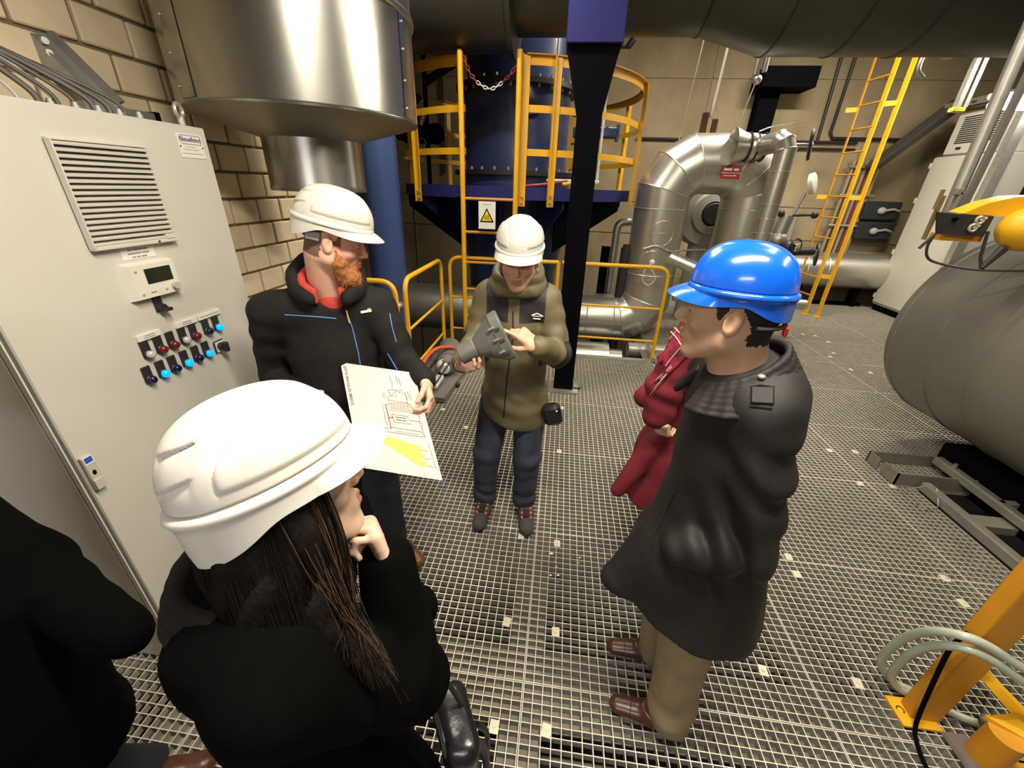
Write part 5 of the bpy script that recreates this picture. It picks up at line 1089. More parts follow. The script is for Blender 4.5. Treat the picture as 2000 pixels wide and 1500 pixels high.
def jm(c):
    m = np.zeros(len(c), np.int32); x = c[:, 0]-xc; z = c[:, 2]
    d1, t1 = dist_seg(c, ehR, wr); d2, t2 = dist_seg(c, ehL, wl_); u1, s1 = dist_seg(c, shR_, ehR); u2, s2 = dist_seg(c, shL_, ehL)
    arm = (d1 < 0.105) & (t1 > 0.02) | (d2 < 0.105) & (t2 > 0.02) | (x < -0.155) | (x > 0.155)
    yoke = (z > 1.235) & (np.abs(x) < 0.135+0.10*np.clip(z-1.33, 0, 1)) & ~arm
    m[yoke] = 1; m[yoke & (c[:, 1] < 1.85) & (x > -0.030) & (x < 0.022)] = 0
    band = ((s1 > 0.80) & (u1 < 0.11) & (t1 < 0.16)) | ((s2 > 0.80) & (u2 < 0.11) & (t2 < 0.16)); m[band & (np.abs(x) > 0.12)] = 1
    m[((d1 < 0.10) & (t1 > 0.04) & (t1 < 0.75) & (z < e_(t1, ehR, wr)-0.01))] = 1
    return m
def e_(t, a, b): return a[2]+(b[2]-a[2])*t
jk = sculpt('jacket', F, [OLIVE, BLKNYL], T, 2, jm)
# high padded collar / hood bunched round the neck
F = Field((-0.42, 1.62, 1.25), (0.06, 2.10, 1.64), 0.005); P_ = []
for k in range(25):
    a = 2*PI*k/24; P_.append((xc+0.100*math.sin(a), 1.862-0.098*math.cos(a), 1.372+0.065*(1-math.cos(a))/2+0.010*math.cos(2*a)))
F.chain(P_, [0.030+0.010*(1-math.cos(2*PI*k/24))/2 for k in range(25)], 0.01); P2 = [(p[0]*0.94+xc*0.06, p[1]*0.94+1.87*0.06, p[2]+0.048) for p in P_]
F.chain(P2, [0.022+0.008*(1-math.cos(2*PI*k/24))/2 for k in range(25)], 0.012)
F.cone((xc, 1.80, 1.50), (xc, 1.87, 1.36), 0.078, 0.055, 0.01, 'sub')
F.cone((xc, 1.72, 1.48), (xc, 1.755, 1.40), 0.050, 0.006, 0.03, 'sub')
F.warp(lambda P: 0.0045*wob(P, 55, 11)); F.half((0, 0, 1.32), (0, 0, -1))
sculpt('collar', F, [OLIVE, BLKNYL], T, 2, lambda c: ((np.hypot(c[:, 0]-xc, (c[:, 1]-1.85)) < 0.083) & (c[:, 2] > 1.40)).astype(np.int32))
tr = bvh(jk)
m = MB(); P_ = onto(tr, [(1002, 608), (1002, 660), (990, 740), (984, 815)], 0.001)
if len(P_) > 2: m.tube(P_, 0.004, 6); m.build('zip_placket', BLKNYL, jk)
def print_on(tree, name, pts, m_, parent, r=0.0015): 
    P = onto(tree, pts, 0.001)
    if len(P) > 1: MB().tube(P, r, 5).build(name, m_, parent)
print_on(tr, 'chest_logo', [(1038, 616), (1049, 612), (1061, 618)], WHITE, jk, 0.003); print_on(tr, 'chest_logo', [(1040, 617), (1059, 618)], WHITE, jk, 0.002); print_on(tr, 'chest_logo', [(1041, 622), (1056, 623)], WHITE, jk, 0.0035)
P_ = onto(tr, [(1036, 646), (1036, 668)], 0.001)
if len(P_) > 1: MB().tube(P_, 0.010, 8).build('chest_pocket_zip', BLKNYL, jk)
for nm, sx, q in (('cuff', wr, wr-nrm(wr-ehR)*0.01), ('cuff', wl_, wl_-nrm(wl_-ehL)*0.01)):
    pass
F = Field(wl_-0.1, wl_+0.1, 0.004); d_ = nrm(wl_-ehL); F.cone(wl_-d_*0.030, wl_-d_*0.008, 0.052, 0.045, 0); F.cone(wl_-d_*0.02, wl_+d_*0.05, 0.036, 0.036, 0.004, 'sub'); sculpt('cuff', F, BLKNYL, T, 1)
# trousers
F = Field((-0.50, 1.62, 0.04), (0.10, 2.06, 0.95), 0.0065)
F.cone((xc-0.06, 1.875, 0.84), (xc+0.06, 1.875, 0.84), 0.100, 0.100, 0.03)
for x0, x1, x2 in ((-0.270, -0.325, -0.345), (-0.105, -0.098, -0.105)):
    F.chain([(x0, 1.865, 0.83), (x1, 1.815, 0.46), (x2, 1.865, 0.13), (x2, 1.865, 0.085)], (0.090, 0.076, 0.067, 0.069), 0.02)
F.warp(lambda P: 0.003*wob(P, 40, 21)+sum(folds(P, (x, 1.83, z), (0.25*s_, 0.3, 1), n_, a_, 0.085, int(z*100)+s_) for x, s_ in ((-0.335, 1), (-0.10, -1)) for z, n_, a_ in ((0.44, 60, 0.0045), (0.15, 75, 0.006), (0.30, 45, 0.0035))))
F.half((0, 0, 0.075), (0, 0, -1)); sculpt('trousers', F, JEANS, T, 2)
SNK = mat('grey_sneaker', (0.060, 0.056, 0.052), 0.85, var=0.3, scale=60, bump=0.2, bscale=300); CORAL = mat('coral_lace', (0.75, 0.12, 0.09), 0.5)
for (hx, hy, tx_, ty_) in ((-0.338, 1.93, -0.348, 1.655), (-0.100, 1.93, -0.066, 1.660)):
    so, d_, u_ = shoe('shoe', (hx, hy, 0.0), (tx_, ty_, 0.0), SNK, SOLE, T, 0.10, 1.05); tr_ = bvh(so); b_ = np.array([hx, hy, 0])
    for k in range(3):
        for s_ in (-1, 1):
            p = b_+d_*(0.125+0.028*k)+u_*s_*0.026; hit, nn, _, _ = tr_.ray_cast(Vector((p[0], p[1], 0.3)), Vector((0, 0, -1)))
            if hit: MB().sphere(np.array(hit), (0.007, 0.010, 0.006), 8, 6).build('lace_loop', CORAL, so)
    hit, nn, _, _ = tr_.ray_cast(Vector(tuple(b_+d_*0.15+np.array([0, 0, 0.3]))), Vector((0, 0, -1)))
    m = MB(); p = b_+d_*0.15; m.obox((p[0], p[1], (hit[2] if hit else 0.08)+0.0), (0.017, 0.042, 0.004), np.stack([u_, d_, [0, 0, 1]], 1), 0.002); m.build('tongue', BLKNYL, so)
m = MB(); m.obox((0.020, 1.775, 0.765), (0.048, 0.032, 0.060), np.array(Matrix.Rotation(-0.25, 3, 'Y')), 0.02); m.build('belt_pouch', mat('pouch_black', (0.010, 0.010, 0.011), 0.35), T); MB().sphere((0.040, 1.745, 0.80), 0.007, 8, 6).build('pouch_stud', STEEL, T)
HM = Helmet(O, R, brim=0.036, rx=0.0965, ry=0.124, H=0.112); hh = HM.build(T, HWHITE, 144, 64)
for k in range(5): HM.patch('vent_slot', -0.16+0.08*k, 0.585, mat('vent_dark', (0.12, 0.11, 0.09), 0.7), hh, 0.0016, 0.0045)
for s_ in (-1, 1): HM.patch('vent_slot', s_*0.42, 0.665, MATS['vent_dark'], hh, 0.002, 0.010, s_*0.2)
HM.mark('logo', [(0.10, 0.40), (0.06, 0.425), (0.0, 0.40), (-0.05, 0.365), (0.0, 0.375), (0.06, 0.40), (0.0, 0.43), (-0.04, 0.405), (-0.10, 0.385), (-0.06, 0.40), (0.0, 0.40)], INK, hh, 0.0011)
HM.mark('logo', [(0.02, 0.375), (0.04, 0.45), (0.0, 0.42)], INK, hh, 0.0010); HM.mark('logo', [(-0.02, 0.335), (-0.10, 0.335)], INK, hh, 0.0016)
# the casting he shows
t = thing('grey_casting', 'grey flared casting with slots held by the man in the olive jacket', 'casting', (-0.27, 1.55, 0.97))
ca = np.array([-0.385, 1.505, 1.165]); cb = np.array([-0.205, 1.555, 1.255]); ax = nrm(cb-ca); uu = nrm(np.cross((0.25, -1.0, 0.1), ax)); vv = np.cross(ax, uu)
CAST = mat('cast_grey', (0.17, 0.168, 0.15), 0.55, 0.25, var=0.2, scale=25, bump=0.08, bscale=120)
def rsec(c, a, b, p, n=28):
    out = []
    for k in range(n):
        th = 2*PI*(k+0.5)/n; ct, st = math.cos(th), math.sin(th); r = (abs(ct)**p+abs(st)**p)**(-1/p); out.append(c+uu*a*r*ct+vv*b*r*st)
    return out
secs = [(0.0, 0.039, 0.039, 2), (0.004, 0.042, 0.042, 2), (0.070, 0.043, 0.043, 2), (0.076, 0.040, 0.040, 2), (0.082, 0.044, 0.044, 2.1), (0.130, 0.074, 0.060, 2.6), (0.165, 0.094, 0.070, 3.4), (0.172, 0.100, 0.074, 4), (0.205, 0.102, 0.076, 4.5), (0.212, 0.096, 0.071, 4.5), (0.212, 0.06, 0.045, 4.5)]
m = MB(); rows = [rsec(ca+ax*h_, a_, b_, p_) for h_, a_, b_, p_ in secs]; n_ = 28
for i in range(len(rows)-1): m.add(rows[i]+rows[i+1], [(k, (k+1) % n_, n_+(k+1) % n_, n_+k) for k in range(n_)])
m.add(rows[0], [tuple(range(n_))[::-1]]); m.add(rows[-1], [tuple(range(n_))]); m.build('casting_body', CAST, t, True, 35)
for q in (-0.055, 0.0, 0.05):
    m = MB(); m.obox(ca+ax*0.188+vv*0.0765+uu*q, (0.010, 0.006, 0.003), np.stack([ax, uu, vv], 1), 0.001); m.build('slot', mat('cast_dark', (0.04, 0.04, 0.038), 0.6), t)
    m = MB(); m.obox(ca+ax*0.168+vv*0.0745+uu*(q+0.012), (0.012, 0.004, 0.004), np.stack([ax, uu, vv], 1), 0.001); m.build('lug', STEEL, t)
# =================================================================== bearded man with the board
T = thing('person', 'bearded man in black softshell jacket and white helmet holding a diagram board', 'person', (-0.84, 1.5, 0), 'people gathered around the grey casting')
O = np.array([-0.842, 1.470, 1.594]); R = frame((0.90, 0.36, -0.26), (0.06, 0, 1)); bc = np.array([-0.935, 1.50, 0.0]); nb_ = np.array([-0.905, 1.50, 1.41])
hf = head_field(O, R, nb_, jaw=1.15, neck_r=0.074, wide=1.08)
bf = nrm((0.42, -0.90, 0)); br_ = nrm((0.90, 0.42, 0))      # chest direction, and across (his left)
sR = bc-br_*0.205+np.array([0, 0, 1.325]); sL = bc+br_*0.195+np.array([0, 0, 1.325])
eR = np.array([-1.215, 1.47, 1.02]); wR = np.array([-0.98, 1.27, 1.00]); eL = np.array([-0.645, 1.53, 1.10]); wL = np.array([-0.500, 1.395, 1.085])
h1 = hand_field(wL, (0.42, -0.67, -0.61), (-0.90, -0.35, -0.20), (0.0, -0.65, 0.75), ((0.55, 0.9, 0.5), (0.6, 0.9, 0.5), (0.65, 0.95, 0.5), (0.7, 1.0, 0.5)), ((0.75, 0.55, 0.20), (0.85, 0.25, 0.5), (0.8, 0.0, 0.75)), wL+nrm(eL-wL)*0.07, 0.003)
h2 = hand_field(wR, (0.85, -0.45, -0.1), (0.35, 0.85, 0.0), (0, 0, 1), ((0.6, 0.9, 0.5),)*4, None, wR+nrm(eR-wR)*0.07, 0.003)
torso = Field((-1.3, 1.2, 0.05), (-0.4, 1.75, 1.5), 0.010); torso.chain([nb_, (bc[0], 1.5, 1.15), (bc[0]+0.05, 1.5, 0.88)], (0.07, 0.10, 0.10), 0.02)
for q in ((sR, eR, wR), (sL, eL, wL)): torso.chain(q, (0.05, 0.04, 0.028), 0.02)
aL = np.array([-0.765, 1.475, 0.08]); aR = np.array([-0.98, 1.56, 0.08])
for hp_, kn, an in (((-0.83, 1.52, 0.88), (-0.79, 1.47, 0.48), aL), ((-0.98, 1.52, 0.88), (-0.98, 1.50, 0.48), aR)): torso.chain([hp_, kn, an], (0.08, 0.05, 0.036), 0.03)
join_sculpt('body', [hf, h1, h2, torso], [SK_PINK, LIP, BROWM, STUB], T, 1, head_mats(O, R, lambda p: (p[:, 2] > 0.050) & (p[:, 1] < 0.060) | ((p[:, 1] < -0.035) & (p[:, 2] > -0.050) & (np.abs(p[:, 0]) < 0.086)) | ((np.abs(p[:, 0]) > 0.050) & (p[:, 2] > 0.0) & (np.abs(p[:, 1]-0.018) < 0.012) & (np.abs(p[:, 0]) < 0.080))))
# beard: a full mass with loose hairs
L = lambda *q: O+R@np.array(q, float)
F = Field(O-0.26, O+0.22, 0.0035)
for s_ in (-1, 1):
    F.chain([L(s_*0.070, 0.012, -0.018), L(s_*0.064, 0.030, -0.060), L(s_*0.040, 0.062, -0.105), L(s_*0.018, 0.075, -0.140)], (0.010, 0.023, 0.035, 0.036), 0.02)
    F.chain([L(0, 0.097, -0.044), L(s_*0.022, 0.090, -0.050), L(s_*0.034, 0.078, -0.075)], (0.0055, 0.0075, 0.013), 0.008)
F.ell(L(0, 0.073, -0.128), (0.048, 0.042, 0.055), R, 0.02); F.ell(L(0, 0.080, -0.160), (0.034, 0.034, 0.045), R, 0.02)
F.warp(lambda P: 0.0035*wob(P, 150, 31)+0.002*wob(P, 320, 32))
GING = mat('ginger_beard', (0.50, 0.19, 0.055), 0.75, var=0.45, scale=70, bump=0.5, bscale=260); bo = sculpt('beard', F, GING, T, 1)
me = bo.data; idx = RNG.choice(len(me.polygons), 1500, replace=False); cur = []; og = ORG[bo.name]
for i in idx:
    pl_ = me.polygons[int(i)]; c = np.array(pl_.center)+og; n_ = np.array(pl_.normal); lo_ = (c-O)@R
    d_ = nrm(n_*0.55+R@np.array([0, 0.25, -0.85])+RNG.normal(size=3)*0.25); ln = RNG.uniform(0.007, 0.015); cur.append([c-n_*0.002, c+d_*ln*0.5, c+d_*ln+np.array([0, 0, -0.003])])
strands('beard_hairs', cur, 0.0008, GING, bo)
# jacket
F = Field((-1.42, 1.14, 0.55), (-0.40, 1.85, 1.60), 0.0065)
F.chain([bc+[0.01, 0, 1.30], bc+[0, 0, 1.15], bc+[0.02, 0, 0.95], bc+[0.04, 0, 0.78]], (0.150, 0.178, 0.182, 0.188), 0.03, 'add', (bf, 0.76))
F.cone(sR*0.85+sL*0.15, sL*0.85+sR*0.15, 0.092, 0.092, 0.05); F.cone(nb_+[0, 0.02, -0.03], nb_+[0, 0.03, 0.02], 0.10, 0.085, 0.04)
for a_, e__, w_ in ((sR, eR, wR), (sL, eL, wL)):
    d_ = nrm(w_-e__); F.cone(a_, e__, 0.082, 0.064, 0.03); F.cone(e__, w_-d_*0.01, 0.064, 0.047, 0.02)
F.warp(lambda P: 0.0035*wob(P, 30, 41)+folds(P, eL, wL-eL, 95, 0.006, 0.09, 1)+folds(P, eL*0.4+sL*0.6, eL-sL, 70, 0.004, 0.10, 2)+folds(P, eR*0.3+sR*0.7, eR-sR, 60, 0.006, 0.12, 3)+folds(P, bc+bf*0.13+[0, 0, 0.95], (0.4, 0, 1), 45, 0.004, 0.2, 4))
F.cone(nb_+[0.03, -0.09, 0.10], nb_+[0.03, -0.02, -0.05], 0.075, 0.055, 0.015, 'sub')
F.half((0, 0, 0.70), (0, 0, -1)); jk = sculpt('jacket', F, BLACKCLOTH, T, 2)
# stand-up collar, open at the front
F = Field((-1.16, 1.28, 1.26), (-0.62, 1.72, 1.62), 0.0045); P_ = []
for k in range(23):
    a = math.radians(-148+296*k/22); q = -bf*math.cos(a)+br_*math.sin(a); P_.append(np.array([-0.905, 1.49, 0])+q*np.array([0.124, 0.112, 0])+bf*0.012+[0, 0, 1.385+0.085*(1+math.cos(a))/2])
KA = [0.25+0.75*(1+math.cos(math.radians(-148+296*k/22)))/2 for k in range(23)]
for dz in (0, 0.016, 0.032, 0.048, 0.066): F.chain([p+np.array([0, 0, dz*ka]) for p, ka in zip(P_, KA)], [0.0135]*23, 0.02)
F.warp(lambda P: 0.003*wob(P, 45, 51)); sculpt('collar', F, BLACKCLOTH, T, 2)
SHIRT = mat('red_shirt', (0.46, 0.045, 0.028), 0.8, bump=0.1, bscale=300)
F = Field((-1.1, 1.26, 1.22), (-0.66, 1.70, 1.56), 0.0045); P_ = []
for k in range(19):
    a = math.radians(-150+300*k/18); q = -bf*math.cos(a)+br_*math.sin(a); P_.append(np.array([-0.90, 1.485, 0])+q*0.092+bf*0.015+[0, 0, 1.385+0.075*(1+math.cos(a))/2])
for dz in (0, 0.014, 0.028, 0.042): F.chain([p+np.array([0, 0, dz]) for p in P_], [0.010]*19, 0.015)
F.ell(np.array([-0.90, 1.49, 1.360])+bf*0.060, (0.045, 0.020, 0.045), np.stack([br_, bf, [0, 0, 1]], 1), 0.02)
sculpt('shirt_collar', F, SHIRT, T, 2)
BLUEZ = mat('blue_zip', (0.10, 0.27, 0.62), 0.5); tr = bvh(jk)
def line_on(tree, name, pts, m_, parent, r):
    P = onto(tree, pts, 0.0005)
    if len(P) > 1: MB().tube(P, r, 6).build(name, m_, parent)
line_on(tr, 'zip', [(675, 605), (688, 640), (700, 690), (704, 715)], BLUEZ, jk, 0.0022)
line_on(tr, 'chest_piping', [(556, 615), (610, 618), (657, 622)], BLUEZ, jk, 0.0022)
line_on(tr, 'side_piping', [(761, 612), (766, 640), (774, 668)], BLUEZ, jk, 0.0020); line_on(tr, 'sleeve_piping', [(757, 690), (766, 705), (776, 722)], BLUEZ, jk, 0.0025); line_on(tr, 'collar_piping', [(614, 545), (628, 573)], BLUEZ, jk, 0.004)
P_ = onto(tr, [(676, 606), (682, 630)], 0.004)
if len(P_) > 1: MB().tube(P_, 0.003, 6).build('zip_pull', mat('pull_yellow', (0.6, 0.5, 0.12), 0.4), jk)
P_ = onto(tr, [(715, 608)], 0.002, 1); Q_ = onto(tr, [(703, 609), (727, 605)], 0.002, 1)
if len(P_) and len(Q_) > 1: dash(WHITE, P_[0]-cray(715, 608)*0.004, Q_[1]-Q_[0], (0, 0, 1), (0.042,), 0.010, jk, 'chest_logo'); dash(mat('pull_yellow', (0.6, 0.5, 0.12), 0.4), P_[0]-cray(715, 608)*0.004+nrm(Q_[1]-Q_[0])*0.012+[0, 0, 0.008], Q_[1]-Q_[0], (0.2, 0, 1), (0.012,), 0.006, jk, 'chest_logo')
# trousers, shoes
F = Field((-1.14, 1.30, 0.05), (-0.60, 1.74, 0.90), 0.0075); F.cone((-0.97, 1.52, 0.82), (-0.83, 1.52, 0.82), 0.13, 0.13, 0.03)
F.chain([(-0.835, 1.515, 0.84), (-0.79, 1.465, 0.47), aL+[0, 0, 0.06], aL+[0, 0, 0.01]], (0.11, 0.082, 0.062, 0.062), 0.02); F.chain([(-0.975, 1.52, 0.84), (-0.98, 1.50, 0.47), aR+[0, 0, 0.06], aR+[0, 0, 0.01]], (0.11, 0.082, 0.062, 0.062), 0.02)
F.warp(lambda P: 0.003*wob(P, 40, 61)+folds(P, aL+[0, 0, 0.08], (0.2, 0, 1), 80, 0.006, 0.09, 1)+folds(P, (-0.79, 1.43, 0.47), (0.2, 0, 1), 60, 0.005, 0.1, 2)); F.half((0, 0, 0.07), (0, 0, -1)); sculpt('trousers', F, JEANS2, T, 2)
BRSH = mat('brown_leather', (0.17, 0.060, 0.018), 0.4, var=0.3, scale=30); DBR = mat('brown_dark_leather', (0.085, 0.028, 0.013), 0.32, var=0.3, scale=30)
for h_, t_ in (((-0.80, 1.515, 0), (-0.585, 1.375, 0)), ((-0.99, 1.61, 0), (-0.93, 1.34, 0))):
    so, d_, u_ = shoe('shoe', h_, t_, BRSH, SOLE, T, 0.09)
    for k in range(3): p = np.array(h_)+d_*(0.12+0.025*k); MB().tube([p-u_*0.026+[0, 0, 0.082-0.006*k], p+[0, 0, 0.092-0.006*k], p+u_*0.026+[0, 0, 0.082-0.006*k]], 0.003, 6).build('lace', DARK, so)
HM = Helmet(O, R, rx=0.104, ry=0.134, H=0.116, brim=0.042, off=(0, -0.006, 0.004)); hh = HM.build(T, HWHITE, 168, 72)
m = MB(); m.obox(L(0.078, -0.062, 0.020), (0.006, 0.024, 0.016), R, 0.004); m.build('ear_strap', mat('strap_grey', (0.38, 0.37, 0.36), 0.4), hh)
m = MB(); P_ = [L(0.085*math.sin(a), -0.012-0.092*math.cos(a), 0.012) for a in np.linspace(-0.95, 0.95, 13)]; m.tube(P_, 0.006, 6); m.build('head_band', BLKNYL, hh)
HM.patch('vent_slot', 0.30, 0.45, MATS['vent_dark'], hh, 0.003, 0.010, 0.3)
# =================================================================== the board
def bo_pt(u, v):   # u across the short side (0..1), v down the long side (0..1)
    A, B, D, C_ = BC; return (A*(1-u)+B*u)*(1-v)+(D*(1-u)+C_*u)*v
BC = [np.array(q) for q in ((-0.857, 1.40, 1.138), (-0.550, 1.40, 1.118), (-0.666, 1.10, 0.862), (-0.359, 1.10, 0.842))]
t = thing('diagram_board', 'white board with the power plant scheme held by the bearded man', 'board', (-0.6, 1.25, 0.84))
ux = nrm(BC[1]-BC[0]); vx = nrm(BC[2]-BC[0]); nn = nrm(np.cross(vx, ux)); nn = nn if np.dot(nn, np.array([0, 0, 1.8])-BC[0]) > 0 else -nn
m = MB(); m.prism([BC[0], BC[1], BC[3], BC[2]], -nn*0.005); m.build('panel', mat('board_white', (0.66, 0.615, 0.545), 0.6), t, False)
LN = mat('line_grey', (0.12, 0.11, 0.105), 0.7); LR = mat('line_red', (0.45, 0.03, 0.03), 0.6); LP = mat('line_pink', (0.38, 0.14, 0.12), 0.6); YB = mat('beam_yellow', (0.80, 0.68, 0.12), 0.6)
PXB = ((665, 708), (808, 728), (706, 922), (862, 918))
def hom():
    s_ = [(0, 0), (1, 0), (0, 1), (1, 1)]; A = []; b = []
    for (x, y), (u, v) in zip(PXB, s_):
        A += [[x, y, 1, 0, 0, 0, -u*x, -u*y], [0, 0, 0, x, y, 1, -v*x, -v*y]]; b += [u, v]
    return np.append(np.linalg.solve(np.array(A, float), np.array(b, float)), 1).reshape(3, 3)
HB = hom()
def bz(zx, zy):   # drawing coordinates -> board
    q = HB@np.array([640+zx/5.769, 680+zy/5.769, 1]); return bo_pt(q[0]/q[2], q[1]/q[2])+nn*0.0004
def bl_(pts, m_, r=0.0008, name='diagram_line'): return MB().tube([bz(*p) for p in pts], r*1.25, 4).build(name, m_, t)
bl_([(605, 880), (745, 885), (680, 620), (712, 616)], LR, 0.0015); bl_([(712, 760), (758, 762)], LR, 0.0015)
bl_([(745, 722), (920, 735), (952, 815), (775, 806), (745, 722)], LN); bl_([(755, 735), (775, 806)], LN); bl_([(790, 750), (905, 757)], LN, 0.0013); bl_([(795, 778), (910, 785)], LN, 0.0013)
bl_([(705, 570), (915, 590), (952, 670), (735, 655), (705, 570)], LP)
for k in range(6): x = 735+33*k; bl_([(x, 590), (x+10, 650), (x+22, 652), (x+14, 594), (x+30, 596)], LP, 0.0007)
bl_([(705, 460), (738, 525), (795, 530), (805, 465), (740, 525)], LN); bl_([(705, 460), (805, 465)], LN); bl_([(810, 440), (830, 490), (870, 495), (845, 445), (820, 490), (855, 450)], LP); bl_([(870, 495), (890, 500), (915, 590)], LN); bl_([(740, 525), (710, 530), (715, 565)], LN)
bl_([(720, 310), (752, 410), (745, 440), (760, 450)], LN); bl_([(785, 310), (812, 400)], LN); bl_([(812, 330), (843, 415)], LN)
bl_([(935, 590), (955, 640), (1000, 645), (1010, 690), (1035, 700), (1032, 725), (1012, 715), (1010, 690)], LN); bl_([(1035, 725), (1045, 790), (1065, 800), (1065, 830), (1045, 820), (1045, 790)], LN); bl_([(940, 775), (1040, 778)], LN)
bl_([(745, 868), (1060, 885), (1082, 938), (600, 918)], LN); bl_([(1060, 830), (1098, 942)], LN)
for (p, q) in (((645, 490), (660, 550)), ((665, 495), (682, 555)), ((880, 470), (915, 560)), ((905, 465), (940, 560)), ((930, 465), (958, 560)), ((640, 610), (680, 770)), ((665, 760), (705, 850)), ((790, 905), (1040, 915)), ((720, 675), (970, 690)), ((1130, 990), (1220, 1270)), ((1060, 1083), (1135, 1082)), ((1085, 1168), (1162, 1164)), ((1110, 1245), (1185, 1245))): bl_([p, q], LN, 0.0006)
m = MB(); m.prism([bz(*p) for p in ((575, 950), (1072, 1045), (1055, 1112), (1098, 1130), (1078, 1192), (1132, 1215), (1085, 1272), (560, 1010))], nn*0.0003); m.build('yellow_beam', YB, t, False)
text_mesh('lettering', 'SCHEME OF POWER PLANT', LN, bz(247, 420), bz(210, 230)-bz(285, 610), bz(150, 420)-bz(247, 420), 0.0155, t, 0.0002, True, 0.95); MB().tube([bo_pt(0.985, 0.99), bo_pt(0.985, 0.99)+[0.004, 0, -0.03], bo_pt(0.985, 0.99)+[0.0, 0, -0.06]], 0.0016, 5).build('cord', BLUEZ, t)
bl_([(395, 1325), (420, 1340), (400, 1355), (425, 1365), (440, 1385), (430, 1350), (412, 1372), (447, 1375)], LN, 0.0010, 'logo'); bl_([(418, 1180), (440, 1300)], LN, 0.0006); bl_([(438, 1180), (462, 1290)], LN, 0.0006)
# =================================================================== man in the blue helmet
T = thing('person', 'man in dark wool coat and blue helmet with hand in pocket, at the right', 'person', (0.50, 0.96, 0), 'people gathered around the grey casting')
COAT = mat('charcoal_wool', (0.015, 0.013, 0.012), 0.55, spec=0.30, var=0.25, scale=50, bump=0.2, bscale=500)
O = np.array([0.402, 0.955, 1.548]); R = frame((-0.89, 0.43, 0.00), (0.02, 0.0, 1)); nb_ = np.array([0.455, 0.955, 1.38])
hf = head_field(O, R, nb_, neck_r=0.062)
sN = np.array([0.492, 0.848, 1.350]); eN = np.array([0.538, 0.795, 0.985]); wN = np.array([0.400, 0.830, 0.930]); sF = np.array([0.47, 1.115, 1.335]); eF = np.array([0.52, 1.17, 1.02]); wF = np.array([0.49, 1.14, 0.80])
torso = Field((0.2, 0.6, 0.05), (0.8, 1.3, 1.5), 0.010); torso.chain([nb_, (0.50, 0.96, 1.15), (0.52, 0.96, 0.88)], (0.07, 0.09, 0.09), 0.02)
for q in ((sN, eN, wN), (sF, eF, wF)): torso.chain(q, (0.05, 0.04, 0.028), 0.02)
for hp_, kn, an in (((0.51, 0.90, 0.86), (0.505, 0.865, 0.46), (0.525, 0.852, 0.08)), ((0.51, 1.02, 0.86), (0.50, 1.07, 0.46), (0.535, 1.085, 0.08))): torso.chain([hp_, kn, an], (0.055, 0.05, 0.034), 0.03)
hN = hand_field(wN+[0.02, 0.03, -0.02], (-0.15, 0.55, -0.8), (0.3, 0.9, -0.3), (-0.3, 0.1, 0.8), CURL0, None, wN+nrm(eN-wN)*0.07, 0.004)
join_sculpt('body', [hf, torso, hN], [SK_TAN, LIP, BROWM, HAIRB], T, 1, head_mats(O, R, lambda p: ((p[:, 2] > 0.048) & (p[:, 1] < 0.066)) | ((p[:, 1] < -0.046+0.6*np.clip(p[:, 2], 0, 1)) & (p[:, 2] > -0.048+0.3*np.clip(-0.04-p[:, 1], -1, 0)) & (np.abs(p[:, 0]) < 0.080)) | ((np.abs(p[:, 0]) > 0.052) & (p[:, 2] > 0.004) & (np.abs(p[:, 1]-0.016) < 0.004+0.35*np.clip(p[:, 2]-0.004, 0, 0.05)) & (np.abs(p[:, 0]) < 0.078))))
F = Field((0.12, 0.58, 0.50), (0.88, 1.36, 1.52), 0.0065)
F.chain([(0.475, 0.965, 1.33), (0.500, 0.965, 1.18), (0.505, 0.965, 0.98), (0.490, 0.965, 0.76), (0.485, 0.965, 0.58)], (0.130, 0.150, 0.160, 0.190, 0.222), 0.03, 'add', ((1, 0, 0), 0.90))
F.cone((0.490, 0.885, 1.345), (0.475, 1.05, 1.345), 0.080, 0.080, 0.05); F.cone((0.515, 0.91, 1.375), (0.505, 1.01, 1.375), 0.078, 0.078, 0.05); F.cone((0.46, 0.955, 1.33), (0.46, 0.955, 1.365), 0.085, 0.07, 0.04)
F.cone((0.56, 0.94, 0.86), (0.575, 0.93, 0.60), 0.12, 0.155, 0.05); F.cone((0.40, 0.93, 0.80), (0.275, 0.91, 0.685), 0.11, 0.058, 0.08)      # coat front swinging forward
for a_, e__, w_ in ((sN, eN, wN), (sF, eF, wF)): F.cone(a_, e__, 0.075, 0.063, 0.03); F.cone(e__, w_, 0.063, 0.055, 0.03)
F.warp(lambda P: 0.0035*wob(P, 26, 71)+folds(P, eN+[-0.03, -0.03, 0.0], wN-eN, 75, 0.014, 0.11, 1)+folds(P, sN*0.62+eN*0.38+[0.04, -0.04, 0], (0.6, -0.3, 1), 70, 0.011, 0.11, 2)+folds(P, wN+[0.06, -0.05, 0.0], (1, 0, 0.5), 85, 0.012, 0.10, 3)+folds(P, (0.44, 0.80, 1.12), (1, 0.2, 0.35), 40, 0.006, 0.16, 4)+0.006*np.exp(-((P[:, 2]-0.72)/0.14)**2)*np.sin(np.arctan2(P[:, 1]-0.96, P[:, 0]-0.49)*9))
F.half((0.5, 0.9, 0.59), (-0.30, 0.0, -1)); ck = sculpt('coat', F, COAT, T, 2)
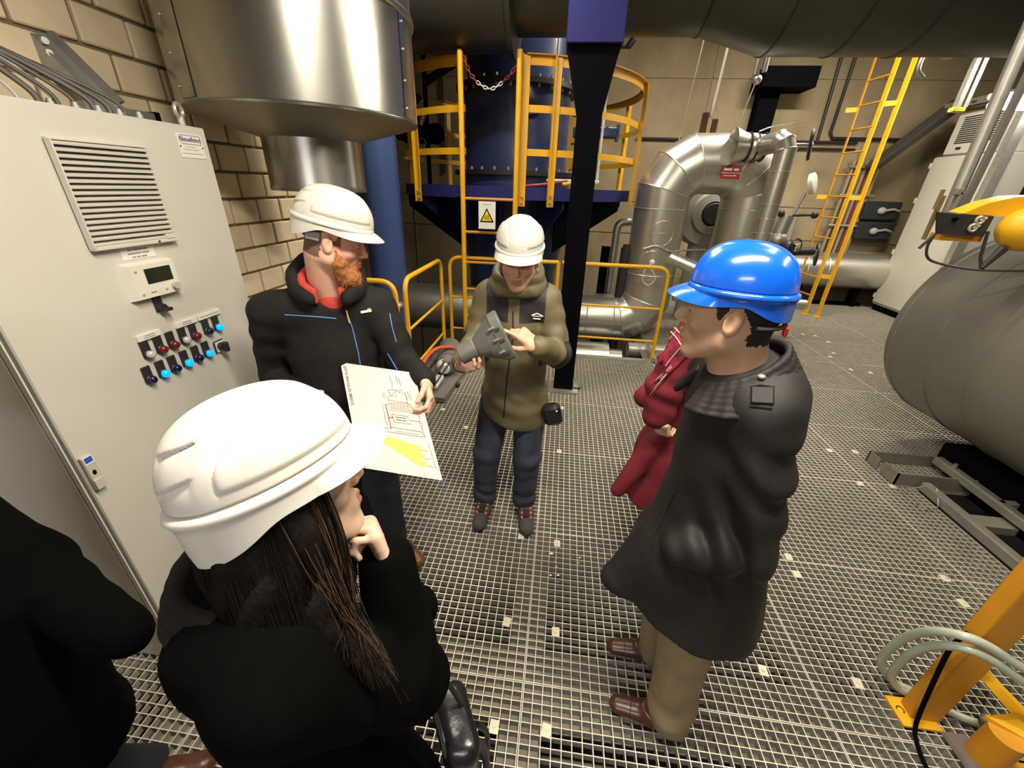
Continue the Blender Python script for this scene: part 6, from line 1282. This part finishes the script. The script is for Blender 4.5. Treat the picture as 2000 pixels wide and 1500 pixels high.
# collar: broad turned-down wool collar
F = Field((0.26, 0.74, 1.28), (0.66, 1.18, 1.50), 0.0045)
P_ = []; P3 = []
for k in range(25):
    a = math.radians(-158+316*k/24); q = np.array([math.cos(a), math.sin(a), 0]); P_.append(np.array([0.455, 0.955, 0])+q*0.086+[0, 0, 1.435+0.052*math.cos(a)]); P3.append(np.array([0.458, 0.955, 0])+q*0.138+[0.004*(1-math.cos(a)), 0, 1.366+0.042*math.cos(a)])
for u in np.linspace(0, 1, 6): F.chain([p*(1-u)+q*u for p, q in zip(P_, P3)], [0.009]*25, 0.006)
F.warp(lambda P: 0.002*wob(P, 50, 81)); sculpt('collar', F, COAT, T, 2)
tr = bvh(ck); SEAMK = mat('seam_dark', (0.006, 0.005, 0.005), 0.9)
P_ = onto(tr, [(1487, 738)], 0.004, 1)
if len(P_): MB().sphere(P_[0], (0.0085, 0.0085, 0.006), 14, 8).build('shoulder_button', mat('button_pearl', (0.35, 0.31, 0.28), 0.25, 0.3), ck)
P_ = onto(tr, [(1466, 772), (1512, 774), (1489, 756), (1489, 790)], 0.002, 1)
if len(P_) == 4:
    x_ = nrm(P_[1]-P_[0]); y_ = P_[3]-P_[2]; y_ = nrm(y_-x_*np.dot(x_, y_)); MB().obox(P_.mean(0), (np.linalg.norm(P_[1]-P_[0])/2, np.linalg.norm(P_[3]-P_[2])/2, 0.004), np.stack([x_, y_, np.cross(x_, y_)], 1), 0.003).build('epaulette', COAT, ck)
for q in ([(1466, 756), (1485, 753), (1512, 757)], [(1464, 793), (1508, 798)]):
    P_ = onto(tr, q, 0.002)
    if len(P_) > 1: MB().tube(P_, 0.0022, 5).build('strap_seam', SEAMK, ck)
for q in ((1309, 858), (1275, 932)):
    P_ = onto(tr, [q], 0.003, 1)
    if len(P_): MB().sphere(P_[0], 0.0065, 10, 8).build('front_button', mat('button_dark', (0.06, 0.055, 0.05), 0.2), ck)
P_ = onto(tr, [(1318, 960), (1295, 1010), (1275, 1050), (1262, 1100)], 0.001)
if len(P_) > 2: MB().tube(P_, 0.003, 6).build('pocket_welt', SEAMK, ck)
KHAKI = mat('khaki_twill', (0.30, 0.225, 0.125), 0.85, var=0.18, scale=18, bump=0.12, bscale=400)
F = Field((0.36, 0.70, 0.03), (0.72, 1.24, 0.86), 0.006)
for q in ([(0.52, 0.885, 0.80), (0.508, 0.868, 0.46), (0.530, 0.855, 0.14), (0.535, 0.855, 0.055)], [(0.52, 1.04, 0.80), (0.505, 1.065, 0.46), (0.535, 1.085, 0.14), (0.54, 1.085, 0.055)]): F.chain(q, (0.088, 0.084, 0.078, 0.076), 0.015)
F.warp(lambda P: 0.0025*wob(P, 40, 91)+folds(P, (0.50, 0.80, 0.14), (0.9, 0.0, 1), 45, 0.006, 0.10, 1)+folds(P, (0.54, 0.80, 0.28), (-0.9, 0, 1), 38, 0.005, 0.10, 2)); F.half((0, 0, 0.045), (0, 0, -1)); sculpt('trousers', F, KHAKI, T, 2)
for h_, t_ in (((0.602, 0.838, 0), (0.325, 0.885, 0)), ((0.61, 1.085, 0), (0.335, 1.10, 0))):
    so, d_, u_ = shoe('shoe', h_, t_, DBR, SOLE, T, 0.075, 1.02, True)
    m = MB(); tb = bvh(so); P_ = []
    for v_ in np.linspace(-0.05, 0.05, 11):
        p = np.array(h_)+d_*0.205+u_*v_; hit, n_, _, _ = tb.ray_cast(Vector((p[0], p[1], 0.3)), Vector((0, 0, -1)))
        if hit and hit[2] > 0.02: P_.append(np.array(hit)+[0, 0, 0.0005])
    if len(P_) > 2: m.tube(P_, 0.0018, 5); m.build('toe_cap_seam', SOLE, so)
HM = Helmet(O, R, rx=0.087, ry=0.105, H=0.098, zr=0.062, brim=0.044, back=0.026, style='vent', off=(0, -0.002, 0)); hh = HM.build(T, HBLUE, 176, 80)
for k in range(4):
    for s_ in (-1, 1): HM.patch('vent_slot', s_*(0.98+0.34*k), 0.57, mat('vent_navy', (0.001, 0.004, 0.03), 0.8, spec=0.05), hh, 0.0075, 0.0042, s_*0.5, 0.0008)
L = lambda *q: O+R@np.array(q, float)
m = MB(); m.obox(L(0, -0.112, -0.012), (0.018, 0.005, 0.011), R, 0.003); m.build('ratchet', mat('ratchet_red', (0.6, 0.03, 0.03), 0.35), hh)
m = MB(); m.tube([L(0.090*math.sin(a), -0.016-0.092*math.cos(a), 0.000) for a in np.linspace(-1.1, 1.1, 15)], 0.005, 6); m.build('head_band', BLKNYL, hh)
# =================================================================== person in the burgundy coat (head hidden by the blue helmet)
T = thing('person', 'person in burgundy coat and plaid scarf standing behind the man in blue helmet', 'person', (0.62, 1.40, 0), 'people gathered around the grey casting')
RED2 = mat('burgundy_wool', (0.165, 0.006, 0.016), 0.85, var=0.2, scale=40, bump=0.2, bscale=450)
O = np.array([0.610, 1.42, 1.520]); R = frame((-0.9, -0.1, -0.1)); nb_ = np.array([0.625, 1.42, 1.37]); hf = head_field(O, R, nb_, 0.004)
sN = np.array([0.500, 1.275, 1.385]); eN = np.array([0.400, 1.255, 1.110]); wN = np.array([0.385, 1.24, 0.990]); sF = np.array([0.62, 1.58, 1.34]); eF = np.array([0.55, 1.66, 1.0]); wF = np.array([0.42, 1.58, 0.9])
hN = hand_field(np.array([0.405, 1.215, 0.985]), (0.35, 0.25, -0.9), (0.6, 0.7, 0.3), (-0.7, 0.3, -0.2), ((0.6, 0.9, 0.5),)*4, ((0.8, 0.2, 0.5), (0.8, 0, 0.6), (0.7, -0.2, 0.6)), np.array([0.395, 1.245, 1.05]), 0.003, 0.82)
torso = Field((0.3, 1.1, 0.05), (0.9, 1.8, 1.45), 0.010); torso.chain([nb_, (0.62, 1.42, 1.1), (0.63, 1.42, 0.85)], (0.065, 0.09, 0.09), 0.02)
for q in ((sN, eN, (0.385, 1.22, 1.06)), (sF, eF, wF)): torso.chain(q, (0.045, 0.036, 0.026), 0.02)
for y in (1.35, 1.50): torso.chain([(0.63, y, 0.82), (0.63, y, 0.44), (0.65, y, 0.08)], (0.08, 0.05, 0.034), 0.03)
join_sculpt('body', [hf, hN, torso], [SK_LIGHT, LIP, BROWM, HAIRB], T, 1, head_mats(O, R, lambda p: (p[:, 2] > 0.05) | (p[:, 1] < -0.035)))
F = Field((0.16, 1.02, 0.42), (0.95, 1.84, 1.52), 0.0075)
F.chain([(0.60, 1.41, 1.33), (0.58, 1.41, 1.14), (0.575, 1.41, 0.93), (0.555, 1.40, 0.72), (0.54, 1.40, 0.48)], (0.125, 0.150, 0.150, 0.180, 0.215), 0.03, 'add', ((1, 0, 0), 0.9))
F.cone((0.525, 1.30, 1.375), (0.62, 1.52, 1.34), 0.085, 0.075, 0.05); F.cone((0.62, 1.42, 1.34), (0.62, 1.42, 1.40), 0.085, 0.07, 0.04)
F.cone(sN, eN, 0.078, 0.072, 0.03); F.cone(eN, (0.40, 1.245, 1.00), 0.072, 0.062, 0.02); F.cone(sF, eF, 0.075, 0.065, 0.03); F.cone(eF, wF, 0.065, 0.05, 0.02)
F.cone((0.42, 1.30, 0.82), (0.305, 1.27, 0.58), 0.05, 0.03, 0.04)
F.warp(lambda P: 0.004*wob(P, 30, 101)+folds(P, eN, eN-sN, 75, 0.007, 0.1, 1)+0.006*np.exp(-((P[:, 2]-0.72)/0.16)**2)*np.sin(np.arctan2(P[:, 1]-1.4, P[:, 0]-0.56)*8)); F.half((0, 0, 0.50), (0, 0, -1)); ck = sculpt('coat', F, RED2, T, 2)
F = Field((0.50, 1.24, 0.03), (0.80, 1.62, 0.62), 0.008)
for y in (1.35, 1.50): F.chain([(0.63, y, 0.6), (0.63, y, 0.42), (0.65, y, 0.10)], (0.08, 0.07, 0.055), 0.01)
F.half((0, 0, 0.07), (0, 0, -1)); sculpt('trousers', F, JEANS2, T, 1)
for y in (1.35, 1.50): shoe('shoe', (0.70, y, 0), (0.46, y-0.01, 0), SOLE, SOLE, T, 0.09, 0.92)
# scarf: wound roll with a hanging fringed end
PLAID = mat('plaid_red', (0.34, 0.012, 0.035), 0.9, col2=(0.07, 0.006, 0.02), scale=22, bump=0.2, bscale=300); CREAM = mat('scarf_cream', (0.62, 0.50, 0.42), 0.9)
F = Field((0.36, 1.18, 1.24), (0.82, 1.66, 1.54), 0.006); F.chain([np.array([0.61, 1.42, 1.385])+[0.105*math.cos(a), 0.105*math.sin(a), 0.012*math.cos(a)] for a in np.linspace(0, 2*PI, 21)], [0.036]*21, 0.01); F.warp(lambda P: 0.005*wob(P, 50, 111))
sc_ = sculpt('scarf', F, PLAID, T, 2)
trc = bvh(ck); MSH = (0.04, 0.20, 0)
def sc_pt(u, v, lift=0.008):
    x = 1318+34*u-44*v-4*math.sin(u*7)*v; y = 634+52*u+46*v; q = onto(trc, [(x, y)], lift+0.004*math.sin(u*11+v*3), 1, MSH)
    return q[0] if len(q) else None
G_ = [[sc_pt(i/12, j/6) for i in range(13)] for j in range(7)]
for j in range(7):
    ok = [q for q in G_[j] if q is not None]; last = ok[0] if ok else np.array([0.45, 1.2, 1.3])
    for i in range(13):
        if G_[j][i] is None: G_[j][i] = last+np.array([0.004, 0, -0.003])
        last = G_[j][i]
m = MB(); m.add([G_[j][i] for j in range(7) for i in range(13)], [(j*13+i, j*13+i+1, (j+1)*13+i+1, (j+1)*13+i) for j in range(6) for i in range(12)]); fl = m.build('scarf_end', PLAID, sc_); md = fl.modifiers.new('thick', 'SOLIDIFY'); md.thickness = 0.004; md.offset = 0
cdir = -cray(1300, 690)*0.005
for j in (0, 1): MB().tube([q+cdir for q in G_[j]], 0.0022, 5).build('scarf_stripe', CREAM, fl)
for i in (3, 8): MB().tube([G_[j][i]+cdir for j in range(7)], 0.0018, 5).build('scarf_stripe', CREAM, fl)
cur = []; cur2 = []
for k in range(46):
    u_ = RNG.uniform(0, 1); v1 = RNG.uniform(1.25, 1.75); w1 = RNG.normal()*0.12; q = [sc_pt(u_+w1*t_, 0.8+(v1-0.8)*t_, 0.010) for t_ in (0, 0.33, 0.66, 1.0)]
    if any(p is None for p in q): continue
    (cur if k % 3 else cur2).append(catmull(q, 4))
if cur: strands('scarf_fringe', cur, 0.0030, PLAID, fl, 5)
if cur2: strands('scarf_fringe', cur2, 0.0026, CREAM, fl, 5)
T.location = Vector(T.location)+Vector(MSH)      # one step further back
# =================================================================== woman in front, seen from behind
T = thing('person', 'woman with long dark hair, black coat and white helmet in the left foreground', 'person', (-0.42, 0.36, 0), 'people gathered around the grey casting')
BCOAT = mat('black_wool', (0.0024, 0.0023, 0.0022), 0.95, spec=0.04, var=0.3, scale=30, bump=0.15, bscale=450)
O = np.array([-0.402, 0.440, 1.345]); R = frame((0.63, 0.75, 0.14), (-0.30, 0.02, 1)); nb_ = np.array([-0.465, 0.385, 1.195]); hf = head_field(O, R, nb_, wide=0.95, neck_r=0.050)
rt = nrm((0.74, -0.62, 0)); fw = nrm((0.62, 0.74, 0)); bc = np.array([-0.450, 0.360, 0.0])
sR = bc+rt*0.140+[0, 0, 1.165]; eR = np.array([-0.225, 0.405, 0.955]); wR = np.array([-0.275, 0.490, 1.165]); sL = bc-rt*0.070+fw*0.03+[0, 0, 1.165]; eL = bc-rt*0.04+fw*0.12+[0, 0, 0.9]; wL = eL+fw*0.18+[0, 0, -0.05]
hR = hand_field(wR, (-0.30, 0.05, 1.0), (-0.75, -0.55, -0.1), (-0.3, 0.7, 0.1), ((0.9, 1.5, 0.8), (0.95, 1.5, 0.8), (1.0, 1.5, 0.8), (1.05, 1.5, 0.8)), ((0.8, 0.3, 0.5), (0.8, 0, 0.6), (0.7, -0.2, 0.6)), wR+nrm(eR-wR)*0.07, 0.003, 0.95)
torso = Field((-0.85, 0.0, 0.05), (0.0, 0.75, 1.4), 0.012); torso.chain([nb_, bc+[0, 0, 1.0], bc+[0, 0, 0.8]], (0.055, 0.085, 0.09), 0.02)
for q in ((sR, eR, wR), (sL, eL, wL)): torso.chain(q, (0.042, 0.034, 0.024), 0.02)
for s_ in (-1, 1): torso.chain([bc+rt*s_*0.08+[0, 0, 0.8], bc+rt*s_*0.09+[0, 0, 0.43], bc+rt*s_*0.09+[0, 0, 0.08]], (0.075, 0.05, 0.034), 0.03)
join_sculpt('body', [hf, hR, torso], [SK_LIGHT, LIP, BROWM, HAIRB], T, 1, head_mats(O, R, lambda p: (p[:, 2] > 0.05) | (p[:, 1] < -0.03)))
F = Field((-0.92, -0.06, 0.38), (0.05, 0.78, 1.34), 0.0075)
F.chain([bc+[0, 0, 1.13], bc+[0, 0, 0.98], bc+[0.055, -0.01, 0.78], bc+[0.13, 0.0, 0.45]], (0.110, 0.130, 0.140, 0.185), 0.03, 'add', (fw, 0.86)); F.cone(sR*0.85+sL*0.15, sL*0.85+sR*0.15, 0.085, 0.085, 0.05)
F.chain([bc+fw*0.0+[0.0, 0, 1.15], nb_+[0, 0, 0.015]], (0.12, 0.082), 0.04)
F.cone(sR, eR, 0.082, 0.072, 0.03); F.cone(eR, wR, 0.070, 0.052, 0.02); F.cone(sL, eL, 0.08, 0.07, 0.03); F.cone(eL, wL, 0.07, 0.055, 0.02)
F.warp(lambda P: 0.004*wob(P, 25, 121)+folds(P, eR, eR-sR, 70, 0.008, 0.10, 1)+folds(P, sR*0.5+eR*0.5, eR-sR, 50, 0.005, 0.1, 2)); F.half((0, 0, 0.42), (0, 0, -1)); sculpt('coat', F, BCOAT, T, 2)
F = Field((-0.82, 0.02, 1.06), (-0.08, 0.66, 1.36), 0.005); P_ = [np.array([-0.450, 0.41, 0])+(rt*math.sin(a)*0.105+fw*math.cos(a)*0.115)+[0, 0, 1.175-0.012*math.cos(a)] for a in np.linspace(0, 2*PI, 25)]
for dz, r_ in ((0, 0.026), (0.03, 0.022), (0.055, 0.016)): F.chain([p*(1-dz*1.3)+np.array([-0.450, 0.41, 1.2])*dz*1.3+np.array([0, 0, dz]) for p in P_], [r_]*25, 0.01)
F.warp(lambda P: 0.004*wob(P, 30, 131)); sculpt('collar', F, mat('grey_black_wool', (0.016, 0.014, 0.0115), 0.9, spec=0.1, var=0.25, scale=40, bump=0.2, bscale=450), T, 2)
F = Field((-0.66, 0.14, 0.03), (-0.24, 0.54, 0.5), 0.009)
for s_ in (-1, 1): F.chain([bc+rt*s_*0.08+[0, 0, 0.48], bc+rt*s_*0.09+[0, 0, 0.10]], (0.085, 0.06), 0.01)
F.half((0, 0, 0.07), (0, 0, -1)); sculpt('trousers', F, JEANS2, T, 1)
for s_ in (-1, 1): q = bc+rt*s_*0.09; shoe('shoe', q-fw*0.09, q+fw*0.15, SOLE, SOLE, T, 0.09, 0.9)
# hair: a heavy dark mass falling over the back and shoulder, with loose locks, some coloured lighter as if lit
L = lambda *q: O+R@np.array(q, float)
HAIRD = mat('hair_dark_brown', (0.0075, 0.0048, 0.0035), 0.6, spec=0.12, var=0.5, scale=60, bump=0.3, bscale=200, stretch=(1, 1, 0.12)); HAIRL = mat('hair_brown_lit', (0.10, 0.055, 0.028), 0.5, spec=0.25, var=0.4, scale=80)
F = Field((-0.85, 0.02, 0.92), (-0.12, 0.66, 1.50), 0.0055)
def hlev(t_): return L(0.015*t_, -0.026-0.062*t_, 0.03-0.34*t_)
for t_, rx_, ry_ in ((0, 0.086, 0.096), (0.2, 0.094, 0.098), (0.4, 0.105, 0.090), (0.6, 0.118, 0.078), (0.8, 0.122, 0.062), (1.0, 0.105, 0.042)): F.ell(hlev(t_), (rx_, ry_, 0.075), R, 0.04)
F.chain([L(0.072, 0.000, 0.03), L(0.082, 0.000, -0.08), L(0.098, -0.020, -0.16), L(0.12, -0.050, -0.25)], (0.022, 0.022, 0.022, 0.012), 0.03); F.chain([L(-0.078, 0.010, 0.01), L(-0.095, 0.0, -0.09), L(-0.11, -0.02, -0.2)], (0.026, 0.034, 0.026), 0.025)
F.warp(lambda P: 0.004*np.sin((P@rt)*170+2.5*wob(P, 14, 141))*0.6+0.003*wob(P, 60, 142)); ho = sculpt('hair', F, HAIRD, T, 2)
cur, cul = [], []
for k in range(1300):
    ph = RNG.uniform(-2.2, 2.2); tm = RNG.uniform(0.8, 1.12); wv = RNG.uniform(0.002, 0.007); p0 = RNG.uniform(0, 6); of = RNG.uniform(0.998, 1.03); P_ = []
    for t_ in np.linspace(0.0, tm, 10):
        rx_ = np.interp(t_, [0, 0.2, 0.4, 0.6, 0.8, 1.0, 1.2], [0.088, 0.096, 0.107, 0.120, 0.124, 0.108, 0.09]); ry_ = np.interp(t_, [0, 0.2, 0.4, 0.6, 0.8, 1.0, 1.2], [0.098, 0.100, 0.092, 0.080, 0.064, 0.044, 0.035])
        a_ = ph+wv*12*math.sin(p0+5*t_)*t_; c_ = hlev(t_); P_.append(c_+R@np.array([rx_*math.sin(a_), -ry_*math.cos(a_), 0])*of*(0.93+0.07*min(1, t_/0.35)))
    cur.append(P_)
for k in range(560):
    u_ = RNG.uniform(0, 1); a0 = np.array([0.080+0.003*RNG.normal(), np.clip(0.012+0.022*RNG.normal(), -0.02, 0.05), 0.045]); a3 = np.array([0.10+0.10*u_, -0.085+0.10*u_, -0.30+0.09*u_+0.03*RNG.normal()])
    P_ = catmull([L(*a0), L(0.100+0.008*RNG.normal()*0.5, a0[1]*0.9-0.004, -0.05), L(0.113+0.02*u_+0.004*RNG.normal(), a0[1]*0.4-0.02+0.02*u_, -0.15), L(*a3)], 6)
    P_ = P_+np.array([0, 0, 1])*0.004*np.sin(np.linspace(0, 6, len(P_))+RNG.uniform(0, 6))[:, None]; (cul if k % 2 else cur).append(P_)
strands('hair_locks', cur, 0.0010, HAIRD, ho); strands('hair_locks', cul, 0.0008, HAIRL, ho)
HM = Helmet(O, R, rx=0.101, ry=0.128, H=0.122, zr=0.060, brim=0.046, back=0.052); HM.bka, HM.bkw = 2.0, 0.30; hh = HM.build(T, HWHITE, 240, 100)
MB().obox(HM.O+R@np.array([-0.012, -(HM.ry+0.006), HM.zr+0.0005]), (0.010, 0.0035, 0.0022), R, 0.001).build('rear_slot', mat('slot_brown', (0.10, 0.075, 0.06), 0.6), hh)
# her handbag hanging at the right side
t = thing('handbag', 'black glossy handbag hanging beside the woman in the foreground', 'bag', (-0.14, 0.46, 0.55)); LEA = mat('black_leather', (0.008, 0.008, 0.009), 0.28, bump=0.1, bscale=60)
F = Field((-0.32, 0.28, 0.48), (0.02, 0.62, 0.86), 0.006); F.box((-0.155, 0.465, 0.64), (0.040, 0.085, 0.075), np.array(Matrix.Rotation(0.5, 3, 'Z')), 0.03, 0); F.warp(lambda P: 0.005*wob(P, 40, 151)); bg = sculpt('bag_body', F, LEA, t, 2)
MB().tube(catmull([(-0.16, 0.40, 0.69), (-0.17, 0.40, 0.82), (-0.20, 0.42, 0.95), (-0.17, 0.47, 0.83), (-0.14, 0.49, 0.69)], 6), 0.006, 6).build('strap', LEA, t)
m = MB(); m.tube(catmull([(-0.10, 0.44, 0.68), (-0.085, 0.45, 0.62), (-0.075, 0.44, 0.54)], 5), 0.009, 6); m.tube(catmull([(-0.105, 0.47, 0.68), (-0.085, 0.48, 0.63), (-0.08, 0.475, 0.56)], 5), 0.007, 6); m.build('tassel', LEA, t); MB().sphere((-0.115, 0.43, 0.69), 0.007, 8, 6).build('rivet', STEEL, t)
# =================================================================== dark figure cut off at the lower left
T = thing('person', 'person in black coat mostly cut off at the lower left corner', 'person', (-1.12, 0.36, 0), 'people gathered around the grey casting')
bc = np.array([-1.31, 0.34, -0.04]); O = np.array([-1.31, 0.36, 1.48]); R = frame((0.8, 0.6, -0.1)); nb_ = np.array([-1.32, 0.34, 1.32]); hf = head_field(O, R, nb_, 0.004)
sR = bc+[0.13, -0.12, 1.24]; eR = bc+[0.18, -0.10, 0.95]; wR = bc+[0.20, -0.06, 0.74]; sL = bc+[-0.02, 0.14, 1.25]; eL = bc+[0.20, 0.14, 1.02]; wL = bc+[0.44, 0.09, 0.945]
torso = Field((-1.6, 0.0, 0.05), (-0.7, 0.8, 1.45), 0.012); torso.chain([nb_, bc+[0, 0, 1.1], bc+[0, 0, 0.85]], (0.065, 0.09, 0.09), 0.02)
for q in ((sR, eR, wR), (sL, eL, wL)): torso.chain(q, (0.045, 0.036, 0.026), 0.02)
for q, a_ in (((0.05, -0.06), (0.11, 0.13)), ((-0.06, 0.06), (-0.10, 0.0))): torso.chain([bc+[q[0], q[1], 0.85], bc+[q[0], q[1], 0.44], bc+[a_[0], a_[1], 0.08]], (0.08, 0.05, 0.034), 0.03)
join_sculpt('body', [hf, torso], [SK_LIGHT, LIP, BROWM, HAIRB], T, 1, head_mats(O, R, lambda p: (p[:, 2] > 0.05) | (p[:, 1] < -0.03)))
F = Field((-1.66, -0.1, 0.36), (-0.66, 0.84, 1.46), 0.009); F.chain([bc+[0, 0, 1.22], bc+[0, 0, 1.05], bc+[0.02, 0, 0.80], bc+[0.06, 0.02, 0.45]], (0.14, 0.16, 0.165, 0.19), 0.03); F.chain([bc+[0.18, 0.08, 1.0], bc+[0.13, 0.02, 0.75], bc+[0.08, 0.0, 0.45]], (0.09, 0.14, 0.17), 0.06); F.cone(wL+[-0.04, 0, -0.01], wL+[0.03, -0.005, -0.02], 0.05, 0.012, 0.03); F.cone(sR, sL, 0.085, 0.085, 0.05); F.cone(bc+[0, 0, 1.25], nb_, 0.11, 0.08, 0.04)
for a_, e__, w_ in ((sR, eR, wR), (sL, eL, wL)): F.cone(a_, e__, 0.085, 0.075, 0.03); F.cone(e__, w_, 0.072, 0.055, 0.02)
F.warp(lambda P: 0.007*wob(P, 24, 161)+folds(P, eL, wL-eL, 60, 0.008, 0.12, 1)); F.half((0, 0, 0.42), (0, 0, -1)); sculpt('coat', F, BCOAT, T, 2)
F = Field((-1.45, 0.1, 0.03), (-0.90, 0.70, 0.5), 0.009)
for q, a_ in (((0.05, -0.06), (0.11, 0.13)), ((-0.06, 0.06), (-0.10, 0.0))): F.chain([bc+[q[0], q[1], 0.48], bc+[a_[0], a_[1], 0.10]], (0.085, 0.06), 0.01)
F.half((0, 0, 0.07), (0, 0, -1)); sculpt('trousers', F, JEANS2, T, 1)
bc[2] = 0; shoe('shoe', bc+[0.08, 0.08, 0], bc+[0.29, 0.185, 0], DBR, SOLE, T, 0.085); shoe('shoe', bc+[-0.16, -0.06, 0], bc+[0.02, 0.12, 0], DBR, SOLE, T, 0.085)
Helmet(O, R, rx=0.104, ry=0.132).build(T, HWHITE, 96, 30)
